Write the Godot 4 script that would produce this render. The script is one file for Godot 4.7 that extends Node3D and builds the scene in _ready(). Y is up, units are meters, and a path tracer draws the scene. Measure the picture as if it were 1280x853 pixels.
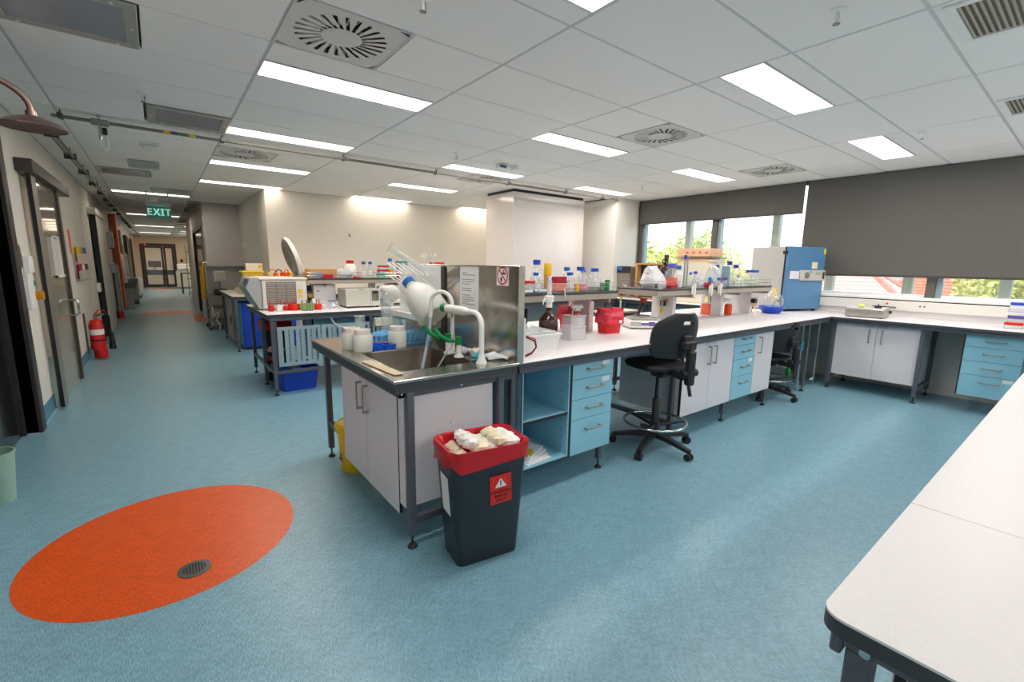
extends Node3D

# ---------- mesh builder: triangles given counter-clockwise seen from outside ----------
class MB:
	var V := PackedVector3Array()
	var N := PackedVector3Array()
	var xf := Transform3D.IDENTITY

	func at(p: Vector3, yaw := 0.0, pitch := 0.0, roll := 0.0) -> MB:
		xf = Transform3D(Basis.from_euler(Vector3(pitch, yaw, roll)), p)
		return self

	func tri(a: Vector3, b: Vector3, c: Vector3, na := Vector3.ZERO, nb := Vector3.ZERO, nc := Vector3.ZERO) -> void:
		if na == Vector3.ZERO:
			na = (b - a).cross(c - a).normalized(); nb = na; nc = na
		V.push_back(xf * a); V.push_back(xf * c); V.push_back(xf * b)
		N.push_back((xf.basis * na).normalized()); N.push_back((xf.basis * nc).normalized()); N.push_back((xf.basis * nb).normalized())

	func quad(a: Vector3, b: Vector3, c: Vector3, d: Vector3) -> void:
		var n := (c - a).cross(d - b).normalized()
		tri(a, b, c, n, n, n); tri(a, c, d, n, n, n)

	# box from centre and size, edges cut by b
	func box(c: Vector3, s: Vector3, b := 0.0) -> MB:
		var h := s * 0.5
		b = minf(b, minf(h.x, minf(h.y, h.z)) * 0.9)
		for ax in 3:
			for sg in [-1.0, 1.0]:
				var n := Vector3.ZERO; n[ax] = sg
				var u := Vector3.ZERO; u[(ax + 1) % 3] = 1.0
				var w := Vector3.ZERO; w[(ax + 2) % 3] = sg
				var hu := h[(ax + 1) % 3] - b
				var hw := h[(ax + 2) % 3] - b
				var o := c + n * h[ax]
				quad(o - u * hu - w * hw, o + u * hu - w * hw, o + u * hu + w * hw, o - u * hu + w * hw)
		if b > 0.0:
			for ax in 3:
				var a1 := (ax + 1) % 3
				var a2 := (ax + 2) % 3
				for s1 in [-1.0, 1.0]:
					for s2 in [-1.0, 1.0]:
						var p := Vector3.ZERO; p[a1] = s1 * h[a1]; p[a2] = s2 * (h[a2] - b)
						var q := Vector3.ZERO; q[a1] = s1 * (h[a1] - b); q[a2] = s2 * h[a2]
						var e := Vector3.ZERO; e[ax] = h[ax] - b
						if s1 * s2 > 0.0: quad(c + p - e, c + q - e, c + q + e, c + p + e)
						else: quad(c + q - e, c + p - e, c + p + e, c + q + e)
			for sx in [-1.0, 1.0]:
				for sy in [-1.0, 1.0]:
					for sz in [-1.0, 1.0]:
						var px := c + Vector3(sx * h.x, sy * (h.y - b), sz * (h.z - b))
						var py := c + Vector3(sx * (h.x - b), sy * h.y, sz * (h.z - b))
						var pz := c + Vector3(sx * (h.x - b), sy * (h.y - b), sz * h.z)
						if sx * sy * sz > 0.0: tri(px, py, pz)
						else: tri(px, pz, py)
		return self

	# box from two corners
	func bc(a: Vector3, d: Vector3, b := 0.0) -> MB:
		return box((a + d) * 0.5, (d - a).abs(), b)

	# rings of equal count joined; each ring counter-clockwise seen from above when rings go up
	func loft(rings: Array, cap0 := true, cap1 := true, smooth := true) -> MB:
		var m: int = rings[0].size()
		var nr := rings.size()
		var fn := []
		for i in nr - 1:
			var row := []
			for j in m:
				var a: Vector3 = rings[i][j]; var b: Vector3 = rings[i][(j + 1) % m]
				var c: Vector3 = rings[i + 1][(j + 1) % m]; var d: Vector3 = rings[i + 1][j]
				var n := (c - a).cross(d - b)
				row.push_back(n.normalized())
			fn.push_back(row)
		for i in nr - 1:
			for j in m:
				var a: Vector3 = rings[i][j]; var b: Vector3 = rings[i][(j + 1) % m]
				var c: Vector3 = rings[i + 1][(j + 1) % m]; var d: Vector3 = rings[i + 1][j]
				var n0: Vector3 = fn[i][j]
				var ns := [n0, n0, n0, n0]
				if smooth:
					for k in 4:
						var dj := 1 if k == 1 or k == 2 else -1
						var di := 1 if k >= 2 else -1
						var acc := n0
						for w in [[0, dj], [di, 0], [di, dj]]:
							var ii: int = i + w[0]
							if ii < 0 or ii >= nr - 1: continue
							var q: Vector3 = fn[ii][(j + w[1] + m) % m]
							if q.dot(n0) > 0.72: acc += q
						ns[k] = acc.normalized()
				if a.distance_squared_to(b) > 1e-12: tri(a, b, c, ns[0], ns[1], ns[2])
				if c.distance_squared_to(d) > 1e-12: tri(a, c, d, ns[0], ns[2], ns[3])
		if cap0: fan(rings[0], true)
		if cap1: fan(rings[nr - 1], false)
		return self

	func fan(r: Array, flip: bool) -> void:
		var c := Vector3.ZERO
		for p in r: c += p
		c /= r.size()
		for j in r.size():
			var a: Vector3 = r[j]; var b: Vector3 = r[(j + 1) % r.size()]
			if flip: tri(c, b, a)
			else: tri(c, a, b)

	# profile of Vector2(radius, height) turned round the y axis
	func lathe(prof: Array, seg := 16, at_ := Vector3.ZERO, cap0 := true, cap1 := true) -> MB:
		var rings := []
		for p in prof:
			var r := []
			for j in seg:
				var a := -TAU * j / seg
				r.push_back(at_ + Vector3(cos(a) * p.x, p.y, sin(a) * p.x))
			rings.push_back(r)
		return loft(rings, cap0 and prof[0].x > 1e-5, cap1 and prof[-1].x > 1e-5)

	func cyl(a: Vector3, b: Vector3, r0: float, r1 := -1.0, seg := 12) -> MB:
		if r1 < 0.0: r1 = r0
		return tube([a, b], r0, seg, r1)

	# round bar along a path
	func tube(path: Array, r: float, seg := 8, r1 := -1.0, closed := false) -> MB:
		if r1 < 0.0: r1 = r
		var n := path.size()
		var d0: Vector3 = (path[1] - path[0]).normalized()
		var up := Vector3.UP if absf(d0.y) < 0.9 else Vector3.RIGHT
		var sx := d0.cross(up).normalized()
		var rings := []
		for i in n:
			var d: Vector3
			if closed: d = (path[(i + 1) % n] - path[(i - 1 + n) % n]).normalized()
			elif i == 0: d = d0
			elif i == n - 1: d = (path[i] - path[i - 1]).normalized()
			else: d = ((path[i + 1] - path[i]).normalized() + (path[i] - path[i - 1]).normalized()).normalized()
			sx = (sx - d * sx.dot(d)).normalized()
			var sy := d.cross(sx)
			var rr: float = lerpf(r, r1, float(i) / maxf(1.0, n - 1))
			var ring := []
			for j in seg:
				var a := TAU * j / seg
				ring.push_back(path[i] + (sx * cos(a) + sy * sin(a)) * rr)
			rings.push_back(ring)
		if closed: rings.push_back(rings[0])
		return loft(rings, not closed, not closed)

	# polygon (x,z counter-clockwise seen from above = negative area in x,z) extruded upwards
	func prism(poly: Array, y0: float, y1: float) -> MB:
		var r0 := []; var r1 := []
		for p in poly:
			r0.push_back(Vector3(p.x, y0, p.y)); r1.push_back(Vector3(p.x, y1, p.y))
		loft([r0, r1], false, false)
		var idx := Geometry2D.triangulate_polygon(PackedVector2Array(poly))
		for i in range(0, idx.size(), 3):
			for top in [true, false]:
				var rr: Array = r1 if top else r0
				var a: Vector3 = rr[idx[i]]; var b: Vector3 = rr[idx[i + 1]]; var c: Vector3 = rr[idx[i + 2]]
				if ((b - a).cross(c - a).y > 0.0) == top: tri(a, b, c)
				else: tri(a, c, b)
		return self

	func mesh() -> ArrayMesh:
		var arr := []
		arr.resize(Mesh.ARRAY_MAX)
		arr[Mesh.ARRAY_VERTEX] = V
		arr[Mesh.ARRAY_NORMAL] = N
		var m := ArrayMesh.new()
		m.add_surface_from_arrays(Mesh.PRIMITIVE_TRIANGLES, arr)
		return m

# rounded rectangle, counter-clockwise seen from above
static func rrect(w: float, d: float, r: float, seg := 4, c := Vector2.ZERO) -> Array:
	var out := []
	r = minf(r, minf(w, d) * 0.499)
	for k in 4:
		var cx: float = [w / 2 - r, w / 2 - r, -w / 2 + r, -w / 2 + r][k]
		var cz: float = [d / 2 - r, -d / 2 + r, -d / 2 + r, d / 2 - r][k]
		for i in seg + 1:
			var a := PI / 2 - PI / 2 * (k + float(i) / seg)
			out.push_back(c + Vector2(cx + cos(a) * r, cz + sin(a) * r))
	return out

static func ring3(poly: Array, y: float) -> Array:
	var o := []
	for p in poly: o.push_back(Vector3(p.x, y, p.y))
	return o

var rng := RandomNumberGenerator.new()
var names := {}
var mats := {}
var shared := {}

func numbered(n: String) -> String:
	if not names.has(n):
		names[n] = 0
		return n
	names[n] += 1
	return "%s_%03d" % [n, names[n]]

func thing(called: String, label: String, category: String, at := Vector3.ZERO, turn := 0.0, group := "") -> Node3D:
	var o := Node3D.new()
	o.name = numbered(called)
	add_child(o)
	o.position = at
	o.rotation.y = turn
	meta(o, label, category, group)
	return o

func meta(o: Node, label: String, category: String, group := "") -> void:
	o.set_meta("label", label)
	o.set_meta("category", category)
	if group != "": o.set_meta("group", group)

func part(called: String, mb, m: Material, parent: Node) -> MeshInstance3D:
	var o := MeshInstance3D.new()
	o.name = called
	o.mesh = mb.mesh() if mb is MB else mb
	o.material_override = m
	parent.add_child(o, true)
	return o

func solo(called: String, mb, m: Material, label: String, category: String, at := Vector3.ZERO, turn := 0.0, group := "") -> MeshInstance3D:
	var o := MeshInstance3D.new()
	o.name = numbered(called)
	o.mesh = mb.mesh() if mb is MB else mb
	o.material_override = m
	add_child(o)
	o.position = at
	o.rotation.y = turn
	meta(o, label, category, group)
	return o

func structure(called: String) -> Node3D:
	var o := Node3D.new()
	o.name = called
	add_child(o)
	o.set_meta("kind", "structure")
	return o

func dup(src: Node3D, base: String, label: String, at: Vector3, turn: float) -> Node3D:
	var o: Node3D = src.duplicate()
	o.name = numbered(base)
	add_child(o)
	o.position = at
	o.rotation.y = turn
	o.set_meta("label", label)
	return o

func rgb(r: int, g: int, b: int) -> Color:
	return Color(r / 255.0, g / 255.0, b / 255.0)

func M(key: String, c := Color.WHITE, rough := 0.5, metal := 0.0, spec := 0.5) -> StandardMaterial3D:
	if mats.has(key): return mats[key]
	var m := StandardMaterial3D.new()
	m.albedo_color = c
	m.roughness = rough
	m.metallic = metal
	m.metallic_specular = spec
	mats[key] = m
	return m

func glass(key: String, c: Color, alpha: float, rough := 0.03) -> StandardMaterial3D:
	if mats.has(key): return mats[key]
	var m := M(key, Color(c.r, c.g, c.b, alpha), rough)
	m.transparency = BaseMaterial3D.TRANSPARENCY_ALPHA
	return m

# solid liquid or thick plastic that light passes
func milky(key: String, c: Color, rough := 0.4) -> StandardMaterial3D:
	if mats.has(key): return mats[key]
	var m := M(key, c, rough)
	m.subsurf_scatter_enabled = true
	m.subsurf_scatter_strength = 0.35
	return m

# streaky colour picture: base colour varied by two noises, stretched
func tint_texture(size: int, base: Color, amount: float, fx: float, fy: float, coarse: float, sd: int) -> ImageTexture:
	var n := FastNoiseLite.new(); n.seed = sd; n.frequency = 1.0; n.noise_type = FastNoiseLite.TYPE_SIMPLEX; n.fractal_octaves = 2
	var im := Image.create(size, size, false, Image.FORMAT_RGB8)
	for y in size:
		for x in size:
			# wrap by blending two copies near the edge
			var wx := clampf((x - size * 0.85) / (size * 0.15), 0.0, 1.0)
			var wy := clampf((y - size * 0.85) / (size * 0.15), 0.0, 1.0)
			var a := n.get_noise_2d(x * fx, y * fy)
			if wx > 0.0: a = lerpf(a, n.get_noise_2d((x - size) * fx, y * fy), wx)
			if wy > 0.0: a = lerpf(a, n.get_noise_2d(x * fx, (y - size) * fy), wy)
			var b := n.get_noise_2d(x * coarse + 500.0, y * coarse)
			if wx > 0.0: b = lerpf(b, n.get_noise_2d((x - size) * coarse + 500.0, y * coarse), wx)
			if wy > 0.0: b = lerpf(b, n.get_noise_2d(x * coarse + 500.0, (y - size) * coarse), wy)
			var k := 1.0 + amount * (a + 0.16 * b)
			im.set_pixel(x, y, Color(clampf(base.r * k, 0, 1), clampf(base.g * k, 0, 1), clampf(base.b * k, 0, 1)))
	im.generate_mipmaps()
	return ImageTexture.create_from_image(im)

func textured(key: String, tex: Texture2D, metres: float, rough: float, metal := 0.0, spec := 0.5) -> StandardMaterial3D:
	var m := M(key, Color.WHITE, rough, metal, spec)
	m.albedo_texture = tex
	m.uv1_triplanar = true
	m.uv1_world_triplanar = true
	m.uv1_scale = Vector3.ONE / metres
	m.texture_filter = BaseMaterial3D.TEXTURE_FILTER_LINEAR_WITH_MIPMAPS_ANISOTROPIC
	return m

func lettering(text: String, height: float, m: Material, parent: Node, at: Transform3D, called := "lettering", fnt := "Droid Sans", bold := true) -> MeshInstance3D:
	var t := TextMesh.new()
	var f := SystemFont.new()
	f.font_names = PackedStringArray([fnt])
	if bold: f.font_weight = 700
	t.font = f
	t.text = text
	t.font_size = 32
	t.pixel_size = height / 23.0
	t.depth = 0.0008
	var o := MeshInstance3D.new()
	o.name = called
	o.mesh = t
	o.material_override = m
	parent.add_child(o, true)
	o.transform = at
	return o

const CEIL := 2.70
const GX := -0.571
const GZ := -3.108
const GD := 0.6016
var steel: StandardMaterial3D
var white_top: StandardMaterial3D
var core: StandardMaterial3D
var frame_grey: StandardMaterial3D
var cab_white: StandardMaterial3D
var cab_blue: StandardMaterial3D
var dark_edge: StandardMaterial3D
var handle_m: StandardMaterial3D
var black_plastic: StandardMaterial3D
var wall_m: StandardMaterial3D
var lamp_glow: StandardMaterial3D

func _ready() -> void:
	rng.seed = 7
	setup_view()
	setup_materials()
	build_shell()
	build_ceiling()
	build_windows()
	build_outside()
	build_corridor()
	build_benches()
	build_sink()
	build_chairs()
	build_bench_things()
	build_shelf_things()
	build_far_island()
	build_ceiling_things()
	build_wall_things()

func setup_view() -> void:
	var cam := Camera3D.new()
	cam.name = "camera"
	cam.position = Vector3(0, 1.46, 0)
	cam.rotation_degrees = Vector3(-9.4935, -37.698, 0.889)
	cam.fov = rad_to_deg(2.0 * atan(426.5 / 567.65))
	cam.near = 0.05
	cam.far = 400.0
	add_child(cam)
	cam.current = true
	var we := WorldEnvironment.new()
	we.name = "world_environment"
	var e := Environment.new()
	var sk := Sky.new()
	var sm := ProceduralSkyMaterial.new()
	sm.sky_top_color = Color(0.72, 0.80, 0.90)
	sm.sky_horizon_color = Color(0.96, 0.97, 0.97)
	sm.sky_curve = 0.2
	sm.ground_bottom_color = Color(0.45, 0.45, 0.42)
	sm.ground_horizon_color = Color(0.8, 0.8, 0.78)
	sm.sky_energy_multiplier = 1.3
	sm.ground_energy_multiplier = 1.0
	sk.sky_material = sm
	e.background_mode = Environment.BG_SKY
	e.sky = sk
	e.tonemap_mode = Environment.TONE_MAPPER_LINEAR
	e.tonemap_exposure = 1.9
	e.sdfgi_enabled = true
	e.ssao_enabled = true
	e.ssil_enabled = true
	we.environment = e
	add_child(we)
	var sun := DirectionalLight3D.new()
	sun.name = "sun"
	sun.light_energy = 0.55
	sun.light_color = Color(1.0, 0.96, 0.88)
	sun.light_angular_distance = 1.0
	sun.shadow_enabled = true
	sun.sky_mode = DirectionalLight3D.SKY_MODE_LIGHT_ONLY
	add_child(sun)
	sun.look_at_from_position(Vector3(-8, 12, 5), Vector3.ZERO)

func setup_materials() -> void:
	textured("floor", tint_texture(1024, rgb(124, 168, 186), 0.20, 0.34, 0.035, 0.010, 3), 1.3, 0.34)
	textured("inlay", tint_texture(512, rgb(220, 84, 14), 0.18, 0.34, 0.035, 0.010, 5), 0.65, 0.36)
	textured("tile", tint_texture(256, rgb(246, 244, 241), 0.012, 0.4, 0.4, 0.05, 8), 0.35, 0.8)
	wall_m = textured("wall", tint_texture(256, rgb(226, 222, 215), 0.008, 0.12, 0.12, 0.02, 9), 1.4, 0.55)
	textured("wall_gloss", tint_texture(256, rgb(212, 208, 206), 0.015, 0.12, 0.12, 0.02, 10), 1.4, 0.16)
	textured("skirting", tint_texture(256, rgb(86, 138, 162), 0.14, 0.14, 0.03, 0.012, 11), 0.6, 0.4)
	white_top = textured("white_top", tint_texture(256, rgb(236, 233, 234), 0.012, 0.2, 0.2, 0.03, 12), 0.7, 0.38)
	steel = textured("steel", tint_texture(512, rgb(196, 190, 182), 0.10, 0.25, 0.012, 0.01, 13), 0.5, 0.2, 1.0)
	cab_blue = textured("cab_blue", tint_texture(256, rgb(146, 204, 226), 0.012, 0.2, 0.2, 0.03, 14), 0.7, 0.35)
	cab_white = textured("cab_white", tint_texture(256, rgb(224, 221, 227), 0.012, 0.2, 0.2, 0.03, 15), 0.7, 0.35)
	textured("blind", tint_texture(256, rgb(92, 91, 88), 0.07, 0.5, 0.5, 0.02, 16), 0.25, 0.8)
	core = M("core", rgb(62, 65, 71), 0.5)
	dark_edge = M("dark_edge", rgb(36, 37, 40), 0.5)
	frame_grey = M("frame_grey", rgb(92, 96, 107), 0.42, 0.15)
	handle_m = M("handle", rgb(158, 156, 150), 0.4, 0.35)
	black_plastic = M("black_plastic", rgb(30, 30, 32), 0.45)
	lamp_glow = M("lamp_glow", Color.WHITE, 0.5)
	lamp_glow.emission_enabled = true
	lamp_glow.emission = Color(1.0, 0.985, 0.95)
	lamp_glow.emission_energy_multiplier = 1.6
	M("white_plastic", rgb(238, 238, 236), 0.4)
	M("rail", rgb(206, 206, 206), 0.5)
	M("dark_frame", rgb(62, 56, 55), 0.4, 0.2)
	M("black", rgb(14, 14, 15), 0.5)
	M("red", rgb(205, 26, 20), 0.4)
	M("crimson", rgb(184, 14, 58), 0.4)
	M("blue_cap", rgb(34, 82, 196), 0.4)
	M("sky_cap", rgb(16, 116, 200), 0.4)
	M("yellow", rgb(240, 200, 10), 0.45)
	M("green", rgb(8, 138, 66), 0.4)
	M("orange", rgb(244, 92, 20), 0.4)
	M("paper", rgb(240, 240, 240), 0.75)
	M("label_lilac", rgb(206, 198, 220), 0.6)
	M("ink", rgb(30, 30, 32), 0.6)
	M("chrome", rgb(205, 205, 205), 0.12, 1.0)
	M("galv", rgb(150, 150, 148), 0.35, 1.0)
	M("copper", rgb(186, 154, 144), 0.28, 1.0)
	M("card", rgb(196, 146, 90), 0.8)
	milky("frost", rgb(232, 234, 230))
	glass("clear_glass", Color(0.86, 0.92, 0.92), 0.16)
	glass("clear_plastic", Color(0.90, 0.93, 0.94), 0.35, 0.12)
	glass("pane", Color(0.85, 0.92, 0.90), 0.06)

# ---------------------------------------------------------------- room shell
func build_shell() -> void:
	var f := structure("floor")
	part("vinyl_sheet", MB.new().bc(Vector3(-4.2, -0.12, -36), Vector3(7.75, 0, 7.15)), M("floor"), f)
	# orange discs set into the vinyl
	part("inlay", MB.new().lathe([Vector2(0.585, 0.0), Vector2(0.585, 0.0012)], 64, Vector3(-0.07, 0, -2.845)), M("inlay"), f)
	part("inlay", MB.new().lathe([Vector2(0.60, 0.0), Vector2(0.60, 0.0012)], 40, Vector3(0.12, 0, -15.9)), M("inlay"), f)
	part("inlay", MB.new().lathe([Vector2(0.60, 0.0), Vector2(0.60, 0.0012)], 40, Vector3(0.05, 0, -29.6)), M("inlay"), f)
	part("inlay", MB.new().bc(Vector3(0.62, 0, -15.2), Vector3(0.86, 0.0012, -13.2)), M("inlay"), f)
	var weld := M("weld", rgb(128, 176, 196), 0.4)
	for x in [-0.30, 1.70, 3.70, 5.70]:
		part("weld_line", MB.new().bc(Vector3(x, 0, -3.3 if x < 0 else -9.0), Vector3(x + 0.004, 0.0006, 2.4)), weld, f)

	# left wall with openings
	var L := structure("wall_left")
	var x0 := -1.07
	var x1 := -0.92
	for seg in [[7.0, -3.75], [-5.32, -6.12], [-7.52, -11.35], [-12.75, -31.2]]:
		part("panel", MB.new().bc(Vector3(x0, 0, seg[1]), Vector3(x1, CEIL + 0.1, seg[0])), wall_m, L)
	for seg in [[-3.75, -5.32, 2.33], [-6.12, -7.52, 2.2], [-11.35, -12.75, 2.2]]:
		part("panel", MB.new().bc(Vector3(x0, seg[2], seg[1]), Vector3(x1, CEIL + 0.1, seg[0])), wall_m, L)
	var sk := structure("baseboard_left")
	for seg in [[7.0, -3.75], [-5.45, -6.12], [-7.62, -11.35], [-12.95, -31.2]]:
		part("coved_skirting", MB.new().bc(Vector3(x1, 0, seg[1]), Vector3(x1 + 0.006, 0.155, seg[0])), M("skirting"), sk)
		part("cove_bead", MB.new().cyl(Vector3(x1 + 0.008, 0.004, seg[1]), Vector3(x1 + 0.008, 0.004, seg[0]), 0.012, -1, 6), M("weld"), sk)
	# vertical cover strips of the wall lining
	for z in [-8.2, -10.2]:
		part("joint_strip", MB.new().bc(Vector3(x1, 0.155, z), Vector3(x1 + 0.003, CEIL, z + 0.012)), M("strip", rgb(210, 206, 198), 0.5), L)
	# service rooms behind the left wall
	var sr := structure("wall_service_room")
	part("panel", MB.new().bc(Vector3(-2.75, 0, -13.5), Vector3(-2.6, CEIL + 0.1, 7.0)), wall_m, sr)
	part("panel", MB.new().bc(Vector3(-2.6, 0, -9.6), Vector3(x0, CEIL + 0.1, -9.5)), wall_m, sr)
	part("panel", MB.new().bc(Vector3(-2.6, 0, -5.8), Vector3(x0, CEIL + 0.1, -5.7)), wall_m, sr)
	part("panel", MB.new().bc(Vector3(-2.6, 0, -13.6), Vector3(x0, CEIL + 0.1, -13.5)), wall_m, sr)
	# back walls
	var B := structure("wall_back")
	part("panel", MB.new().bc(Vector3(1.57, 0, -9.25), Vector3(7.6, CEIL + 0.1, -9.10)), wall_m, B)
	part("panel", MB.new().bc(Vector3(1.57, 0, -12.4), Vector3(1.72, CEIL + 0.1, -9.25)), wall_m, B)
	var K := structure("wall_corridor")
	part("panel", MB.new().bc(Vector3(0.87, 0, -12.45), Vector3(1.72, CEIL + 0.1, -12.30)), M("wall_gloss"), K)
	part("panel", MB.new().bc(Vector3(0.87, 0, -13.0), Vector3(1.02, CEIL + 0.1, -12.45)), wall_m, K)
	part("panel", MB.new().bc(Vector3(0.87, 2.2, -16.2), Vector3(1.02, CEIL + 0.1, -13.0)), wall_m, K)
	part("panel", MB.new().bc(Vector3(0.87, 0, -19.5), Vector3(1.02, CEIL + 0.1, -16.2)), wall_m, K)
	part("panel", MB.new().bc(Vector3(0.87, 0, -19.65), Vector3(2.4, CEIL + 0.1, -19.5)), wall_m, K)
	part("panel", MB.new().bc(Vector3(2.4, 0, -31.2), Vector3(2.55, CEIL + 0.1, -19.5)), wall_m, K)
	var F := structure("wall_front")
	part("panel", MB.new().bc(Vector3(-4.2, 0, 7.0), Vector3(7.75, CEIL + 0.25, 7.15)), wall_m, F)
	# wall closing the end of the corridor
	var E := structure("wall_end")
	var warm := M("wall_warm", rgb(226, 208, 188), 0.6)
	part("panel", MB.new().bc(Vector3(-1.07, 0, -31.2), Vector3(-0.68, CEIL + 0.1, -31.0)), warm, E)
	part("panel", MB.new().bc(Vector3(0.84, 0, -31.2), Vector3(2.55, CEIL + 0.1, -31.0)), warm, E)
	part("panel", MB.new().bc(Vector3(-0.68, 2.3, -31.2), Vector3(0.84, CEIL + 0.1, -31.0)), warm, E)
	part("panel", MB.new().bc(Vector3(-2.6, 0, -36.0), Vector3(3.0, CEIL + 0.1, -35.85)), warm, E)
	part("panel", MB.new().bc(Vector3(-2.75, 0, -36.0), Vector3(-2.6, CEIL + 0.1, -31.0)), warm, E)
	part("panel", MB.new().bc(Vector3(2.85, 0, -36.0), Vector3(3.0, CEIL + 0.1, -31.0)), warm, E)
	# glossy boxed risers between the bays
	var P := structure("wall_riser")
	var gl := M("wall_gloss")
	part("casing", MB.new().bc(Vector3(4.72, 0, -6.92), Vector3(6.38, 2.655, -6.12), 0.004), gl, P)
	part("shadow_gap", MB.new().bc(Vector3(4.735, 2.655, -6.90), Vector3(6.365, CEIL + 0.05, -6.14)), M("black"), P)
	var Q := structure("wall_pier")
	part("casing", MB.new().bc(Vector3(6.70, 0, -9.1), Vector3(7.32, CEIL + 0.05, -5.62), 0.004), M("pier_paint", rgb(218, 216, 210), 0.5), Q)
	part("shadow_gap", MB.new().bc(Vector3(6.692, 2.685, -9.1), Vector3(6.70, CEIL, -5.70)), M("black"), Q)

# ---------------------------------------------------------------- ceiling
var lamp_cells := {}
var lamp_count := 0

func build_ceiling() -> void:
	var C := structure("ceiling")
	part("slab", MB.new().bc(Vector3(-4.2, CEIL + 0.06, -36), Vector3(7.75, CEIL + 0.25, 7.15)), M("slab", rgb(170, 170, 170), 0.9), C)
	# cells that hold something else: value = list of [x0, x1, z0, z1] fractions still tiled
	var half := [[0, 1, 0, 0.47]]
	var mid := [[0, 1, 0, 0.26], [0, 1, 0.74, 1]]
	for i in [1, 3, 5]:
		for k in [0, 3, 6, 9]:
			lamp_cells[[i, k]] = half
		lamp_cells[[i, -3]] = mid
	lamp_cells[[5, -5]] = mid
	for i in [1, 3, 5]:
		for k in [-8, -11, -14]: lamp_cells[[i, k]] = mid
	lamp_cells[[0, 13]] = half
	lamp_cells[[0, 22]] = half
	lamp_cells[[0, 31]] = half
	lamp_cells[[0, 40]] = half
	var holes := lamp_cells.duplicate()
	holes[[1, -1]] = [[0.5, 1, 0, 1]]         # swirl diffusers
	holes[[3, -1]] = [[0, 0.5, 0, 1]]
	holes[[5, -1]] = [[0, 0.5, 0, 1]]
	holes[[1, 5]] = [[0.5, 1, 0, 1]]
	holes[[3, 4]] = [[0, 0.5, 0, 1]]
	holes[[0, 12]] = [[0, 0.5, 0, 1]]
	holes[[0, 0]] = [[0.5, 1, 0, 1]]          # smoked light panels
	holes[[0, 3]] = [[0, 0.5, 0, 1]]
	holes[[0, 9]] = [[0.5, 1, 0, 1]]
	var tile_m := M("tile")
	var sizes := {}
	for k in range(-10, 47):
		for i in range(-1, 8):
			var a := maxf(GX + 1.2 * i, -0.92)
			var b := minf(GX + 1.2 * (i + 1), 7.46)
			if k >= 10:
				if i > 1: continue
				if k >= 15 and k < 27 and i >= 1: continue
				if k < 15: b = minf(b, 1.57)
				if i == 1 and k >= 27 and k % 2 == 0: continue
			if b - a < 0.1: continue
			var z1 := GZ - GD * k
			var z0 := z1 - GD
			if z1 > 2.6: z1 = 2.6
			if z0 < -31.0: continue
			var bits: Array = holes.get([i, k], [[0, 1, 0, 1]])
			for t in bits:
				# z fractions run away from the viewer
				var xa: float = lerpf(a, b, t[0]); var xb: float = lerpf(a, b, t[1])
				var za: float = lerpf(z1, z0, t[2]); var zb: float = lerpf(z1, z0, t[3])
				var s := Vector3(xb - xa - 0.018, 0.012, za - zb - 0.016)
				var key := "%.3f_%.3f" % [s.x, s.z]
				if not sizes.has(key): sizes[key] = MB.new().box(Vector3.ZERO, s, 0.003).mesh()
				var o := part("ceiling_tile", sizes[key], tile_m, C)
				o.position = Vector3((xa + xb) / 2, CEIL + 0.006, (za + zb) / 2)
	part("rear_lining", MB.new().bc(Vector3(-0.92, CEIL + 0.012, 2.6), Vector3(7.46, CEIL + 0.05, 7.0)), tile_m, C)
	var rail := M("rail")
	for i in range(0, 7):
		var far := -31.0 if i <= 1 else -9.1
		part("tee_rail", MB.new().bc(Vector3(GX + 1.2 * i - 0.02, CEIL + 0.005, far), Vector3(GX + 1.2 * i + 0.02, CEIL + 0.03, 2.6)), rail, C)
	for k in range(-9, 47):
		var z := GZ - GD * k
		var xb := 7.46 if k <= 10 else (1.57 if k <= 15 else 1.8)
		part("cross_tee", MB.new().bc(Vector3(-0.92, CEIL + 0.006, z - 0.016), Vector3(xb, CEIL + 0.028, z + 0.016)), rail, C)
	# wall angle
	part("wall_angle", MB.new().bc(Vector3(-0.92, CEIL - 0.002, -31), Vector3(-0.90, CEIL + 0.02, 2.6)), rail, C)
	part("wall_angle", MB.new().bc(Vector3(1.57, CEIL - 0.002, -9.1), Vector3(6.7, CEIL + 0.02, -9.08)), rail, C)

	var where := {-3: "first row over the front floor", -5: "row over the near bench", -8: "row behind the near bench", -11: "second row behind the near bench", -14: "last row behind the near bench", 0: "row over the sink bench", 3: "row before the suspended pipe", 6: "row beyond the suspended pipe", 9: "row beside the back wall", 13: "nearest in the corridor", 22: "behind the exit sign in the corridor", 31: "far along the corridor", 40: "farthest in the corridor"}
	var col := {0: "", 1: ", column nearest the corridor", 3: ", middle column", 5: ", column nearest the windows"}
	for c in lamp_cells:
		var i: int = c[0]; var k: int = c[1]
		var zc := GZ - GD * (k + (0.735 if lamp_cells[c] == half else 0.5))
		ceiling_lamp(Vector3(GX + 1.2 * (i + 0.5), CEIL, zc), "recessed white ceiling light, %s%s" % [where[k], col[i]], k)
	# bright lamps of the area beside the corridor end
	for j in 5:
		ceiling_lamp(Vector3(1.5, CEIL, -21.5 - 1.9 * j), "recessed light in open area by corridor end, number %s from near side" % ["one", "two", "three", "four", "five"][j], 50)
	# lamps of the rooms behind the left wall
	ceiling_lamp(Vector3(-1.85, CEIL, -7.5), "recessed light inside room behind sliding glass door", 60)
	ceiling_lamp(Vector3(0.2, CEIL, -33.5), "recessed light inside room behind corridor end doors", 61)

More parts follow.
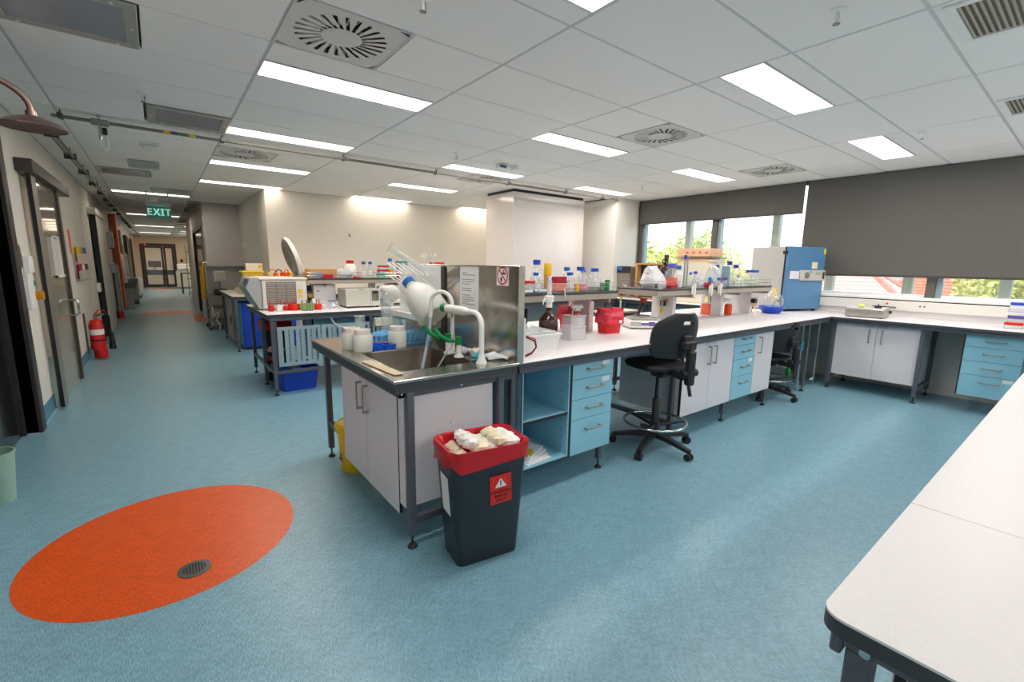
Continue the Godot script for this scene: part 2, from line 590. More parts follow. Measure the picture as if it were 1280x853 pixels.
func ceiling_lamp(p: Vector3, label: String, k: int) -> void:
	var t := thing("ceiling_light", label, "ceiling light", p, 0.0, "recessed strip ceiling lights")
	if not shared.has("lampA"):
		shared.lampA = MB.new().bc(Vector3(-0.585, 0.004, -0.135), Vector3(0.585, 0.010, 0.135)).mesh()
		var fr := MB.new()
		for s in [-1, 1]:
			fr.bc(Vector3(-0.592, 0.0, s * 0.135), Vector3(0.592, 0.045, s * 0.143))
			fr.bc(Vector3(s * 0.585, 0.0, -0.135), Vector3(s * 0.592, 0.045, 0.135))
		shared.lampB = fr.mesh()
	part("diffuser", shared.lampA, lamp_glow, t)
	part("frame", shared.lampB, M("white_plastic"), t)
	var l := AreaLight3D.new()
	l.name = "lamp"
	l.area_size = Vector2(1.16, 0.26)
	var corridor := k >= 13
	l.light_energy = (0.8 if k >= 50 else 0.28) if corridor else 0.95
	if k == 9: l.light_energy = 0.22
	if k == 61: l.light_energy = 2.4
	l.light_color = Color(1.0, 0.90, 0.78) if corridor or k >= 6 else Color(1.0, 0.955, 0.92)
	l.area_range = 40.0
	l.area_attenuation = 2.0
	l.shadow_enabled = true
	l.rotation_degrees = Vector3(-90, 0, 0)
	l.position = Vector3(0, -0.004, 0)
	t.add_child(l)

# ---------------------------------------------------------------- window wall
func build_windows() -> void:
	var W := structure("wall_right")
	part("panel", MB.new().bc(Vector3(7.32, 0, -9.1), Vector3(7.47, 1.09, 7.0)), wall_m, W)
	part("panel", MB.new().bc(Vector3(7.47, 0, -9.1), Vector3(7.7, 1.05, 7.0)), wall_m, W)
	part("panel", MB.new().bc(Vector3(7.32, 2.72, -9.1), Vector3(7.7, CEIL + 0.06, 7.0)), wall_m, W)
	part("panel", MB.new().bc(Vector3(7.32, 0, -9.1), Vector3(7.7, CEIL + 0.06, -5.70)), wall_m, W)
	part("panel", MB.new().bc(Vector3(7.46, 0, 1.62), Vector3(7.7, CEIL + 0.06, 7.0)), wall_m, W)
	# service trunking and sill along the windows
	var tk := structure("trim_1")
	part("upstand", MB.new().bc(Vector3(7.300, 0.9, -5.62), Vector3(7.32, 0.975, 1.6)), white_top, tk)
	part("trunking", MB.new().bc(Vector3(7.255, 0.975, -5.62), Vector3(7.32, 1.095, 1.6), 0.006), M("trunk", rgb(228, 227, 221), 0.4), tk)
	part("shadow_line", MB.new().bc(Vector3(7.28, 1.095, -5.62), Vector3(7.34, 1.108, 1.6)), dark_edge, tk)
	part("sill", MB.new().bc(Vector3(7.255, 1.108, -5.62), Vector3(7.55, 1.140, 1.6), 0.005), M("white_plastic"), tk)
	var zs := [-5.66, -4.15, -2.73, -1.31, 0.11, 1.56]
	var fr := M("mullion", rgb(104, 100, 92), 0.45, 0.3)
	for n in 5:
		var w := structure("window_%d" % (n + 1))
		var za: float = zs[n]; var zb: float = zs[n + 1]
		part("pane", MB.new().bc(Vector3(7.555, 1.16, za + 0.04), Vector3(7.565, 2.70, zb - 0.04)), M("pane"), w)
		part("mullion", MB.new().bc(Vector3(7.47, 1.14, za - 0.045), Vector3(7.62, 2.72, za + 0.045), 0.004), fr, w)
		part("reveal_blade", MB.new().bc(Vector3(7.50, 1.14, za + 0.045), Vector3(7.60, 2.72, za + 0.10), 0.003), M("blade", rgb(150, 170, 180), 0.4, 0.3), w)
		part("bottom_rail", MB.new().bc(Vector3(7.52, 1.13, za + 0.04), Vector3(7.60, 1.17, zb - 0.04)), M("white_plastic"), w)
		part("head_rail", MB.new().bc(Vector3(7.52, 2.68, za + 0.04), Vector3(7.60, 2.72, zb - 0.04)), fr, w)
	# roller blinds
	for b in [[-5.62, -2.80, 2.265, "grey roller blind half rolled up above the clear window"], [-2.765, 0.09, 1.395, "wide grey roller blind pulled almost down to the sill"], [0.13, 1.55, 1.395, "grey roller blind over the window by the near bench"]]:
		var t := thing("roller_blind", b[3], "blind", Vector3(7.40, CEIL, (b[0] + b[1]) / 2), 0.0, "grey roller blinds")
		var hw: float = (b[1] - b[0]) / 2
		var drop: float = CEIL - b[2]
		part("fabric", MB.new().bc(Vector3(-0.0015, -drop, -hw), Vector3(0.0015, -0.01, hw)), M("blind"), t)
		part("bottom_bar", MB.new().bc(Vector3(-0.007, -drop - 0.012, -hw), Vector3(0.007, -drop + 0.012, hw), 0.003), M("blind_bar", rgb(64, 63, 61), 0.5), t)
		part("roller", MB.new().cyl(Vector3(0.035, -0.03, -hw), Vector3(0.035, -0.03, hw), 0.025), M("blind"), t)
	# bracket seen in the gap between the blinds
	solo("blind_bracket", MB.new().box(Vector3(0, -0.03, 0), Vector3(0.06, 0.06, 0.03), 0.004), dark_edge, "small dark bracket in gap between the two wide blinds", "bracket", Vector3(7.42, CEIL, -2.783))

# ---------------------------------------------------------------- outside the windows
func build_outside() -> void:
	var g := structure("ground")
	part("lawn", MB.new().bc(Vector3(9, -7.2, -90), Vector3(160, -7.0, 60)), M("lawn", rgb(120, 134, 84), 0.9), g)
	# slim posts of the sun screen
	var k := 0
	for z in [-4.99, -3.42, -2.58, -1.65, -0.735]:
		var t := thing("sunscreen_post", "pale grey sunscreen post outside glass, %s from the white pier" % ["first", "second", "third", "fourth", "fifth"][k], "post", Vector3(8.1, -7.0, z), 0.0, "sunscreen posts outside the windows")
		part("shaft", MB.new().bc(Vector3(-0.06, 0, -0.055), Vector3(0.06, 11, 0.055), 0.01), M("post", rgb(190, 190, 172), 0.6), t)
		part("cap", MB.new().bc(Vector3(-0.075, 11, -0.07), Vector3(0.075, 11.04, 0.07), 0.008), M("post"), t)
		k += 1
	house(Vector3(27, -7, -7.6), 0.10, 5.6, 6.5, 6.5, 2.5, "house with weathered pink tiled hip roof beyond the window", true)
	house(Vector3(38, -7, -5.6), -0.15, 6.5, 7.0, 6.7, 2.6, "house with orange tiled hip roof next to the trees", false)
	house(Vector3(62, -7, -34), 0.3, 14.0, 9.0, 6.2, 2.6, "distant house with faded tiled roof behind the trees", false)
	var lab := ["bushy light green tree at far end of the tiled roofs", "leafy yellow green tree behind the near bench boxes", "pale green tree outside the clear window beside the pier", "round olive tree outside the clear window", "tall loose tree rising over the salmon instrument", "wide distant tree behind the blue incubator", "low green tree between the two houses"]
	var spots := [[17.0, -1.45, 8.9, 1.35], [19.0, 1.4, 8.9, 1.6], [22.0, -15.5, 10.3, 3.4], [31.0, -17.0, 10.0, 3.6], [40.0, -23.5, 12.2, 3.6], [42.0, -15.0, 10.4, 3.4], [46.0, 6.0, 8.4, 1.7]]
	for i in spots.size():
		tree(Vector3(spots[i][0], -7, spots[i][1]), spots[i][2], spots[i][3], lab[i], 40 + i)

func house(p: Vector3, turn: float, w: float, d: float, wall_h: float, roof_h: float, label: String, pale: bool) -> void:
	var t := thing("house", label, "house", p, turn, "houses beyond the windows")
	part("walls", MB.new().bc(Vector3(-d / 2, 0, -w / 2), Vector3(d / 2, wall_h, w / 2)), M("render", rgb(222, 214, 200), 0.8), t)
	var key := "roof_pale" if pale else "roof_red"
	if not mats.has(key):
		textured(key, tint_texture(256, rgb(226, 176, 160) if pale else rgb(206, 120, 88), 0.16, 0.3, 0.06, 0.03, 31), 1.2, 0.8)
	var m := M(key)
	# tiled hip roof: courses of tiles stepping up each slope
	var o := 0.5
	var rw := w / 2 + o
	var rd := d / 2 + o
	var ridge := maxf(0.3, rw - rd)
	var courses := 15
	for s in courses:
		var f0 := float(s) / courses
		var f1 := float(s + 1) / courses
		var y0 := wall_h - 0.25 + roof_h * f0
		var y1 := wall_h - 0.25 + roof_h * f1
		var ring0 := ring3(rrect(lerpf(rd, 0.02, f0) * 2, lerpf(rw, ridge, f0) * 2, 0.001, 1), y0 + 0.05)
		var ring1 := ring3(rrect(lerpf(rd, 0.02, f1) * 2, lerpf(rw, ridge, f1) * 2, 0.001, 1), y1)
		var base := ring3(rrect(lerpf(rd, 0.02, f0) * 2, lerpf(rw, ridge, f0) * 2, 0.001, 1), y0)
		part("tile_course", MB.new().loft([base, ring0, ring1], true, true, false), m, t)
	var cap := MB.new()
	var yt := wall_h - 0.25 + roof_h
	cap.cyl(Vector3(0, yt, -ridge), Vector3(0, yt, ridge), 0.14, -1, 8)
	for sx in [-1, 1]:
		for sz in [-1, 1]:
			cap.cyl(Vector3(0, yt, sz * ridge), Vector3(sx * rd, wall_h - 0.2, sz * rw), 0.13, -1, 6)
	part("hip_cap", cap, M("hip", rgb(196, 128, 112), 0.8), t)
	for j in 3:
		part("window", MB.new().bc(Vector3(-d / 2 - 0.03, wall_h - 2.2, -w * 0.3 + j * w * 0.3 - 0.5), Vector3(-d / 2, wall_h - 1.0, -w * 0.3 + j * w * 0.3 + 0.5)), M("far_glass", rgb(80, 92, 100), 0.2), t)

func tree(p: Vector3, h: float, r: float, label: String, sd: int) -> void:
	var t := thing("tree", label, "tree", p, 0.0, "trees outside the windows")
	part("trunk", MB.new().tube([Vector3.ZERO, Vector3(0.1, h * 0.4, 0), Vector3(0, h * 0.7, 0.1)], 0.2, 8, 0.08), M("bark", rgb(110, 96, 80), 0.9), t)
	var g := RandomNumberGenerator.new(); g.seed = sd
	var mb := MB.new()
	var n := 2600
	for i in n:
		var dir := Vector3(g.randfn(), g.randfn(), g.randfn()).normalized()
		var rad := r * pow(g.randf(), 0.45) * (0.8 + 0.25 * sin(dir.x * 5.0 + sd) * cos(dir.z * 4.0))
		var c := Vector3(0, h - r * 0.75, 0) + dir * rad * Vector3(1, 0.78, 1)
		var a := Vector3(g.randfn(), g.randfn(), g.randfn()).normalized()
		var b := a.cross(Vector3(g.randfn(), g.randfn(), g.randfn())).normalized()
		var s := (0.05 + 0.06 * g.randf()) * (0.5 + 0.5 * r)
		mb.tri(c - a * s, c + b * s * 0.45, c + a * s)
		mb.tri(c - a * s, c + a * s, c - b * s * 0.45)
	var lm := M("leaf%d" % (sd % 3), [rgb(196, 200, 100), rgb(206, 204, 120), rgb(180, 190, 112)][sd % 3], 0.6)
	lm.backlight_enabled = true
	lm.backlight = Color(0.3, 0.34, 0.1)
	var o := part("foliage", mb, lm, t)
	o.set_meta("kind", "stuff")

# ---------------------------------------------------------------- doors and corridor
func build_corridor() -> void:
	var df := M("dark_frame")
	# doors closing the corridor
	var d := structure("door_1")
	var z := -31.0
	for b in [[-0.68, -0.58, 0.0, 2.30], [0.74, 0.84, 0.0, 2.30], [-0.58, 0.74, 2.18, 2.30]]:
		part("frame", MB.new().bc(Vector3(b[0], b[2], z - 0.2), Vector3(b[1], b[3], z + 0.04), 0.005), df, d)
	for b in [[-0.575, 0.27, "leaf"], [0.285, 0.735, "side_leaf"]]:
		var leaf := MB.new()
		var w0: float = b[0]; var w1: float = b[1]
		leaf.bc(Vector3(w0, 0.01, z - 0.05), Vector3(w0 + 0.09, 2.17, z), 0.004)
		leaf.bc(Vector3(w1 - 0.09, 0.01, z - 0.05), Vector3(w1, 2.17, z), 0.004)
		leaf.bc(Vector3(w0 + 0.09, 2.07, z - 0.05), Vector3(w1 - 0.09, 2.17, z))
		leaf.bc(Vector3(w0 + 0.09, 0.01, z - 0.05), Vector3(w1 - 0.09, 0.14, z))
		part(b[2], leaf, df, d)
		part("pane", MB.new().bc(Vector3(w0 + 0.09, 0.14, z - 0.028), Vector3(w1 - 0.09, 2.07, z - 0.02)), M("pane"), d)
	part("lever", MB.new().tube([Vector3(0.215, 1.0, z), Vector3(0.215, 1.0, z + 0.06), Vector3(0.12, 1.0, z + 0.06)], 0.012), M("chrome"), d)
	# bench and monitor seen through the end doors
	var b2 := thing("wall_bench", "white bench seen through glass doors at corridor end", "bench", Vector3(0.1, 0, -34.2))
	part("worktop", MB.new().bc(Vector3(-1.6, 0.87, -0.45), Vector3(1.9, 0.90, 0.3)), white_top, b2)
	for x in [-1.5, 0.1, 1.8]: part("leg", MB.new().bc(Vector3(x - 0.03, 0, -0.3), Vector3(x + 0.03, 0.87, 0.2)), frame_grey, b2)
	part("apron", MB.new().bc(Vector3(-1.6, 0.55, -0.45), Vector3(1.9, 0.87, -0.4)), frame_grey, b2)
	var mo := thing("computer_monitor", "black computer monitor on bench behind glass doors", "monitor", Vector3(-0.15, 0.90, -34.2))
	part("screen", MB.new().bc(Vector3(-0.3, 0.12, -0.03), Vector3(0.3, 0.48, 0.01), 0.01), M("black"), mo)
	part("stand", MB.new().bc(Vector3(-0.03, 0.0, -0.05), Vector3(0.03, 0.14, -0.02)).bc(Vector3(-0.12, 0, -0.1), Vector3(0.12, 0.012, 0.06)), black_plastic, mo)
	# card reader beside the end doors
	solo("card_reader", MB.new().bc(Vector3(-0.06, -0.08, 0), Vector3(0.06, 0.08, 0.04), 0.01), black_plastic, "small black card reader on wall beside corridor end doors", "card reader", Vector3(1.05, 1.42, -31.0))

	# open doorway with dark frame nearest on the left
	var n := structure("door_2")
	for q in [[-5.32, -5.45], [-3.75, -3.62]]:
		part("frame", MB.new().bc(Vector3(-1.10, 0, minf(q[0], q[1])), Vector3(-0.89, 2.36, maxf(q[0], q[1])), 0.006), df, n)
	part("frame", MB.new().bc(Vector3(-1.10, 2.33, -5.45), Vector3(-0.89, 2.44, -3.62), 0.006), df, n)
	part("stop", MB.new().bc(Vector3(-1.03, 0, -5.32), Vector3(-0.99, 2.33, -5.28)), df, n)
	part("leaf", MB.new().bc(Vector3(-1.06, 0.01, -5.27), Vector3(-1.01, 2.32, -3.78)).mesh(), M("smoked", rgb(38, 40, 40), 0.12), n)
	var bt := thing("waste_tub", "pale green tub on floor beside the nearest dark door frame", "bin", Vector3(-0.89, 0, -3.90))
	part("tub", MB.new().lathe([Vector2(0.075, 0.0), Vector2(0.10, 0.30), Vector2(0.105, 0.30), Vector2(0.105, 0.31), Vector2(0.095, 0.31), Vector2(0.07, 0.02), Vector2(0.0, 0.02)], 20), M("mint", rgb(150, 184, 170), 0.4), bt)
	part("liner", MB.new().lathe([Vector2(0.085, 0.2), Vector2(0.0, 0.22)], 14), M("paper"), bt)

	# sliding glass door hung on the wall face
	var s := structure("door_3")
	part("head_box", MB.new().bc(Vector3(-0.92, 2.21, -8.05), Vector3(-0.80, 2.325, -5.95), 0.006), M("head_box", rgb(78, 72, 68), 0.4, 0.3), s)
	var alu := M("alu", rgb(160, 156, 150), 0.4, 0.6)
	part("stile", MB.new().bc(Vector3(-0.885, 0.02, -6.30), Vector3(-0.845, 2.21, -6.08), 0.004), alu, s)
	part("seal", MB.new().bc(Vector3(-0.875, 0.02, -6.08), Vector3(-0.845, 2.21, -6.065)), M("black"), s)
	part("pane", MB.new().bc(Vector3(-0.868, 0.03, -7.42), Vector3(-0.860, 2.21, -6.30)), M("door_glass", Color(0.62, 0.60, 0.54), 0.08), s)
	M("door_glass").transparency = BaseMaterial3D.TRANSPARENCY_ALPHA
	M("door_glass").albedo_color = Color(0.60, 0.58, 0.52, 0.55)
	part("stile", MB.new().bc(Vector3(-0.885, 0.02, -7.52), Vector3(-0.840, 2.21, -7.41), 0.004), df, s)
	part("jamb", MB.new().bc(Vector3(-0.935, 0.0, -7.64), Vector3(-0.89, 2.21, -7.54), 0.004), df, s)
	part("pull_handle", MB.new().tube([Vector3(-0.86, 0.98, -7.34), Vector3(-0.80, 0.98, -7.34), Vector3(-0.785, 0.965, -7.34), Vector3(-0.785, 0.82, -7.34), Vector3(-0.80, 0.805, -7.34), Vector3(-0.86, 0.805, -7.34)], 0.012, 8), M("chrome"), s)
	var dh := thing("document_holder", "clear document holder fixed on the sliding glass door", "document holder", Vector3(-0.858, 1.26, -6.90))
	part("frame", MB.new().bc(Vector3(0, 0, -0.20), Vector3(0.02, 0.43, -0.185)).bc(Vector3(0, 0, 0.185), Vector3(0.02, 0.43, 0.20)).bc(Vector3(0, 0, -0.2), Vector3(0.03, 0.02, 0.2)).bc(Vector3(0, 0.42, -0.2), Vector3(0.02, 0.43, 0.2)), M("white_plastic"), dh)
	part("sheet", MB.new().bc(Vector3(0.003, 0.02, -0.18), Vector3(0.006, 0.40, 0.18)), M("holder_sheet", rgb(200, 196, 190), 0.6), dh)

	# second sliding leaf, solid and pale, farther along
	var r := structure("door_4")
	part("leaf", MB.new().bc(Vector3(-0.90, 0.02, -13.2), Vector3(-0.82, 2.25, -11.45), 0.005), M("leaf_pale", rgb(214, 210, 202), 0.45), r)
	part("seal", MB.new().bc(Vector3(-0.905, 0.02, -11.45), Vector3(-0.83, 2.25, -11.40)), M("black"), r)
	part("head_box", MB.new().bc(Vector3(-0.92, 2.25, -13.4), Vector3(-0.80, 2.36, -11.2), 0.005), M("leaf_pale"), r)
	part("latch_box", MB.new().bc(Vector3(-0.92, 0.86, -11.36), Vector3(-0.87, 1.02, -11.18), 0.006), M("white_plastic"), r)

	# dark door on the right side of the corridor
	var q := structure("door_5")
	part("leaf", MB.new().bc(Vector3(0.90, 0, -16.2), Vector3(0.95, 2.2, -13.0)), M("smoked"), q)
	part("frame", MB.new().bc(Vector3(0.86, 0, -13.08), Vector3(1.03, 2.2, -13.0)).bc(Vector3(0.86, 0, -16.2), Vector3(1.03, 2.2, -16.12)).bc(Vector3(0.86, 2.2, -16.2), Vector3(1.03, 2.26, -13.0)), df, q)

	# things along the left wall of the corridor
	solo("pipe_casing", MB.new().bc(Vector3(-0.06, 0.14, -0.2), Vector3(0.06, 2.62, 0.2), 0.01), M("rust_orange", rgb(214, 104, 44), 0.5), "tall orange pipe casing on corridor wall beyond pale sliding door", "pipe casing", Vector3(-0.838, 0, -16.2))
	solo("corner_guard", MB.new().bc(Vector3(-0.04, 0, -0.25), Vector3(0.05, 1.3, 0.2), 0.006), M("galv"), "brushed steel corner guard before the orange pipe casing", "corner guard", Vector3(-0.86, 0, -15.4))
	solo("red_box", MB.new().bc(Vector3(-0.05, 0, -0.12), Vector3(0.06, 0.16, 0.12), 0.01), M("red"), "small red box on floor before the orange casing", "box", Vector3(-0.84, 0, -15.0))
	var wb := thing("wash_basin", "steel wash basin on corridor wall past orange casing", "basin", Vector3(-0.92, 0.0, -17.6))
	part("bowl", MB.new().loft([ring3(rrect(0.30, 0.30, 0.05, 3, Vector2(0.2, 0)), 0.62), ring3(rrect(0.42, 0.44, 0.08, 3, Vector2(0.21, 0)), 0.88), ring3(rrect(0.38, 0.40, 0.07, 3, Vector2(0.21, 0)), 0.88), ring3(rrect(0.26, 0.26, 0.05, 3, Vector2(0.2, 0)), 0.66)], true, true), M("galv"), wb)
	part("pedestal", MB.new().bc(Vector3(0.06, 0, -0.1), Vector3(0.26, 0.62, 0.1), 0.01), M("galv"), wb)
	part("tap", MB.new().tube([Vector3(0.02, 1.0, 0), Vector3(0.1, 1.05, 0), Vector3(0.18, 1.05, 0), Vector3(0.2, 0.98, 0)], 0.014), M("chrome"), wb)
	for c in [[-17.0, "pale pinkish lab coat hanging beside the orange casing", rgb(222, 204, 204)], [-19.0, "white lab coat hanging past the steel basin", rgb(214, 212, 208)], [-20.6, "grey lab coat hanging deep in the corridor", rgb(150, 148, 146)]]:
		var co := thing("lab_coat", c[1], "coat", Vector3(-0.92, 1.25, c[0]), 0.0, "coats along the corridor")
		part("cloth", MB.new().loft([ring3(rrect(0.16, 0.36, 0.06, 3, Vector2(0.11, 0)), -0.45), ring3(rrect(0.15, 0.30, 0.06, 3, Vector2(0.10, 0.02)), 0.0), ring3(rrect(0.14, 0.34, 0.06, 3, Vector2(0.09, 0)), 0.32), ring3(rrect(0.06, 0.12, 0.03, 3, Vector2(0.06, 0)), 0.42)]), M("coat%d" % int(-c[0]), c[2], 0.8), co)
		part("hook", MB.new().tube([Vector3(0, 0.45, 0), Vector3(0.06, 0.44, 0), Vector3(0.07, 0.47, 0)], 0.008), M("chrome"), co)
	for c in [[-14.6, 1.72, "white paper towel dispenser on corridor wall", 0.28, 0.38, rgb(230, 228, 222)], [-14.5, 1.12, "round white soap dispenser on corridor wall", 0.2, 0.24, rgb(205, 205, 205)], [-18.6, 1.6, "grey dispenser above the steel basin", 0.25, 0.3, rgb(150, 148, 142)]]:
		var t := thing("wall_dispenser", c[2], "dispenser", Vector3(-0.92, c[1], c[0]), 0.0, "corridor dispensers")
		part("body", MB.new().bc(Vector3(0, 0, -c[3] / 2), Vector3(0.13, c[4], c[3] / 2), 0.03), M("disp%d" % int(c[1] * 100), c[5], 0.4), t)
		part("outlet", MB.new().bc(Vector3(0.03, -0.02, -c[3] / 4), Vector3(0.10, 0.0, c[3] / 4)), M("ink"), t)
	for j in 4:
		var pz: float = [-18.0, -21.5, -23.0, -25.5][j]
		solo("door_post", MB.new().bc(Vector3(-0.05, 0, -0.18), Vector3(0.05, 2.3, 0.18), 0.006), df if j % 2 else M("brown_post", rgb(120, 92, 70), 0.5), ["brown door post behind the orange casing", "dark door post past the lab coats", "brown door post deep in the corridor", "dark door post nearest the end doors"][j], "door post", Vector3(-0.848, 0, pz), 0.0, "door posts of the corridor")
	solo("pipe_bracket_red", MB.new().tube([Vector3(0, 2.6, 0), Vector3(0, 2.2, 0), Vector3(0.5, 2.2, 0), Vector3(0.5, 2.1, 0)], 0.03, 8), M("rust_orange"), "orange shower pipe bent out over the far corridor floor", "pipe", Vector3(-0.9, 0, -27.5))
	for j in 3:
		var zz: float = [-19.6, -22.4, -24.2][j]
		var t := thing("corridor_stand", ["steel rinse stand by the white coat", "white stand past the grey coat", "pale bin stand deep in the corridor"][j], "stand", Vector3(-0.72, 0, zz), 0.0, "stands along the corridor wall")
		part("body", MB.new().bc(Vector3(-0.16, 0.12, -0.2), Vector3(0.14, 0.85 - 0.08 * j, 0.2), 0.012), [M("galv"), M("white_plastic"), M("leaf_pale")][j], t)
		for a in [-1, 1]:
			part("leg", MB.new().bc(Vector3(-0.14, 0, a * 0.17 - 0.015), Vector3(0.12, 0.12, a * 0.17 + 0.015)), frame_grey, t)

	# right side: yellow gown, racks, table with printer
	var gw := thing("yellow_gown", "yellow gown hanging on wall end beside the steel trolley", "gown", Vector3(0.86, 1.0, -12.62))
	part("cloth", MB.new().loft([ring3(rrect(0.14, 0.26, 0.05, 3, Vector2(-0.06, 0)), -0.42), ring3(rrect(0.13, 0.30, 0.05, 3, Vector2(-0.06, 0)), 0.0), ring3(rrect(0.10, 0.24, 0.04, 3, Vector2(-0.05, 0)), 0.30), ring3(rrect(0.04, 0.08, 0.02, 3, Vector2(-0.03, 0)), 0.38)]), M("gown", rgb(222, 172, 20), 0.7), gw)
	part("hook", MB.new().tube([Vector3(0.01, 0.42, 0), Vector3(-0.05, 0.40, 0)], 0.008), M("chrome"), gw)
	var rk := thing("storage_rack", "grey storage rack with glassware along corridor past dark door", "rack", Vector3(1.12, 0, -21.6))
	for a in [-1.5, 1.5]:
		for bb in [-0.18, 0.18]:
			part("post", MB.new().bc(Vector3(bb - 0.015, 0, a - 0.015), Vector3(bb + 0.015, 2.05, a + 0.015)), M("galv"), rk)
	for y in [0.2, 0.75, 1.25, 1.75]: part("shelf", MB.new().bc(Vector3(-0.2, y, -1.5), Vector3(0.2, y + 0.03, 1.5)), M("galv"), rk)
	for j in 9:
		solo("rack_box", MB.new().bc(Vector3(-0.12, 0, -0.13), Vector3(0.12, 0.22 + 0.03 * (j % 3), 0.13), 0.008), [M("holder_sheet"), M("paper"), M("mint")][j % 3], "storage box on corridor rack, %s shelf, %s" % [["low", "middle", "high"][j / 3], ["near end", "centre", "far end"][j % 3]], "box", Vector3(1.12, [0.23, 0.78, 1.28][j / 3], -20.6 - 1.0 * (j % 3)), 0.0, "boxes on the corridor rack")
	var tb := thing("side_table", "small dark table carrying a printer at corridor end", "table", Vector3(1.1, 0, -25.0))
	part("table_top", MB.new().bc(Vector3(-0.35, 0.86, -0.35), Vector3(0.7, 0.90, 0.35), 0.004), core, tb)
	for a in [[-0.32, -0.3], [-0.32, 0.3], [0.66, -0.3], [0.66, 0.3]]: part("leg", MB.new().bc(Vector3(a[0] - 0.025, 0, a[1] - 0.025), Vector3(a[0] + 0.025, 0.86, a[1] + 0.025)), core, tb)
	var pr := thing("printer", "white printer on the table at the corridor end", "printer", Vector3(1.05, 0.90, -29.6))
	part("body", MB.new().bc(Vector3(-0.28, 0, -0.25), Vector3(0.28, 0.36, 0.25), 0.03), M("white_plastic"), pr)
	part("tray", MB.new().bc(Vector3(-0.2, 0.12, 0.25), Vector3(0.2, 0.15, 0.38), 0.005), M("paper"), pr)
	var pc := thing("printer_cupboard", "white cupboard under the printer beside corridor end doors", "cupboard", Vector3(1.05, 0, -29.6))
	part("body", MB.new().bc(Vector3(-0.35, 0.06, -0.3), Vector3(0.35, 0.90, 0.28), 0.004), M("leaf_pale"), pc)
	part("door", MB.new().bc(Vector3(-0.34, 0.08, 0.28), Vector3(0.34, 0.88, 0.30), 0.003), M("leaf_pale"), pc)

	var sp := thing("switch_plate", "double white switch plates on the alcove side wall", "switch", Vector3(1.57, 1.80, -11.8))
	for qz in [-0.2, 0.2]: part("plate", MB.new().bc(Vector3(-0.012, -0.06, qz - 0.12), Vector3(0, 0.06, qz + 0.12), 0.004), M("white_plastic"), sp)
	# steel trolley with bench-top equipment in the alcove
	var tr := thing("steel_trolley", "steel shelf trolley on casters in front of the grey alcove wall", "trolley", Vector3(1.05, 0, -11.75))
	for a in [-0.27, 0.30]:
		for bb in [-0.32, 0.32]:
			part("post", MB.new().cyl(Vector3(a, 0.1, bb), Vector3(a, 0.76, bb), 0.014), M("galv"), tr)
			var ca := part("caster", MB.new().cyl(Vector3(a, 0.045, bb - 0.015), Vector3(a, 0.045, bb + 0.015), 0.045, -1, 12), black_plastic, tr)
			part("fork", MB.new().bc(Vector3(a - 0.015, 0.04, bb - 0.022), Vector3(a + 0.015, 0.11, bb + 0.022)), M("galv"), ca)
	for y in [0.16, 0.44, 0.70]: part("shelf", MB.new().bc(Vector3(-0.29, y, -0.34), Vector3(0.32, y + 0.03, 0.34), 0.004), M("galv"), tr)
	var cb := thing("steel_hood", "open stainless hood cabinet on trolley top with pale inside", "hood", Vector3(1.22, 0.0, -12.0))
	part("back", MB.new().bc(Vector3(-0.40, 0.735, -0.28), Vector3(0.42, 1.33, -0.26)), M("pale_steel", rgb(226, 226, 226), 0.4), cb)
	part("side", MB.new().bc(Vector3(-0.42, 0.735, -0.28), Vector3(-0.40, 1.33, 0.02)), M("galv"), cb)
	part("side", MB.new().bc(Vector3(0.31, 0.735, -0.28), Vector3(0.33, 1.33, 0.02)), M("galv"), cb)
	part("roof", MB.new().bc(Vector3(-0.42, 1.33, -0.28), Vector3(0.42, 1.35, 0.02)), M("galv"), cb)
	var mi := thing("stirrer_stand", "grey stirrer on a black base on the trolley", "stirrer", Vector3(1.02, 0.735, -11.62))
	part("base", MB.new().bc(Vector3(-0.13, 0.0, -0.1), Vector3(0.13, 0.12, 0.12), 0.03), black_plastic, mi)
	part("column", MB.new().cyl(Vector3(0, 0.1, -0.06), Vector3(0, 0.30, -0.06), 0.02), M("galv"), mi)
	part("head", MB.new().bc(Vector3(-0.10, 0.28, -0.12), Vector3(0.12, 0.50, 0.10), 0.02), M("holder_sheet"), mi)
	solo("wash_bottle", MB.new().lathe([Vector2(0.04, 0), Vector2(0.042, 0.12), Vector2(0.02, 0.16), Vector2(0.014, 0.2)], 12), M("dull_yellow", rgb(190, 176, 60), 0.5), "dark and yellow wash bottle on the trolley hood floor", "bottle", Vector3(1.28, 0.735, -11.58))
	solo("mains_cable", MB.new().tube([Vector3(0, 0.5, 0), Vector3(0.03, 0.32, 0.03), Vector3(0.12, 0.40, 0.04), Vector3(0.06, 0.22, 0.04), Vector3(0.12, 0.12, 0.05), Vector3(0.10, 0.02, 0.05)], 0.012, 6), M("white_plastic"), "white power cord dangling from the steel trolley", "cord", Vector3(0.82, 0.0, -11.36))

# ---------------------------------------------------------------- benches
func worktop(poly: Array, label: String, cut := []) -> Node3D:
	var t := thing("lab_bench", label, "bench", Vector3.ZERO, 0.0, "white topped lab benches")
	part("laminate", MB.new().prism(poly, 0.8955, 0.90), white_top, t)
	part("core_edge", MB.new().prism(poly, 0.868, 0.8955), core, t)
	return t

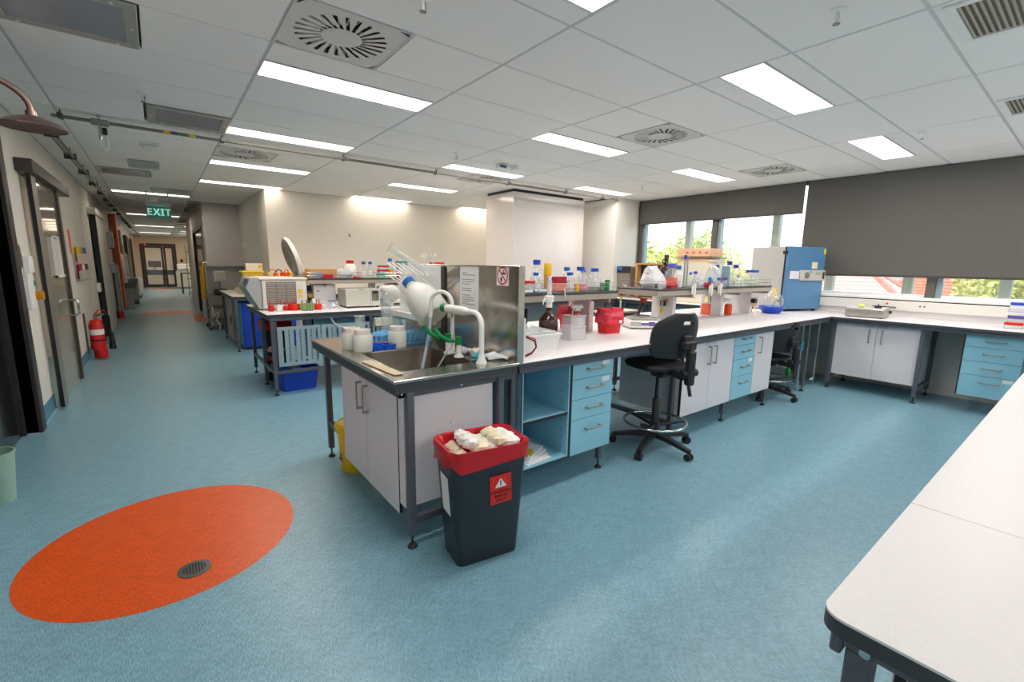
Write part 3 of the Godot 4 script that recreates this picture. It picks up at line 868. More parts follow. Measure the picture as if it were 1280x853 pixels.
func leg(t: Node3D, x: float, z: float, top := 0.84) -> void:
	if not shared.has("foot"):
		shared.foot = MB.new().lathe([Vector2(0.026, 0.0), Vector2(0.026, 0.006), Vector2(0.012, 0.022), Vector2(0.006, 0.024), Vector2(0.006, 0.075)], 12).mesh()
	var o := part("leg", MB.new().bc(Vector3(x - 0.019, 0.07, z - 0.019), Vector3(x + 0.019, top, z + 0.019), 0.003), frame_grey, t)
	var f := part("levelling_foot", shared.foot, black_plastic, o)
	f.position = Vector3(x, 0, z)

func rail(t: Node3D, a: Vector3, b: Vector3, called := "rail") -> void:
	part(called, MB.new().bc(a, b, 0.003), frame_grey, t)

func bow_handle(len: float, vertical: bool) -> Mesh:
	var key := "bow%.3f%s" % [len, vertical]
	if not shared.has(key):
		var h := len / 2
		var mb := MB.new()
		if vertical:
			mb.bc(Vector3(-0.006, -h, 0.026), Vector3(0.006, h, 0.034), 0.002)
			for s in [-1, 1]: mb.bc(Vector3(-0.006, s * (h - 0.006) - 0.006, 0), Vector3(0.006, s * (h - 0.006) + 0.006, 0.03))
		else:
			mb.bc(Vector3(-h, -0.006, 0.026), Vector3(h, 0.006, 0.034), 0.002)
			for s in [-1, 1]: mb.bc(Vector3(s * (h - 0.006) - 0.006, -0.006, 0), Vector3(s * (h - 0.006) + 0.006, 0.006, 0.03))
		shared[key] = mb.mesh()
	return shared[key]

# a front panel with a dark edge; child handle
func front(called: String, t: Node3D, x0: float, x1: float, y0: float, y1: float, m: Material) -> MeshInstance3D:
	var g := 0.0015
	var d := part(called, MB.new().bc(Vector3(x0 + g, y0 + g, -0.001), Vector3(x1 - g, y1 - g, 0.002), 0.0008), m, t)
	part("edge_band", MB.new().bc(Vector3(x0 + g, y0 + g, -0.018), Vector3(x1 - g, y1 - g, -0.001)), dark_edge, d)
	return d

func drawer_unit(label: String, at: Vector3, turn: float, w: float, ys: Array, depth := 0.55, tags := []) -> void:
	var t := thing("drawer_unit", label, "drawers", at, turn, "blue drawer units")
	part("carcass", MB.new().bc(Vector3(0.004, ys[0], -depth), Vector3(w - 0.004, ys[-1], -0.019)), cab_blue, t)
	part("side_edge", MB.new().bc(Vector3(-0.004, ys[0], -0.03), Vector3(0.006, ys[-1], 0.0)), dark_edge, t)
	for i in ys.size() - 1:
		var d := front("drawer", t, 0.006, w, ys[i], ys[i + 1], cab_blue)
		var h := part("handle", bow_handle(0.155, false), handle_m, d)
		h.position = Vector3(w * 0.53, lerpf(ys[i], ys[i + 1], 0.70 if ys[i + 1] - ys[i] > 0.18 else 0.55), 0.002)
		if i in tags:
			part("paper_tag", MB.new().bc(Vector3(w - 0.11, ys[i + 1] - 0.045, 0.002), Vector3(w - 0.035, ys[i + 1] - 0.01, 0.0028)), M("paper"), d)

func cupboard(label: String, at: Vector3, turn: float, w: float, y0: float, y1: float, doors: Array, depth := 0.60, tags := true) -> Node3D:
	var t := thing("base_cupboard", label, "cupboard", at, turn, "white base cupboards")
	part("carcass", MB.new().bc(Vector3(0.0, y0, -depth), Vector3(w, y1, -0.019)), cab_white, t)
	part("side_edge", MB.new().bc(Vector3(-0.003, y0, -0.022), Vector3(0.004, y1, 0.0)), dark_edge, t)
	for i in doors.size():
		var e: Array = doors[i]
		var d := front("door", t, e[0], e[1], y0, y1, cab_white)
		var h := part("handle", bow_handle(0.165, true), handle_m, d)
		h.position = Vector3(e[2], y1 - 0.145, 0.002)
		if tags:
			var lx: float = minf(e[1] - 0.10, maxf(e[0] + 0.01, e[2] - 0.06))
			part("label_strip", MB.new().bc(Vector3(lx, y1 - 0.05, 0.002), Vector3(lx + 0.09, y1 - 0.015, 0.0026)), M("label_lilac"), d)
	return t

func reagent_shelf(label: String, x0: float, x1: float, zf: float, zb: float, ups: Array, y := 1.26, guard := true) -> void:
	var t := thing("reagent_shelf", label, "shelf", Vector3.ZERO, 0.0, "raised reagent shelves")
	part("board", MB.new().bc(Vector3(x0, y - 0.016, zb), Vector3(x1, y, zf), 0.002), core, t)
	part("front_beam", MB.new().bc(Vector3(x0 + 0.002, y - 0.066, zf - 0.035), Vector3(x1 - 0.002, y - 0.016, zf - 0.006), 0.004), M("beam", rgb(176, 168, 156), 0.4, 0.5), t)
	part("back_beam", MB.new().bc(Vector3(x0 + 0.002, y - 0.066, zb + 0.006), Vector3(x1 - 0.002, y - 0.016, zb + 0.035), 0.004), M("beam"), t)
	part("end_plate", MB.new().bc(Vector3(x0, y - 0.066, zb + 0.02), Vector3(x0 + 0.004, y - 0.016, zf - 0.02)), M("beam"), t)
	for u in ups:
		part("upright", MB.new().bc(Vector3(u - 0.03, 0.9, -0.145 + (zf + zb) / 2 - 0.115), Vector3(u + 0.03, y - 0.066, -0.145 + (zf + zb) / 2 + 0.145), 0.004), M("upright_white", rgb(232, 229, 232), 0.35), t)
		part("bracket", MB.new().bc(Vector3(u - 0.012, y - 0.10, zb + 0.04), Vector3(u + 0.012, y - 0.05, zf - 0.04)), M("beam"), t)
	if guard:
		var g := MB.new()
		for z in [zf - 0.012, zb + 0.012]:
			for h in [0.035, 0.07]:
				g.cyl(Vector3(x0 + 0.01, y + h, z), Vector3(x1 - 0.01, y + h, z), 0.0022, -1, 5)
		for x in [x0 + 0.01, x1 - 0.01]:
			for h in [0.035, 0.07]: g.cyl(Vector3(x, y + h, zf - 0.012), Vector3(x, y + h, zb + 0.012), 0.0022, -1, 5)
		var n := int((x1 - x0) / 0.35) + 1
		for i in n + 1:
			var x := lerpf(x0 + 0.01, x1 - 0.01, float(i) / n)
			for z in [zf - 0.012, zb + 0.012]: g.cyl(Vector3(x, y, z), Vector3(x, y + 0.072, z), 0.0025, -1, 5)
		part("wire_guard", g, M("chrome"), t)

func V2(a: float, b: float) -> Vector2: return Vector2(a, b)

func build_benches() -> void:
	# ---- main island
	var f := worktop([V2(1.60, -2.0), V2(7.295, -2.0), V2(7.295, -3.49), V2(1.60, -3.49)], "main island bench, long white top carrying the bottle shelves")
	var wf := worktop([V2(6.50, -0.22), V2(7.295, -0.22), V2(7.295, -1.997), V2(6.50, -1.997)], "window bench with white top under the pulled down blind")
	var bf := worktop([V2(6.50, -3.493), V2(7.295, -3.493), V2(7.295, -5.365), V2(6.50, -5.365)], "window bench with white top behind the main island")
	# near bench with rounded free corner
	var near := [V2(1.412, 0.56), V2(1.412, -0.217)]
	for i in 6:
		var a := -PI / 2 - PI / 2 * i / 5.0
		near.push_back(V2(0.862 + cos(a) * 0.035, -0.182 + sin(a) * 0.035))
	for i in 6:
		var a := PI - PI / 2 * i / 5.0
		near.push_back(V2(0.862 + cos(a) * 0.035, 0.525 + sin(a) * 0.035))
	var nf := worktop(near, "near white bench with rounded corner in the foreground")
	worktop([V2(1.4145, 0.56), V2(7.295, 0.56), V2(7.295, -0.217), V2(1.4145, -0.217)], "long white bench joined to the near rounded one")

	rail(f, Vector3(1.62, 0.83, -2.06), Vector3(7.28, 0.868, -2.015))
	rail(f, Vector3(1.62, 0.83, -3.475), Vector3(7.28, 0.868, -3.43))
	for x in [1.62, 2.49, 3.33, 5.10, 6.10]:
		rail(f, Vector3(x - 0.02, 0.83, -3.43), Vector3(x + 0.02, 0.868, -2.06), "cross_rail")
	for x in [2.44, 4.20, 5.075, 6.08]:
		leg(f, x, -2.10 if x < 6 else -2.09, 0.83); leg(f, x, -3.42, 0.83)
	leg(f, 3.36, -2.12, 0.83); leg(f, 3.36, -3.42, 0.83)
	leg(f, 1.62, -2.09, 0.83); leg(f, 1.62, -3.42, 0.83)
	rail(f, Vector3(3.34, 0.12, -3.42), Vector3(3.38, 0.16, -2.12), "low_rail")
	rail(f, Vector3(1.62, 0.12, -3.44), Vector3(6.08, 0.16, -3.40), "low_rail")

	# open blue shelf unit
	var s := thing("open_shelf_unit", "open blue shelf unit under the island next to the waste bin", "shelf unit", Vector3(1.66, 0, -2.05))
	part("side_panel", MB.new().bc(Vector3(0, 0.19, -0.56), Vector3(0.018, 0.842, 0)), cab_blue, s)
	part("side_panel", MB.new().bc(Vector3(0.40, 0.19, -0.56), Vector3(0.418, 0.842, 0)), cab_blue, s)
	part("back_panel", MB.new().bc(Vector3(0.018, 0.19, -0.56), Vector3(0.40, 0.842, -0.545)), cab_blue, s)
	part("base_panel", MB.new().bc(Vector3(0.018, 0.19, -0.545), Vector3(0.40, 0.208, 0)), cab_blue, s)
	part("top_panel", MB.new().bc(Vector3(0.018, 0.824, -0.545), Vector3(0.40, 0.842, 0)), cab_blue, s)
	part("shelf", MB.new().bc(Vector3(0.019, 0.49, -0.543), Vector3(0.399, 0.508, -0.004)), cab_blue, s)
	var ed := MB.new()
	ed.bc(Vector3(-0.001, 0.19, 0), Vector3(0.008, 0.842, 0.002)).bc(Vector3(0.410, 0.19, 0), Vector3(0.419, 0.842, 0.002))
	ed.bc(Vector3(0.008, 0.19, 0), Vector3(0.41, 0.198, 0.002)).bc(Vector3(0.008, 0.834, 0), Vector3(0.41, 0.842, 0.002)).bc(Vector3(0.02, 0.489, -0.004), Vector3(0.40, 0.509, -0.002))
	part("edge_band", ed, dark_edge, s)
	for i in 9:
		part("peg_hole", MB.new().cyl(Vector3(0.3985, 0.25 + 0.065 * i, -0.06), Vector3(0.4005, 0.25 + 0.065 * i, -0.06), 0.004, -1, 6), dark_edge, s)
	var pb := thing("paper_bundle", "loose papers with a yellow strip in the open blue shelf", "papers", Vector3(1.74, 0.209, -2.16), 0.25)
	for i in 4:
		part("sheet", MB.new().at(Vector3(0.01 * i, 0.004 + 0.009 * i, -0.01 * i), 0.12 * i - 0.15).bc(Vector3(-0.02, -0.003, -0.15), Vector3(0.20, 0.003, 0.10)), M("paper"), pb)
	part("yellow_strip", MB.new().at(Vector3(0.04, 0.036, 0.03), 0.5).bc(Vector3(0, -0.002, 0), Vector3(0.10, 0.003, 0.035)), M("yellow"), pb)
	var flap := M("dusty", rgb(200, 200, 196), 0.8)
	solo("folder", MB.new().bc(Vector3(-0.1, 0, -0.12), Vector3(0.1, 0.02, 0.12), 0.003), flap, "white folder behind the loose papers in blue shelf", "folder", Vector3(1.88, 0.209, -2.42), 0.3)

	drawer_unit("four blue drawers beside the open blue shelf unit", Vector3(2.085, 0, -2.05), 0, 0.405, [0.187, 0.435, 0.576, 0.716, 0.838], 0.55, [2, 3])
	cupboard("white double cupboard right behind the tall stool", Vector3(3.39, 0, -2.05), 0, 0.83, 0.205, 0.85, [[0.0, 0.415, 0.375], [0.415, 0.83, 0.465]], 0.65)
	drawer_unit("four blue drawers between the white cupboards of main island", Vector3(4.222, 0, -2.05), 0, 0.423, [0.208, 0.43, 0.60, 0.735, 0.85], 0.55, [1])
	cupboard("white single door cupboard beside the stool pushed under the bench", Vector3(4.648, 0, -2.05), 0, 0.402, 0.205, 0.85, [[0.0, 0.402, 0.085]], 0.60, false)
	# dark panel closing the far side of the island
	solo("back_panel_board", MB.new().bc(Vector3(1.66, 0.16, -2.76), Vector3(3.32, 0.83, -2.74)), cab_blue, "pale blue back board in the knee space behind the stool", "panel", Vector3.ZERO)
	solo("back_panel_board", MB.new().bc(Vector3(5.1, 0.2, -2.76), Vector3(7.25, 0.83, -2.74)), cab_white, "white back board in the corner knee space of main island", "panel", Vector3.ZERO)
	# instrument rack in the knee space
	var ir := thing("module_rack", "dark rack of modules with green boards in stool knee space", "rack", Vector3(2.56, 0.16, -2.50))
	part("case", MB.new().bc(Vector3(0, 0, -0.22), Vector3(0.34, 0.60, 0), 0.004), M("black"), ir)
	for i in 6:
		var y := 0.03 + 0.095 * i
		part("module", MB.new().bc(Vector3(0.01, y, 0), Vector3(0.33, y + 0.05, 0.02), 0.003), [M("green"), M("ink"), M("galv"), M("ink"), M("holder_sheet"), M("ink")][i], ir)

	# ---- window run
	rail(wf, Vector3(6.53, 0.83, -1.99), Vector3(6.575, 0.868, -0.22))
	for z in [-1.985, -1.145]:
		leg(wf, 6.575, z, 0.83); leg(wf, 7.17, z, 0.83)
		rail(wf, Vector3(6.59, 0.14, z - 0.015), Vector3(7.16, 0.18, z + 0.015), "low_rail")
		rail(wf, Vector3(6.55, 0.83, z - 0.02), Vector3(7.28, 0.868, z + 0.02), "cross_rail")
	cupboard("white double cupboard under the window bench", Vector3(6.60, 0, -1.965), -PI / 2, 0.80, 0.183, 0.84, [[0.0, 0.405, 0.34], [0.405, 0.80, 0.46]], 0.55)
	drawer_unit("four blue drawers under the window bench by near worktop", Vector3(6.60, 0, -0.82), -PI / 2, 0.43, [0.184, 0.409, 0.555, 0.702, 0.828], 0.55, [0])
	# ---- near bench
	rail(nf, Vector3(0.865, 0.83, -0.19), Vector3(7.28, 0.868, -0.15))
	rail(nf, Vector3(0.865, 0.83, -0.15), Vector3(0.905, 0.868, 0.50))
	rail(nf, Vector3(0.865, 0.83, 0.50), Vector3(7.28, 0.868, 0.54))
	for x in [0.885, 2.2, 3.6, 5.0, 6.2]:
		leg(nf, x, -0.165, 0.83); leg(nf, x, 0.515, 0.83)
	rail(nf, Vector3(0.87, 0.14, -0.15), Vector3(0.90, 0.18, 0.50), "low_rail")
	part("corner_plate", MB.new().bc(Vector3(0.858, 0.815, -0.205), Vector3(0.93, 0.866, -0.188), 0.003), frame_grey, nf)
	part("bolt", MB.new().cyl(Vector3(0.858, 0.845, -0.155), Vector3(0.852, 0.845, -0.155), 0.008, -1, 12), M("chrome"), nf)
	cupboard("white cupboard under the near rounded worktop", Vector3(1.50, 0, -0.13), PI, 0.57, 0.2, 0.83, [[0.0, 0.55, 0.08]], 0.55, false)
	# ---- bay behind the main island
	rail(bf, Vector3(6.53, 0.83, -5.36), Vector3(6.575, 0.868, -3.5))
	for z in [-5.2, -4.4, -3.6]: leg(bf, 6.57, z, 0.83)
	var dk := M("slate_panel", rgb(70, 84, 92), 0.4)
	for j in 2:
		var t := thing("slate_cupboard", ["slate grey cupboard in the corner behind the waste bag", "slate grey cupboard behind the balance pan"][j], "cupboard", Vector3(6.60, 0, [-5.30, -4.75][j]), -PI / 2, "slate cupboards of the back bay")
		part("carcass", MB.new().bc(Vector3(0, 0.19, -0.5), Vector3(0.53, 0.84, -0.018)), dk, t)
		part("door", MB.new().bc(Vector3(0.003, 0.19, -0.018), Vector3(0.527, 0.84, 0), 0.002), dk, t)
		part("handle", bow_handle(0.165, true), handle_m, t).position = Vector3(0.46, 0.70, 0)
	drawer_unit("blue drawers glimpsed behind the balance in the back bay", Vector3(6.60, 0, -4.20), -PI / 2, 0.45, [0.184, 0.409, 0.555, 0.702, 0.83], 0.5)

	# ---- raised shelves
	reagent_shelf("first bottle shelf of the island next to the steel splash panel", 1.64, 3.06, -2.50, -2.98, [1.75, 3.0])
	reagent_shelf("second bottle shelf of the island in front of the window", 3.62, 5.95, -2.50, -2.98, [4.27, 5.26, 5.98])

	# ---- wire rack under the corner
	var w := thing("wire_rack", "chrome wire shelf rack under the corner of the island", "rack", Vector3(6.02, 0, -2.12))
	for a in [0.0, 0.5]:
		for b in [0.0, -0.4]:
			part("post", MB.new().cyl(Vector3(a, 0, b), Vector3(a, 0.80, b), 0.008, -1, 8), M("chrome"), w)
	for y in [0.10, 0.45, 0.77]:
		var g := MB.new()
		for i in 9: g.cyl(Vector3(0, y, -0.05 * i), Vector3(0.5, y, -0.05 * i), 0.0025, -1, 5)
		for i in 3: g.cyl(Vector3(0.25 * i, y - 0.005, 0), Vector3(0.25 * i, y - 0.005, -0.4), 0.004, -1, 5)
		part("wire_shelf", g, M("chrome"), w)
	solo("shelf_tag", MB.new().bc(Vector3(-0.05, -0.012, 0), Vector3(0.05, 0.012, 0.003)), M("paper"), "white tag clipped on the lowest wire shelf", "tag", Vector3(6.40, 0.105, -2.105))
	solo("blue_tray", MB.new().bc(Vector3(-0.14, 0, -0.12), Vector3(0.14, 0.08, 0.12), 0.01), M("sky_cap"), "blue tray on the middle wire shelf", "tray", Vector3(6.18, 0.455, -2.32))
	for j in 3:
		solo("green_bottle", MB.new().lathe([Vector2(0.035, 0), Vector2(0.035, 0.09), Vector2(0.015, 0.12), Vector2(0.015, 0.14)], 10), M("green"), ["green bottle on middle wire shelf, nearest", "green bottle on the middle wire shelf, central", "green bottle on the lowest wire shelf"][j], "bottle", [Vector3(6.36, 0.455, -2.24), Vector3(6.44, 0.455, -2.36), Vector3(6.2, 0.105, -2.3)][j], 0.0, "green bottles of the wire rack")

# ---------------------------------------------------------------- sink unit
func build_sink() -> void:
	var t := thing("sink_bench", "stainless steel sink bench on grey legs at the island end", "sink", Vector3.ZERO)
	var y0 := 0.888
	var y1 := 0.902
	var hx0 := 0.955; var hx1 := 1.425; var hz0 := -2.78; var hz1 := -2.18
	var top := MB.new()
	top.bc(Vector3(0.838, y0, hz1), Vector3(1.598, y1, -1.995), 0.003)
	top.bc(Vector3(0.838, y0, -3.49), Vector3(1.598, y1, hz0), 0.003)
	top.bc(Vector3(0.838, y0, hz0), Vector3(hx0, y1, hz1))
	top.bc(Vector3(hx1, y0, hz0), Vector3(1.598, y1, hz1))
	part("deck", top, steel, t)
	var w := hx1 - hx0; var d := hz1 - hz0
	var c := Vector2((hx0 + hx1) / 2, (hz0 + hz1) / 2)
	var basin := MB.new()
	basin.loft([ring3(rrect(w + 0.004, d + 0.004, 0.001, 6, c), y1 + 0.0005), ring3(rrect(w - 0.012, d - 0.012, 0.07, 6, c), y1 - 0.004), ring3(rrect(w - 0.02, d - 0.02, 0.07, 6, c), y1 - 0.02), ring3(rrect(w - 0.04, d - 0.04, 0.07, 6, c), y1 - 0.17), ring3(rrect(w - 0.09, d - 0.09, 0.06, 6, c), y1 - 0.20), ring3(rrect(0.08, 0.08, 0.039, 6, c), y1 - 0.208)], false, true)
	part("basin", basin, M("basin_steel", rgb(128, 119, 109), 0.45, 1.0), t)
	part("drain", MB.new().lathe([Vector2(0.035, 0), Vector2(0.035, 0.004), Vector2(0.025, 0.005), Vector2(0.02, 0.001), Vector2(0.0, 0.001)], 16, Vector3(c.x, y1 - 0.207, c.y)), M("chrome"), t)
	var rim := MB.new()
	rim.bc(Vector3(0.835, y1 - 0.006, -3.492), Vector3(0.850, y1 + 0.004, -1.992), 0.003).bc(Vector3(0.850, y1 - 0.006, -2.006), Vector3(1.598, y1 + 0.004, -1.992), 0.003)
	part("raised_rim", rim, steel, t)
	part("core_edge", MB.new().bc(Vector3(0.845, 0.838, -3.485), Vector3(0.90, 0.888, -2.0)).bc(Vector3(0.90, 0.838, -2.10), Vector3(1.587, 0.888, -2.0)).bc(Vector3(0.90, 0.838, -3.485), Vector3(1.587, 0.888, -2.90)), core, t)
	solo("rubber_stopper", MB.new().lathe([Vector2(0.022, 0), Vector2(0.026, 0.03), Vector2(0.01, 0.034), Vector2(0.008, 0.06)], 12), M("black"), "black rubber stopper hanging on the inner sink wall", "stopper", Vector3(1.38, 0.80, -2.50))

	var f := t
	rail(f, Vector3(0.875, 0.805, -2.075), Vector3(1.60, 0.84, -2.03))
	rail(f, Vector3(0.875, 0.805, -3.45), Vector3(0.915, 0.84, -2.03))
	rail(f, Vector3(0.915, 0.805, -3.45), Vector3(1.60, 0.84, -3.41))
	leg(f, 0.925, -2.02, 0.84); leg(f, 0.925, -3.42, 0.81); leg(f, 1.56, -3.42, 0.81); leg(f, 1.485, -2.03, 0.84)
	rail(f, Vector3(0.945, 0.13, -2.038), Vector3(1.56, 0.17, -2.005), "low_rail")
	rail(f, Vector3(0.91, 0.25, -3.43), Vector3(0.94, 0.29, -3.05), "low_rail")
	for x in [0.86, 1.2]:
		part("bolt", MB.new().cyl(Vector3(x + 0.03, 0.825, -2.03), Vector3(x + 0.03, 0.825, -2.026), 0.006, -1, 8), M("chrome"), f)
	# sink cupboard: doors face the corridor
	var s := thing("base_cupboard", "white sink cupboard with two doors facing the corridor", "cupboard", Vector3(0.90, 0, -3.0), -PI / 2, "white base cupboards")
	part("carcass", MB.new().bc(Vector3(0, 0.185, -0.6), Vector3(0.88, 0.68, -0.02)), cab_white, s)
	for e in [[0.0, 0.435, 0.37], [0.437, 0.885, 0.475]]:
		var dr := front("door", s, e[0], e[1], 0.15, 0.815, cab_white)
		part("handle", bow_handle(0.17, true), handle_m, dr).position = Vector3(e[2], 0.68, 0.002)
		part("label_strip", MB.new().bc(Vector3(e[2] - 0.04, 0.775, 0.002), Vector3(e[2] + 0.05, 0.80, 0.0026)), M("label_lilac"), dr)
	part("side_panel", MB.new().bc(Vector3(0.885, 0.21, -0.545), Vector3(0.955, 0.835, -0.005)), cab_white, s)
	part("screw", MB.new().cyl(Vector3(0.955, 0.62, -0.27), Vector3(0.957, 0.62, -0.27), 0.004, -1, 6), M("galv"), s)

	# steel splash panel dividing the sink from the bench
	var p := thing("splash_panel", "brushed stainless splash panel standing behind the sink", "splash panel", Vector3.ZERO)
	part("sheet", MB.new().bc(Vector3(1.588, 0.90, -3.49), Vector3(1.602, 1.455, -2.02)), steel, p)
	part("front_flange", MB.new().bc(Vector3(1.588, 0.895, -2.02), Vector3(1.632, 1.457, -1.998), 0.003), steel, p)
	part("top_fold", MB.new().bc(Vector3(1.582, 1.448, -3.49), Vector3(1.604, 1.457, -2.02), 0.002), steel, p)
	part("pilaster", MB.new().bc(Vector3(1.572, 0.95, -2.868), Vector3(1.588, 1.445, -2.83), 0.002), M("slate_strip", rgb(84, 80, 76), 0.35, 0.6), p)
	var n := thing("printed_notice", "white printed page taped on the steel splash panel", "notice", Vector3(1.5865, 1.17, -2.515), -PI / 2)
	part("page", MB.new().bc(Vector3(-0.112, 0, 0), Vector3(0.112, 0.28, 0.0006)), M("paper"), n)
	var ln := MB.new()
	for i in 15:
		if i in [2, 6, 9]: continue
		ln.bc(Vector3(-0.085, 0.235 - 0.0145 * i, 0.0006), Vector3(-0.085 + (0.06 if i == 0 else 0.13 + 0.04 * sin(i * 2.3)), 0.239 - 0.0145 * i, 0.0009))
	part("text_lines", ln, M("grey_ink", rgb(130, 130, 134), 0.7), n)
	# do-not-drink sign
	var g := thing("prohibition_sign", "round red no-drinking sign on the steel splash panel", "sign", Vector3(1.5865, 1.398, -2.152), -PI / 2)
	part("plate", MB.new().bc(Vector3(-0.059, -0.058, 0), Vector3(0.059, 0.058, 0.0006)), M("paper"), g)
	var rg := MB.new()
	for i in 40:
		var a0 := TAU * i / 40; var a1 := TAU * (i + 1) / 40
		rg.quad(Vector3(cos(a0) * 0.043, sin(a0) * 0.043, 0.0012), Vector3(cos(a0) * 0.053, sin(a0) * 0.053, 0.0012), Vector3(cos(a1) * 0.053, sin(a1) * 0.053, 0.0012), Vector3(cos(a1) * 0.043, sin(a1) * 0.043, 0.0012))
	rg.at(Vector3.ZERO, 0, 0, -PI / 4).bc(Vector3(-0.045, -0.004, 0.0009), Vector3(0.045, 0.004, 0.0013))
	part("red_ring", rg, M("sign_red", rgb(214, 30, 38), 0.5), g)
	part("tap_symbol", MB.new().bc(Vector3(-0.005, 0.008, 0.0006), Vector3(0.03, 0.018, 0.0009)).bc(Vector3(0.006, 0.018, 0.0006), Vector3(0.012, 0.030, 0.0009)).bc(Vector3(0.0, 0.027, 0.0006), Vector3(0.02, 0.031, 0.0009)).bc(Vector3(-0.007, -0.004, 0.0006), Vector3(0.002, 0.014, 0.0009)).bc(Vector3(0.026, 0.0, 0.0006), Vector3(0.03, 0.028, 0.0009)), M("ink"), g)
	part("glass_symbol", MB.new().loft([[Vector3(-0.018, -0.035, 0.0006), Vector3(-0.006, -0.035, 0.0006), Vector3(-0.006, -0.035, 0.0009), Vector3(-0.018, -0.035, 0.0009)], [Vector3(-0.022, -0.010, 0.0006), Vector3(-0.002, -0.010, 0.0006), Vector3(-0.002, -0.010, 0.0009), Vector3(-0.022, -0.010, 0.0009)]], true, true, false), M("ink"), g)

	# taps
	var wp := M("tap_white", rgb(238, 240, 238), 0.25)
	var gp := M("tap_green", rgb(8, 134, 70), 0.35)
	var a := thing("lab_tap", "white bench tap with horizontal spout and green knob", "tap", Vector3(1.42, 0.902, -2.12))
	part("base", MB.new().lathe([Vector2(0.032, 0), Vector2(0.032, 0.006), Vector2(0.020, 0.03), Vector2(0.018, 0.05)], 20), wp, a)
	var pts := [Vector3(0, 0.03, 0), Vector3(0, 0.21, 0)]
	for i in 9:
		var q := PI / 2 * i / 8.0
		pts.push_back(Vector3(0, 0.21 + 0.075 * sin(q), -0.075 + 0.075 * cos(q)))
	pts.push_back(Vector3(0, 0.284, -0.15))
	part("spout", MB.new().tube(pts, 0.0155, 14), wp, a)
	part("valve_body", MB.new().at(Vector3(0, 0.284, -0.13), 0, -PI / 2).lathe([Vector2(0.016, 0), Vector2(0.027, 0.05), Vector2(0.027, 0.255), Vector2(0.02, 0.26)], 16), wp, a)
	part("knob", MB.new().at(Vector3(0, 0.284, -0.39), 0, -PI / 2).lathe([Vector2(0.016, 0), Vector2(0.018, 0.012), Vector2(0.028, 0.05), Vector2(0.022, 0.052)], 10), gp, a)
	part("outlet", MB.new().lathe([Vector2(0.006, -0.03), Vector2(0.009, -0.012), Vector2(0.012, 0.0)], 10, Vector3(0, 0.262, -0.33)), M("chrome"), a)
	var b := thing("gooseneck_tap", "white gooseneck tap with a grey hose into the sink", "tap", Vector3(1.45, 0.902, -2.50))
	part("base", MB.new().lathe([Vector2(0.030, 0), Vector2(0.030, 0.006), Vector2(0.018, 0.03), Vector2(0.016, 0.06), Vector2(0.015, 0.12)], 20), wp, b)
	pts = [Vector3(0, 0.04, 0), Vector3(0, 0.31, 0)]
	for i in 13:
		var q := PI * i / 12.0
		pts.push_back(Vector3(-0.04 + 0.04 * cos(q), 0.31 + 0.075 * sin(q), -0.065 + 0.065 * cos(q)))
	pts.push_back(Vector3(-0.085, 0.22, -0.13))
	part("neck", MB.new().tube(pts, 0.013, 12), wp, b)
	part("hose", MB.new().tube([Vector3(-0.085, 0.22, -0.13), Vector3(-0.10, 0.12, -0.12), Vector3(-0.15, 0.0, -0.08), Vector3(-0.20, -0.12, -0.04)], 0.010, 10), milky("hose", rgb(176, 188, 204)), b)
	part("return_hose", MB.new().tube([Vector3(0.0, 0.12, 0.012), Vector3(-0.01, 0.06, 0.03), Vector3(-0.08, 0.0, 0.05), Vector3(-0.16, -0.10, 0.06)], 0.006, 8), M("clear_plastic"), b)
	for j in 2:
		var v := thing("tap_valve", ["green lever valve on white post nearer the spout tap", "green lever valve on white post beside the gooseneck"][j], "valve", Vector3(1.405, 0.902, [-2.345, -2.475][j]), 0.0, "green lever valves")
		part("post", MB.new().lathe([Vector2(0.030, 0), Vector2(0.030, 0.006), Vector2(0.017, 0.02), Vector2(0.017, 0.075)], 16), wp, v)
		part("knob", MB.new().lathe([Vector2(0.019, 0.075), Vector2(0.019, 0.125), Vector2(0.014, 0.128)], 12), gp, v)
		part("lever", MB.new().tube([Vector3(0, 0.10, 0), Vector3(-0.05, 0.10, -0.04), Vector3(-0.09, 0.13, -0.075), Vector3(-0.115, 0.175, -0.095)], 0.011, 8, 0.015), gp, v)

	# drying rack above the draining end
	var r := thing("drying_rack", "white drying peg rack mounted over the draining end of the sink", "drying rack", Vector3(1.56, 0, -3.18))
	part("back_board", MB.new().bc(Vector3(0.0, 1.075, -0.36), Vector3(0.02, 1.445, 0.315), 0.003), M("white_plastic"), r)
	var tray := MB.new()
	tray.bc(Vector3(-0.13, 1.06, -0.36), Vector3(0.0, 1.075, 0.315)).bc(Vector3(-0.14, 1.06, -0.36), Vector3(-0.13, 1.10, 0.315), 0.002).bc(Vector3(-0.14, 1.06, -0.37), Vector3(0.0, 1.10, -0.36))
	tray.bc(Vector3(-0.13, 1.03, 0.24), Vector3(-0.02, 1.06, 0.31), 0.004).cyl(Vector3(-0.08, 1.03, 0.275), Vector3(-0.08, 1.00, 0.275), 0.009)
	part("drip_tray", tray, M("white_plastic"), r)
	for row in 3:
		for i in 7:
			if row == 2 and i > 3: continue
			var z0 := 0.25 - 0.092 * i + (0.03 if row % 2 else 0.0)
			var y := 1.375 - 0.10 * row
			part("peg", MB.new().tube([Vector3(0.0, y, z0), Vector3(-0.02, y + 0.012, z0), Vector3(-0.12, y + 0.085, z0)], 0.0065, 6), M("white_plastic"), r)
	var jug := thing("carboy", "large translucent white jug with blue cap drying on the peg rack", "jug", Vector3(1.415, 1.225, -2.855))
	jug.quaternion = Quaternion(Vector3.UP, Vector3(-0.25, 0.62, -0.62).normalized())
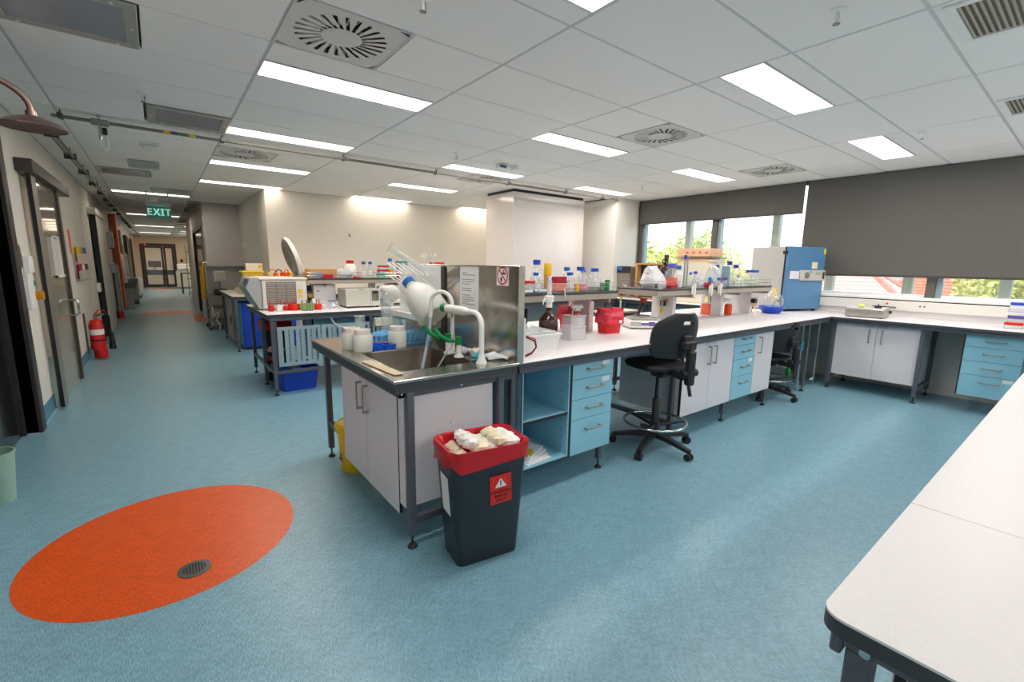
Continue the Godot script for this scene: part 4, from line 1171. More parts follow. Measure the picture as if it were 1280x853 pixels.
	part("body", MB.new().lathe([Vector2(0.02, -0.17), Vector2(0.105, -0.17), Vector2(0.118, -0.155), Vector2(0.120, -0.05), Vector2(0.105, 0.03), Vector2(0.06, 0.10), Vector2(0.036, 0.125), Vector2(0.033, 0.155)], 24), M("frost"), jug)
	part("cap", MB.new().lathe([Vector2(0.034, 0.135), Vector2(0.043, 0.137), Vector2(0.043, 0.172), Vector2(0.036, 0.177)], 16), M("sky_cap"), jug)
	var fn := thing("funnel", "small white funnel bottle hung at corridor end of peg rack", "funnel", Vector3(1.42, 1.23, -3.42))
	fn.rotation = Vector3(0.3, 0, 1.0)
	part("body", MB.new().lathe([Vector2(0.02, -0.05), Vector2(0.065, -0.05), Vector2(0.068, 0.01), Vector2(0.03, 0.06), Vector2(0.018, 0.09)], 16), M("frost"), fn)
	var cy := thing("measuring_cylinder", "glass measuring cylinder slanting upwards from the peg rack", "cylinder", Vector3(1.50, 1.41, -2.95))
	cy.rotation = Vector3(-0.35, 0, 0.98)
	part("tube", MB.new().lathe([Vector2(0.019, 0.0), Vector2(0.019, 0.27), Vector2(0.016, 0.27), Vector2(0.016, 0.01), Vector2(0.0, 0.01)], 14), M("clear_glass"), cy)
	part("foot", MB.new().lathe([Vector2(0.02, 0.27), Vector2(0.045, 0.285), Vector2(0.045, 0.295), Vector2(0.0, 0.295)], 6), M("clear_glass"), cy)
	for j in 2:
		var gs := thing("glass_stopper", ["glass stopper hung on top edge of drying rack", "second glass stopper near the dark strip on drying rack"][j], "stopper", Vector3(1.55, 1.452, [-3.07, -2.93][j]), 0.0, "glass stoppers on the drying rack")
		part("stem", MB.new().lathe([Vector2(0.008, 0), Vector2(0.011, 0.05)], 10), M("clear_glass"), gs)
		part("grip", MB.new().lathe([Vector2(0.012, 0.05), Vector2(0.024, 0.065), Vector2(0.010, 0.082)], 10), M("clear_glass"), gs)

	# plastic jars, caps and racks on the deck
	var jr := [[Vector3(0.965, 0.902, -2.965), "white plastic jar without lid, closest to corridor edge of sink"], [Vector3(0.995, 0.902, -2.85), "white plastic jar without lid standing in front of its twin"], [Vector3(1.245, 0.902, -2.885), "white plastic jar without lid in front of the blue tube rack"]]
	for j in jr:
		var o := thing("plastic_jar", j[1], "jar", j[0], 0.0, "white plastic jars at the sink")
		part("body", MB.new().lathe([Vector2(0.058, 0), Vector2(0.062, 0.006), Vector2(0.062, 0.095), Vector2(0.052, 0.108)], 24), M("frost"), o)
		part("neck", MB.new().lathe([Vector2(0.050, 0.108), Vector2(0.051, 0.14), Vector2(0.045, 0.14), Vector2(0.045, 0.06), Vector2(0, 0.06)], 24, Vector3.ZERO, false), M("frost"), o)
	var cp := [[Vector3(1.085, 0.902, -2.845), "blue screw cap upside down right beside the jars"], [Vector3(1.13, 0.902, -2.93), "blue screw cap behind the nearest blue cap"], [Vector3(1.165, 0.902, -2.85), "blue screw cap under a wooden stick by the tube rack"]]
	for j in cp:
		solo("screw_cap", MB.new().lathe([Vector2(0.048, 0), Vector2(0.050, 0.004), Vector2(0.050, 0.032), Vector2(0.044, 0.032), Vector2(0.044, 0.006), Vector2(0, 0.006)], 24), M("cap_blue", rgb(8, 92, 214), 0.35), j[1], "cap", j[0], 0.0, "blue jar caps at the sink")
	solo("wooden_stick", MB.new().tube([Vector3(-0.07, 0, -0.03), Vector3(0.09, -0.004, 0.05)], 0.004, 6), M("card"), "thin pale stick lying across the blue caps", "stick", Vector3(1.15, 0.942, -2.88))
	for j in 2:
		var rk := thing("tube_rack", ["light blue test tube rack on sink deck, corridor side", "light blue test tube rack on sink deck beside the splash panel"][j], "tube rack", [Vector3(1.20, 0.902, -3.03), Vector3(1.43, 0.902, -3.0)][j], [0.75, 0.08][j], "light blue tube racks")
		var lb := M("rack_blue", rgb(132, 200, 240), 0.4)
		part("top_grid", MB.new().bc(Vector3(-0.11, 0.07, -0.05), Vector3(0.11, 0.078, 0.05)), lb, rk)
		part("base", MB.new().bc(Vector3(-0.11, 0.0, -0.05), Vector3(0.11, 0.006, 0.05)), lb, rk)
		for i in 7:
			for q in [-1, 1]:
				part("fin", MB.new().bc(Vector3(-0.11 + 0.0355 * i - 0.003, 0.006, q * 0.05 - 0.004), Vector3(-0.11 + 0.0355 * i + 0.004, 0.07, q * 0.05 + 0.004)), lb, rk)
		var cups := MB.new()
		for i in 6:
			for q in 3:
				cups.lathe([Vector2(0.013, 0.02), Vector2(0.015, 0.085), Vector2(0.012, 0.085), Vector2(0.010, 0.03), Vector2(0, 0.03)], 8, Vector3(-0.09 + 0.036 * i, 0, -0.032 + 0.032 * q))
		part("tube_sleeves", cups, lb, rk)
	for j in 4:
		var sp: Vector3 = [Vector3(1.30, 0.902, -3.20), Vector3(1.42, 0.902, -3.30), Vector3(1.50, 0.902, -3.22), Vector3(1.12, 0.902, -3.25)][j]
		var hh: float = [0.34, 0.16, 0.15, 0.18][j]
		var o := thing("glass_cylinder", ["tall glass cylinder behind the light blue racks", "short wide glass beaker under the drip tray", "small glass beaker next to the steel panel", "slim glass vessel behind the jars"][j], "glassware", sp, 0.0, "glassware behind the tube racks")
		part("wall", MB.new().lathe([Vector2(0.038, 0), Vector2(0.036, hh), Vector2(0.033, hh), Vector2(0.034, 0.008), Vector2(0, 0.008)], 16), M("clear_glass"), o)
		part("rim", MB.new().lathe([Vector2(0.034, hh - 0.004), Vector2(0.040, hh), Vector2(0.034, hh + 0.004)], 16, Vector3.ZERO, false, false), M("clear_glass"), o)
	solo("paper_towel_strip", MB.new().at(Vector3.ZERO, 0.06).loft([ring3(rrect(0.05, 0.40, 0.02, 3), 0.0), ring3(rrect(0.055, 0.42, 0.02, 3), 0.006), ring3(rrect(0.03, 0.36, 0.012, 3), 0.012)]), M("towel", rgb(214, 196, 166), 0.8), "damp cream paper towel strip along the sink's front edge", "paper towel", Vector3(0.905, 0.902, -2.32))
	# gloves and cloth by the spout tap
	var gl := [[Vector3(1.47, 0.902, -2.22), rgb(60, 158, 190), 0.2, "teal rubber glove lying behind the spout tap"], [Vector3(1.53, 0.902, -2.17), rgb(228, 232, 236), -0.5, "white glove with blue trim next to the steel panel"], [Vector3(1.52, 0.902, -2.33), rgb(222, 216, 200), 1.2, "cream crumpled glove leaning on the steel panel"], [Vector3(1.47, 0.902, -2.42), rgb(196, 206, 226), 0.6, "pale blue crumpled wipe beside the green valves"]]
	for j in gl.size():
		var o := thing("rubber_glove", gl[j][3], "glove", gl[j][0], gl[j][2], "gloves by the taps")
		var gm := M("glove%d" % j, gl[j][1], 0.6)
		part("palm", crumple(0.055, 0.035, 50 + j), gm, o)
		for i in 3:
			part("finger", MB.new().tube([Vector3(0.02, 0.018, -0.02 + 0.02 * i), Vector3(0.06, 0.022, -0.03 + 0.03 * i), Vector3(0.09, 0.012, -0.035 + 0.034 * i)], 0.011, 7, 0.008), gm, o)
	# yellow bucket under the draining end
	var bu := thing("yellow_bucket", "yellow biohazard bucket with lid on floor behind sink cupboard", "bucket", Vector3(1.02, 0, -3.12))
	part("bucket", MB.new().lathe([Vector2(0.105, 0), Vector2(0.112, 0.008), Vector2(0.132, 0.30), Vector2(0.138, 0.30), Vector2(0.138, 0.318)], 28), M("yellow"), bu)
	part("lid", MB.new().lathe([Vector2(0.146, 0.312), Vector2(0.148, 0.335), Vector2(0.13, 0.352), Vector2(0.125, 0.346), Vector2(0.0, 0.346)], 28), M("yellow"), bu)
	var hz := MB.new()
	for i in 3:
		hz.at(Vector3(-0.1235, 0.11, 0.02), 0, TAU * i / 3, 0).bc(Vector3(-0.002, 0.006, -0.007), Vector3(0.001, 0.03, 0.007))
	part("hazard_mark", hz, M("ink"), bu)

	# waste bin in front of the sink
	var wb := thing("waste_bin", "tall dark bin with red liner bag in front of the sink unit", "bin", Vector3(1.205, 0, -1.80), -0.16)
	wb.scale = Vector3(1.0, 0.9, 1.0)
	var bl := M("bin_slate", rgb(40, 46, 54), 0.38)
	part("body", MB.new().loft([ring3(rrect(0.325, 0.20, 0.03, 5), 0.0), ring3(rrect(0.33, 0.205, 0.03, 5), 0.01), ring3(rrect(0.405, 0.265, 0.045, 5), 0.63), ring3(rrect(0.415, 0.275, 0.05, 5), 0.635), ring3(rrect(0.415, 0.275, 0.05, 5), 0.65), ring3(rrect(0.395, 0.255, 0.045, 5), 0.65), ring3(rrect(0.30, 0.19, 0.03, 5), 0.3)], true, true), bl, wb)
	var lm := M("liner_red", rgb(196, 22, 34), 0.3)
	lm.backlight_enabled = true
	lm.backlight = Color(0.25, 0.02, 0.03)
	var rings := []
	var prof := [[0.430, 0.290, 0.57], [0.432, 0.292, 0.60], [0.436, 0.296, 0.655], [0.430, 0.290, 0.672], [0.405, 0.265, 0.668], [0.375, 0.235, 0.62], [0.34, 0.20, 0.54], [0.25, 0.10, 0.53]]
	for i in prof.size():
		var rr := ring3(rrect(prof[i][0], prof[i][1], 0.07, 8), prof[i][2])
		for k in rr.size():
			var wv := sin(k * 1.7 + i * 0.9) * 0.004 + sin(k * 0.6 + i * 2.0) * 0.004
			rr[k] += Vector3(rr[k].x, 0, rr[k].z).normalized() * wv
			if i < 2: rr[k].y += sin(k * 0.45 + 1.0) * 0.02 + sin(k * 1.3) * 0.006
		rings.push_back(rr)
	part("liner_bag", MB.new().loft(rings, false, true), lm, wb)
	for j in 18:
		part("paper_waste", crumple(0.036 + 0.010 * (j % 3), 0.045, 80 + j), M("waste%d" % (j % 2), [rgb(238, 228, 200), rgb(240, 240, 238)][j % 2], 0.8), wb).position = Vector3(-0.135 + 0.0525 * (j % 6), 0.595 + 0.022 * ((j * 2) % 3) + 0.012 * (j % 2), -0.06 + 0.06 * (j / 6))
	part("side_label", MB.new().at(Vector3(-0.190, 0.40, 0.0), 0, 0, 0.062).bc(Vector3(-0.002, -0.12, -0.05), Vector3(0.0, 0.10, 0.05)), M("paper"), wb)
	var sgn := part("waste_label", MB.new().at(Vector3(0.05, 0.42, 0.1245), 0, 0.05, 0.06).bc(Vector3(-0.058, -0.085, -0.001), Vector3(0.058, 0.085, 0.001)), M("label_red", rgb(222, 40, 30), 0.5), wb)
	var lx := Transform3D(Basis.from_euler(Vector3(0.05, 0, 0.06)), Vector3(0.05, 0.42, 0.126))
	var tri := MB.new()
	tri.xf = lx
	tri.tri(Vector3(-0.032, 0.012, 0.0004), Vector3(0.032, 0.012, 0.0004), Vector3(0, 0.066, 0.0004))
	part("warning_triangle", tri, M("paper"), sgn)
	var ex := MB.new(); ex.xf = lx
	ex.bc(Vector3(-0.003, 0.028, 0.0004), Vector3(0.003, 0.052, 0.0008)).bc(Vector3(-0.003, 0.019, 0.0004), Vector3(0.003, 0.024, 0.0008))
	part("exclamation", ex, M("ink"), sgn)
	for i in 3:
		lettering(["CHEMICAL", "WASTE", "ONLY"][i], 0.016, M("ink"), sgn, lx * Transform3D(Basis.IDENTITY, Vector3(0, -0.014 - 0.026 * i, 0.0008)))

# a lump with creases
func crumple(r: float, h: float, sd: int) -> MB:
	var g := RandomNumberGenerator.new(); g.seed = sd
	var mb := MB.new()
	var seg := 9
	var rings := []
	for i in 5:
		var f := i / 4.0
		var rr := []
		for j in seg:
			var a := -TAU * j / seg
			var q := r * sqrt(maxf(0.02, 1.0 - pow(2.0 * f - 1.0, 2.0) * 0.92)) * (0.75 + 0.45 * g.randf())
			rr.push_back(Vector3(cos(a) * q, h * 1.3 * f + g.randf_range(-0.15, 0.15) * h * (1.0 if i > 0 else 0.0), sin(a) * q * 0.8))
		rings.push_back(rr)
	mb.loft(rings, true, true, false)
	return mb

# ---------------------------------------------------------------- chairs
func build_chairs() -> void:
	var t := thing("lab_stool", "black lab stool with chrome foot ring in front of the island", "stool", Vector3(3.10, 0, -2.09), -0.2, "black lab stools")
	make_stool(t)
	var low := dup(t, "lab_stool", "black lab stool pushed under the island beside the wire rack", Vector3(5.50, 0, -2.26), -0.25)
	# its gas lift is let down
	for c in low.get_children():
		for n in ["seat", "mechanism", "lever", "back", "spine", "tilt", "tail", "gas"]:
			if String(c.name).begins_with(n):
				c.position.y -= 0.235
				break

func make_stool(t: Node3D) -> void:
	var bp := M("chair_black", rgb(34, 34, 36), 0.5)
	# five arm base; the seat faces -z
	for i in 5:
		var a := deg_to_rad(20.0 + 72.0 * i) + t.rotation.y
		var d := Vector3(cos(a), 0, sin(a))
		var s := Vector3(-d.z, 0, d.x)
		var arm := MB.new()
		arm.loft([[Vector3(0, 0.10, 0) + s * 0.03, Vector3(0, 0.10, 0) - s * 0.03, Vector3(0, 0.135, 0) - s * 0.026, Vector3(0, 0.135, 0) + s * 0.026], [d * 0.18 + s * 0.026 + Vector3(0, 0.085, 0), d * 0.18 - s * 0.026 + Vector3(0, 0.085, 0), d * 0.18 - s * 0.022 + Vector3(0, 0.118, 0), d * 0.18 + s * 0.022 + Vector3(0, 0.118, 0)], [d * 0.33 + s * 0.02 + Vector3(0, 0.06, 0), d * 0.33 - s * 0.02 + Vector3(0, 0.06, 0), d * 0.33 - s * 0.018 + Vector3(0, 0.085, 0), d * 0.33 + s * 0.018 + Vector3(0, 0.085, 0)]], true, true)
		var o := part("base_arm", arm, bp, t)
		var w := MB.new()
		for q in [-1, 1]: w.cyl(d * 0.325 + s * (q * 0.008) + Vector3(0, 0.028, 0), d * 0.325 + s * (q * 0.026) + Vector3(0, 0.028, 0), 0.028, -1, 16)
		w.cyl(d * 0.325 + Vector3(0, 0.03, 0), d * 0.325 + Vector3(0, 0.075, 0), 0.012)
		part("caster", w, black_plastic, o)
	part("hub", MB.new().lathe([Vector2(0.045, 0.095), Vector2(0.045, 0.14), Vector2(0.032, 0.15)], 18), bp, t)
	part("column", MB.new().lathe([Vector2(0.029, 0.14), Vector2(0.029, 0.41), Vector2(0.025, 0.415)], 18), bp, t)
	part("gas_lift", MB.new().cyl(Vector3(0, 0.41, 0), Vector3(0, 0.66, 0), 0.015), M("lift", rgb(60, 60, 62), 0.25, 0.8), t)
	var ring := []
	for i in 40:
		var a := TAU * i / 40
		ring.push_back(Vector3(cos(a) * 0.245, 0.225, sin(a) * 0.245))
	var fr := part("foot_ring", MB.new().tube(ring, 0.0105, 10, -1, true), M("chrome"), t)
	for i in 3:
		var a := TAU * i / 3 + 0.4
		part("spoke", MB.new().tube([Vector3(cos(a) * 0.03, 0.19, sin(a) * 0.03), Vector3(cos(a) * 0.245, 0.222, sin(a) * 0.245)], 0.013, 8), bp, fr)
	part("clamp", MB.new().lathe([Vector2(0.038, 0.17), Vector2(0.042, 0.19), Vector2(0.038, 0.24)], 16), bp, t)
	part("mechanism", MB.new().bc(Vector3(-0.08, 0.635, -0.12), Vector3(0.08, 0.672, 0.14), 0.008).bc(Vector3(-0.04, 0.60, -0.05), Vector3(0.04, 0.64, 0.08), 0.01), bp, t)
	part("lever", MB.new().tube([Vector3(0.06, 0.645, 0), Vector3(0.2, 0.64, 0.02), Vector3(0.24, 0.63, 0.02)], 0.007, 6), bp, t)
	var seat := []
	for e in [[0.36, 0.34, 0.672], [0.42, 0.40, 0.678], [0.44, 0.42, 0.70], [0.43, 0.41, 0.715], [0.36, 0.34, 0.712], [0.2, 0.18, 0.706]]:
		seat.push_back(ring3(rrect(e[0], e[1], e[0] * 0.32, 6, Vector2(0, -0.03)), e[2]))
	part("seat", MB.new().loft(seat), bp, t)
	# backrest: shield curved round the sitter, with a slot
	var nu := 17; var nv := 13
	var fr_ := []; var bk := []
	for j in nv:
		var v := j / (nv - 1.0)
		var y := 0.79 + 0.34 * v
		var hw := 0.232 * sqrt(maxf(0.0, 1.0 - pow(absf(2.0 * v - 0.86) / 1.16, 3.2)))
		hw = maxf(hw, 0.09)
		var ra := []; var rb := []
		for i in nu:
			var u := -1.0 + 2.0 * i / (nu - 1.0)
			var z := 0.245 - 0.11 * pow(absf(u), 1.8) * (hw / 0.232) - 0.05 * (v - 0.45) * -1.0
			var edge := pow(absf(u), 6.0)
			var th := 0.036 * (1.0 - 0.6 * edge)
			ra.push_back(Vector3(u * hw, y, z - th / 2)); rb.push_back(Vector3(u * hw, y, z + th / 2))
		fr_.push_back(ra); bk.push_back(rb)
	var mb := MB.new()
	for j in nv - 1:
		for i in nu - 1:
			var hole := j in [9] and i >= 6 and i <= 9
			if not hole:
				sm_quad(mb, bk, i, j, nu, nv, false)
				sm_quad(mb, fr_, i, j, nu, nv, true)
	for j in nv - 1:
		mb.quad(fr_[j][0], bk[j][0], bk[j + 1][0], fr_[j + 1][0])
		mb.quad(bk[j][nu - 1], fr_[j][nu - 1], fr_[j + 1][nu - 1], bk[j + 1][nu - 1])
	for i in nu - 1:
		mb.quad(fr_[nv - 1][i], bk[nv - 1][i], bk[nv - 1][i + 1], fr_[nv - 1][i + 1])
		mb.quad(bk[0][i], fr_[0][i], fr_[0][i + 1], bk[0][i + 1])
	for q in [[6, 9], [6, 10]]: mb.quad(bk[q[1]][6], fr_[q[1]][6], fr_[q[1]][10], bk[q[1]][10])
	mb.quad(fr_[9][6], fr_[10][6], bk[10][6], bk[9][6]); mb.quad(fr_[9][10], bk[9][10], bk[10][10], fr_[10][10])
	part("backrest", mb, M("chair_back", rgb(40, 41, 44), 0.42), t)
	part("back_bracket", MB.new().bc(Vector3(-0.06, 0.86, 0.255), Vector3(0.06, 0.93, 0.315), 0.012).bc(Vector3(-0.045, 0.90, 0.25), Vector3(0.045, 0.97, 0.285), 0.01), bp, t)
	part("back_spine", MB.new().tube([Vector3(0, 0.655, 0.05), Vector3(0, 0.65, 0.26), Vector3(0, 0.68, 0.31), Vector3(0, 0.74, 0.33), Vector3(0, 0.90, 0.30)], 0.026, 10), bp, t)
	part("spine_sleeve", MB.new().bc(Vector3(-0.032, 0.60, 0.285), Vector3(0.032, 0.86, 0.345), 0.012), bp, t)
	part("tilt_knob", MB.new().cyl(Vector3(-0.07, 0.69, 0.30), Vector3(0.075, 0.69, 0.30), 0.03, -1, 10), black_plastic, t)
	part("tail_lever", MB.new().tube([Vector3(0.0, 0.61, 0.31), Vector3(0.0, 0.52, 0.335)], 0.013, 8), bp, t)

func sm_quad(mb: MB, g: Array, i: int, j: int, nu: int, nv: int, flip: bool) -> void:
	var p := [g[j][i], g[j][i + 1], g[j + 1][i + 1], g[j + 1][i]]
	var ns := []
	for q in [[i, j], [i + 1, j], [i + 1, j + 1], [i, j + 1]]:
		var a: Vector3 = g[q[1]][mini(q[0] + 1, nu - 1)] - g[q[1]][maxi(q[0] - 1, 0)]
		var b: Vector3 = g[mini(q[1] + 1, nv - 1)][q[0]] - g[maxi(q[1] - 1, 0)][q[0]]
		var n := a.cross(b).normalized()
		ns.push_back(-n if flip else n)
	if flip:
		mb.tri(p[0], p[2], p[1], ns[0], ns[2], ns[1]); mb.tri(p[0], p[3], p[2], ns[0], ns[3], ns[2])
	else:
		mb.tri(p[0], p[1], p[2], ns[0], ns[1], ns[2]); mb.tri(p[0], p[2], p[3], ns[0], ns[2], ns[3])

# ---------------------------------------------------------------- vessels
# screw-cap laboratory bottle: body, cap, optional liquid and label
func lab_bottle(label: String, at: Vector3, r: float, h: float, cap: Material, liquid = null, fill := 0.5, tag_m = null, body_m = null, group := "bottles on the raised shelves") -> Node3D:
	var t := thing("lab_bottle", label, "bottle", at, 0.0, group)
	var nr := r * 0.46
	var sh := h * 0.62
	var body: Material = body_m if body_m else M("clear_glass")
	part("body", MB.new().lathe([V2(r * 0.9, 0), V2(r, r * 0.08), V2(r, sh - r * 0.25), V2(r * 0.9, sh), V2(nr, h * 0.82), V2(nr, h * 0.86)], 20), body, t)
	part("cap", MB.new().lathe([V2(nr * 1.28, h * 0.84), V2(nr * 1.28, h * 0.99), V2(nr * 1.15, h)], 16), cap, t)
	if liquid != null:
		var top := sh * fill
		part("liquid", MB.new().lathe([V2(r * 0.86, 0.004), V2(r * 0.95, r * 0.1), V2(r * 0.95, top)], 20), liquid, t)
	if tag_m != null:
		var mb := MB.new()
		# curved label facing the room
		for i in 6:
			var a0 := deg_to_rad(80.0 + 22.0 * i); var a1 := deg_to_rad(80.0 + 22.0 * (i + 1))
			var p0 := Vector3(cos(a0), 0, sin(a0)) * (r + 0.0008); var p1 := Vector3(cos(a1), 0, sin(a1)) * (r + 0.0008)
			mb.quad(p1 + Vector3(0, h * 0.16, 0), p0 + Vector3(0, h * 0.16, 0), p0 + Vector3(0, h * 0.44, 0), p1 + Vector3(0, h * 0.44, 0))
		part("label", mb, tag_m, t)
	return t

func tip_box(label: String, at: Vector3, turn: float, s: Vector3, base: Material, lid: Material, group := "tip boxes") -> Node3D:
	var t := thing("tip_box", label, "box", at, turn, group)
	part("base", MB.new().bc(Vector3(-s.x / 2, 0, -s.z / 2), Vector3(s.x / 2, s.y * 0.55, s.z / 2), 0.003), base, t)
	part("lid", MB.new().bc(Vector3(-s.x / 2 - 0.002, s.y * 0.56, -s.z / 2 - 0.002), Vector3(s.x / 2 + 0.002, s.y, s.z / 2 + 0.002), 0.005), lid, t)
	return t

func bag_bin(label: String, at: Vector3, turn: float) -> Node3D:
	var t := thing("red_waste_tub", label, "waste tub", at, turn, "red bench waste tubs")
	part("tub", MB.new().loft([ring3(rrect(0.15, 0.12, 0.015, 3), 0), ring3(rrect(0.175, 0.145, 0.018, 3), 0.13), ring3(rrect(0.185, 0.155, 0.02, 3), 0.135), ring3(rrect(0.185, 0.155, 0.02, 3), 0.145)], true, false), M("tub_red", rgb(216, 20, 18), 0.35), t)
	var g := RandomNumberGenerator.new(); g.seed = 11
	var rings := []
	for e in [[0.196, 0.166, 0.085], [0.198, 0.168, 0.115], [0.196, 0.166, 0.15], [0.185, 0.155, 0.185], [0.195, 0.165, 0.21], [0.17, 0.14, 0.20], [0.15, 0.12, 0.14]]:
		var rr := ring3(rrect(e[0], e[1], 0.03, 5), e[2])
		for k in rr.size():
			rr[k] += Vector3(g.randf_range(-1, 1) * 0.008, g.randf_range(-1, 1) * 0.010, g.randf_range(-1, 1) * 0.008)
		rings.push_back(rr)
	var m := M("bag_red", rgb(232, 56, 80), 0.22)
	m.backlight_enabled = true
	m.backlight = Color(0.5, 0.06, 0.10)
	part("liner_bag", MB.new().loft(rings, false, true, false), m, t)
	part("sticker", MB.new().bc(Vector3(0.035, 0.09, 0.0850), Vector3(0.065, 0.115, 0.0862)), M("paper"), t)
	return t

func build_bench_things() -> void:
	var Y := 0.90
	# tall white board standing against the splash panel
	solo("gel_plate", MB.new().bc(Vector3(-0.012, 0, -0.17), Vector3(0.012, 0.255, 0.17), 0.003), M("white_plastic"), "white board standing on edge against the steel splash panel", "board", Vector3(1.66, Y, -2.20))
	# foam box with tank grid on top
	var fb := thing("gel_tank", "white gel tank box with clear gridded lid near the splash panel", "tank", Vector3(1.90, Y, -2.31), -0.05)
	part("tank", MB.new().loft([ring3(rrect(0.36, 0.22, 0.012, 2), 0), ring3(rrect(0.40, 0.26, 0.014, 2), 0.105), ring3(rrect(0.42, 0.28, 0.016, 2), 0.108), ring3(rrect(0.42, 0.28, 0.016, 2), 0.118), ring3(rrect(0.38, 0.24, 0.014, 2), 0.118), ring3(rrect(0.36, 0.22, 0.012, 2), 0.05)], true, true), M("tank_white", rgb(232, 234, 233), 0.35), fb)
	part("lid", MB.new().bc(Vector3(-0.17, 0.119, -0.11), Vector3(0.17, 0.135, 0.11), 0.004), M("clear_plastic"), fb)
	for i in 5: part("lid_rib", MB.new().bc(Vector3(-0.16 + 0.07 * i, 0.135, -0.11), Vector3(-0.15 + 0.07 * i, 0.145, 0.11)), M("clear_plastic"), fb)
	part("green_plug", MB.new().at(Vector3(-0.15, 0.125, 0.13), 0.3).bc(Vector3(-0.045, -0.012, -0.02), Vector3(0.045, 0.016, 0.02), 0.008), M("green"), fb)
	part("red_lead", MB.new().tube([Vector3(-0.11, 0.125, 0.13), Vector3(-0.06, 0.105, 0.18), Vector3(-0.055, 0.06, 0.19), Vector3(-0.09, 0.025, 0.19), Vector3(-0.15, 0.006, 0.19), Vector3(-0.20, 0.005, 0.18)], 0.0045, 6), M("red"), fb)
	part("black_lead", MB.new().tube([Vector3(-0.11, 0.118, 0.138), Vector3(-0.068, 0.095, 0.184), Vector3(-0.062, 0.055, 0.197), Vector3(-0.096, 0.02, 0.197), Vector3(-0.15, 0.005, 0.20), Vector3(-0.20, 0.005, 0.19)], 0.0045, 6), M("black"), fb)
	part("rear_lead", MB.new().tube([Vector3(-0.18, 0.13, 0.11), Vector3(-0.20, 0.19, 0.08)], 0.004, 6), M("red"), fb)
	var ps := thing("power_supply", "black and white sloped power supply behind the gel tank", "power supply", Vector3(1.98, Y, -2.72))
	part("case", MB.new().loft([ring3(rrect(0.34, 0.26, 0.01, 2), 0), ring3(rrect(0.34, 0.26, 0.01, 2), 0.12), ring3(rrect(0.32, 0.16, 0.01, 2, V2(0, -0.04)), 0.20)]), M("white_plastic"), ps)
	part("panel", MB.new().at(Vector3(0, 0.165, 0.095), 0, -0.86).bc(Vector3(-0.15, -0.05, 0), Vector3(0.15, 0.05, 0.006)), black_plastic, ps)
	var sb := thing("syringe_tray", "dark tray of white tubes under the first bottle shelf", "tray", Vector3(2.22, Y, -3.10))
	part("tray", MB.new().bc(Vector3(-0.2, 0, -0.12), Vector3(0.25, 0.20, 0.12), 0.006), M("black"), sb)
	for i in 7: part("tube", MB.new().lathe([V2(0.014, 0.2), V2(0.014, 0.25), V2(0.008, 0.26)], 8, Vector3(-0.16 + 0.05 * i, 0, 0.08)), M("holder_sheet"), sb)

	# amber bottle with dispenser
	var am := thing("amber_bottle", "large brown glass bottle with white dispenser pump on top", "bottle", Vector3(2.21, Y, -2.43))
	var ag := M("amber", rgb(74, 30, 14), 0.06)
	ag.transparency = BaseMaterial3D.TRANSPARENCY_ALPHA
	ag.albedo_color = Color(0.22, 0.07, 0.03, 0.82)
	part("body", MB.new().lathe([V2(0.062, 0), V2(0.070, 0.008), V2(0.070, 0.155), V2(0.064, 0.185), V2(0.030, 0.222), V2(0.018, 0.235), V2(0.017, 0.27)], 28), ag, am)
	part("liquid", MB.new().lathe([V2(0.06, 0.006), V2(0.066, 0.012), V2(0.066, 0.13)], 24), M("amber_liquid", rgb(96, 36, 18), 0.15), am)
	var ds := part("dispenser", MB.new().lathe([V2(0.018, 0.262), V2(0.024, 0.264), V2(0.024, 0.30), V2(0.034, 0.302), V2(0.036, 0.345), V2(0.024, 0.35)], 16), M("white_plastic"), am)
	part("plunger_tube", MB.new().lathe([V2(0.018, 0.35), V2(0.018, 0.46), V2(0.014, 0.46)], 14), M("clear_plastic"), ds)
	part("plunger", MB.new().lathe([V2(0.012, 0.36), V2(0.012, 0.47), V2(0.016, 0.475), V2(0.016, 0.49)], 12), M("frost"), ds)
	part("nozzle", MB.new().tube([Vector3(-0.03, 0.325, 0), Vector3(-0.07, 0.33, 0.03), Vector3(-0.09, 0.315, 0.04), Vector3(-0.092, 0.29, 0.04)], 0.004, 6), M("white_plastic"), ds)
	bag_bin("red waste tub with bag behind the brown glass bottle", Vector3(2.92, Y, -2.92), 0.1)
	bag_bin("red waste tub with bag alone in the middle of the worktop", Vector3(3.02, Y, -2.55), -0.15)
	# clear boxes and spray bottle
	var cb := M("clear_box", Color(0.93, 0.93, 0.95, 0.42), 0.12)
	cb.transparency = BaseMaterial3D.TRANSPARENCY_ALPHA
	for j in 2:
		var t := thing("clear_box", ["low clear plastic box on the worktop in front", "taller clear plastic box behind the low one"][j], "box", [Vector3(2.50, Y, -2.46), Vector3(2.60, Y, -2.56)][j], -0.1, "clear plastic boxes")
		var hh: float = [0.11, 0.175][j]
		part("wall", MB.new().bc(Vector3(-0.075, 0, -0.06), Vector3(0.075, hh - 0.012, 0.06), 0.004), cb, t)
		part("lid", MB.new().bc(Vector3(-0.079, hh - 0.012, -0.064), Vector3(0.079, hh, 0.064), 0.003), cb, t)
	var sp := thing("spray_bottle", "white trigger spray bottle with red nozzle ring", "spray bottle", Vector3(2.70, Y, -2.62), -0.4)
	part("body", MB.new().lathe([V2(0.036, 0), V2(0.042, 0.008), V2(0.042, 0.12), V2(0.018, 0.17), V2(0.016, 0.19)], 18), M("frost"), sp)
	part("trigger_head", MB.new().bc(Vector3(-0.055, 0.215, -0.016), Vector3(0.045, 0.25, 0.016), 0.01).bc(Vector3(-0.02, 0.19, -0.014), Vector3(0.02, 0.22, 0.014)), M("white_plastic"), sp)
	part("collar", MB.new().lathe([V2(0.022, 0.178), V2(0.022, 0.198)], 14), M("red"), sp)
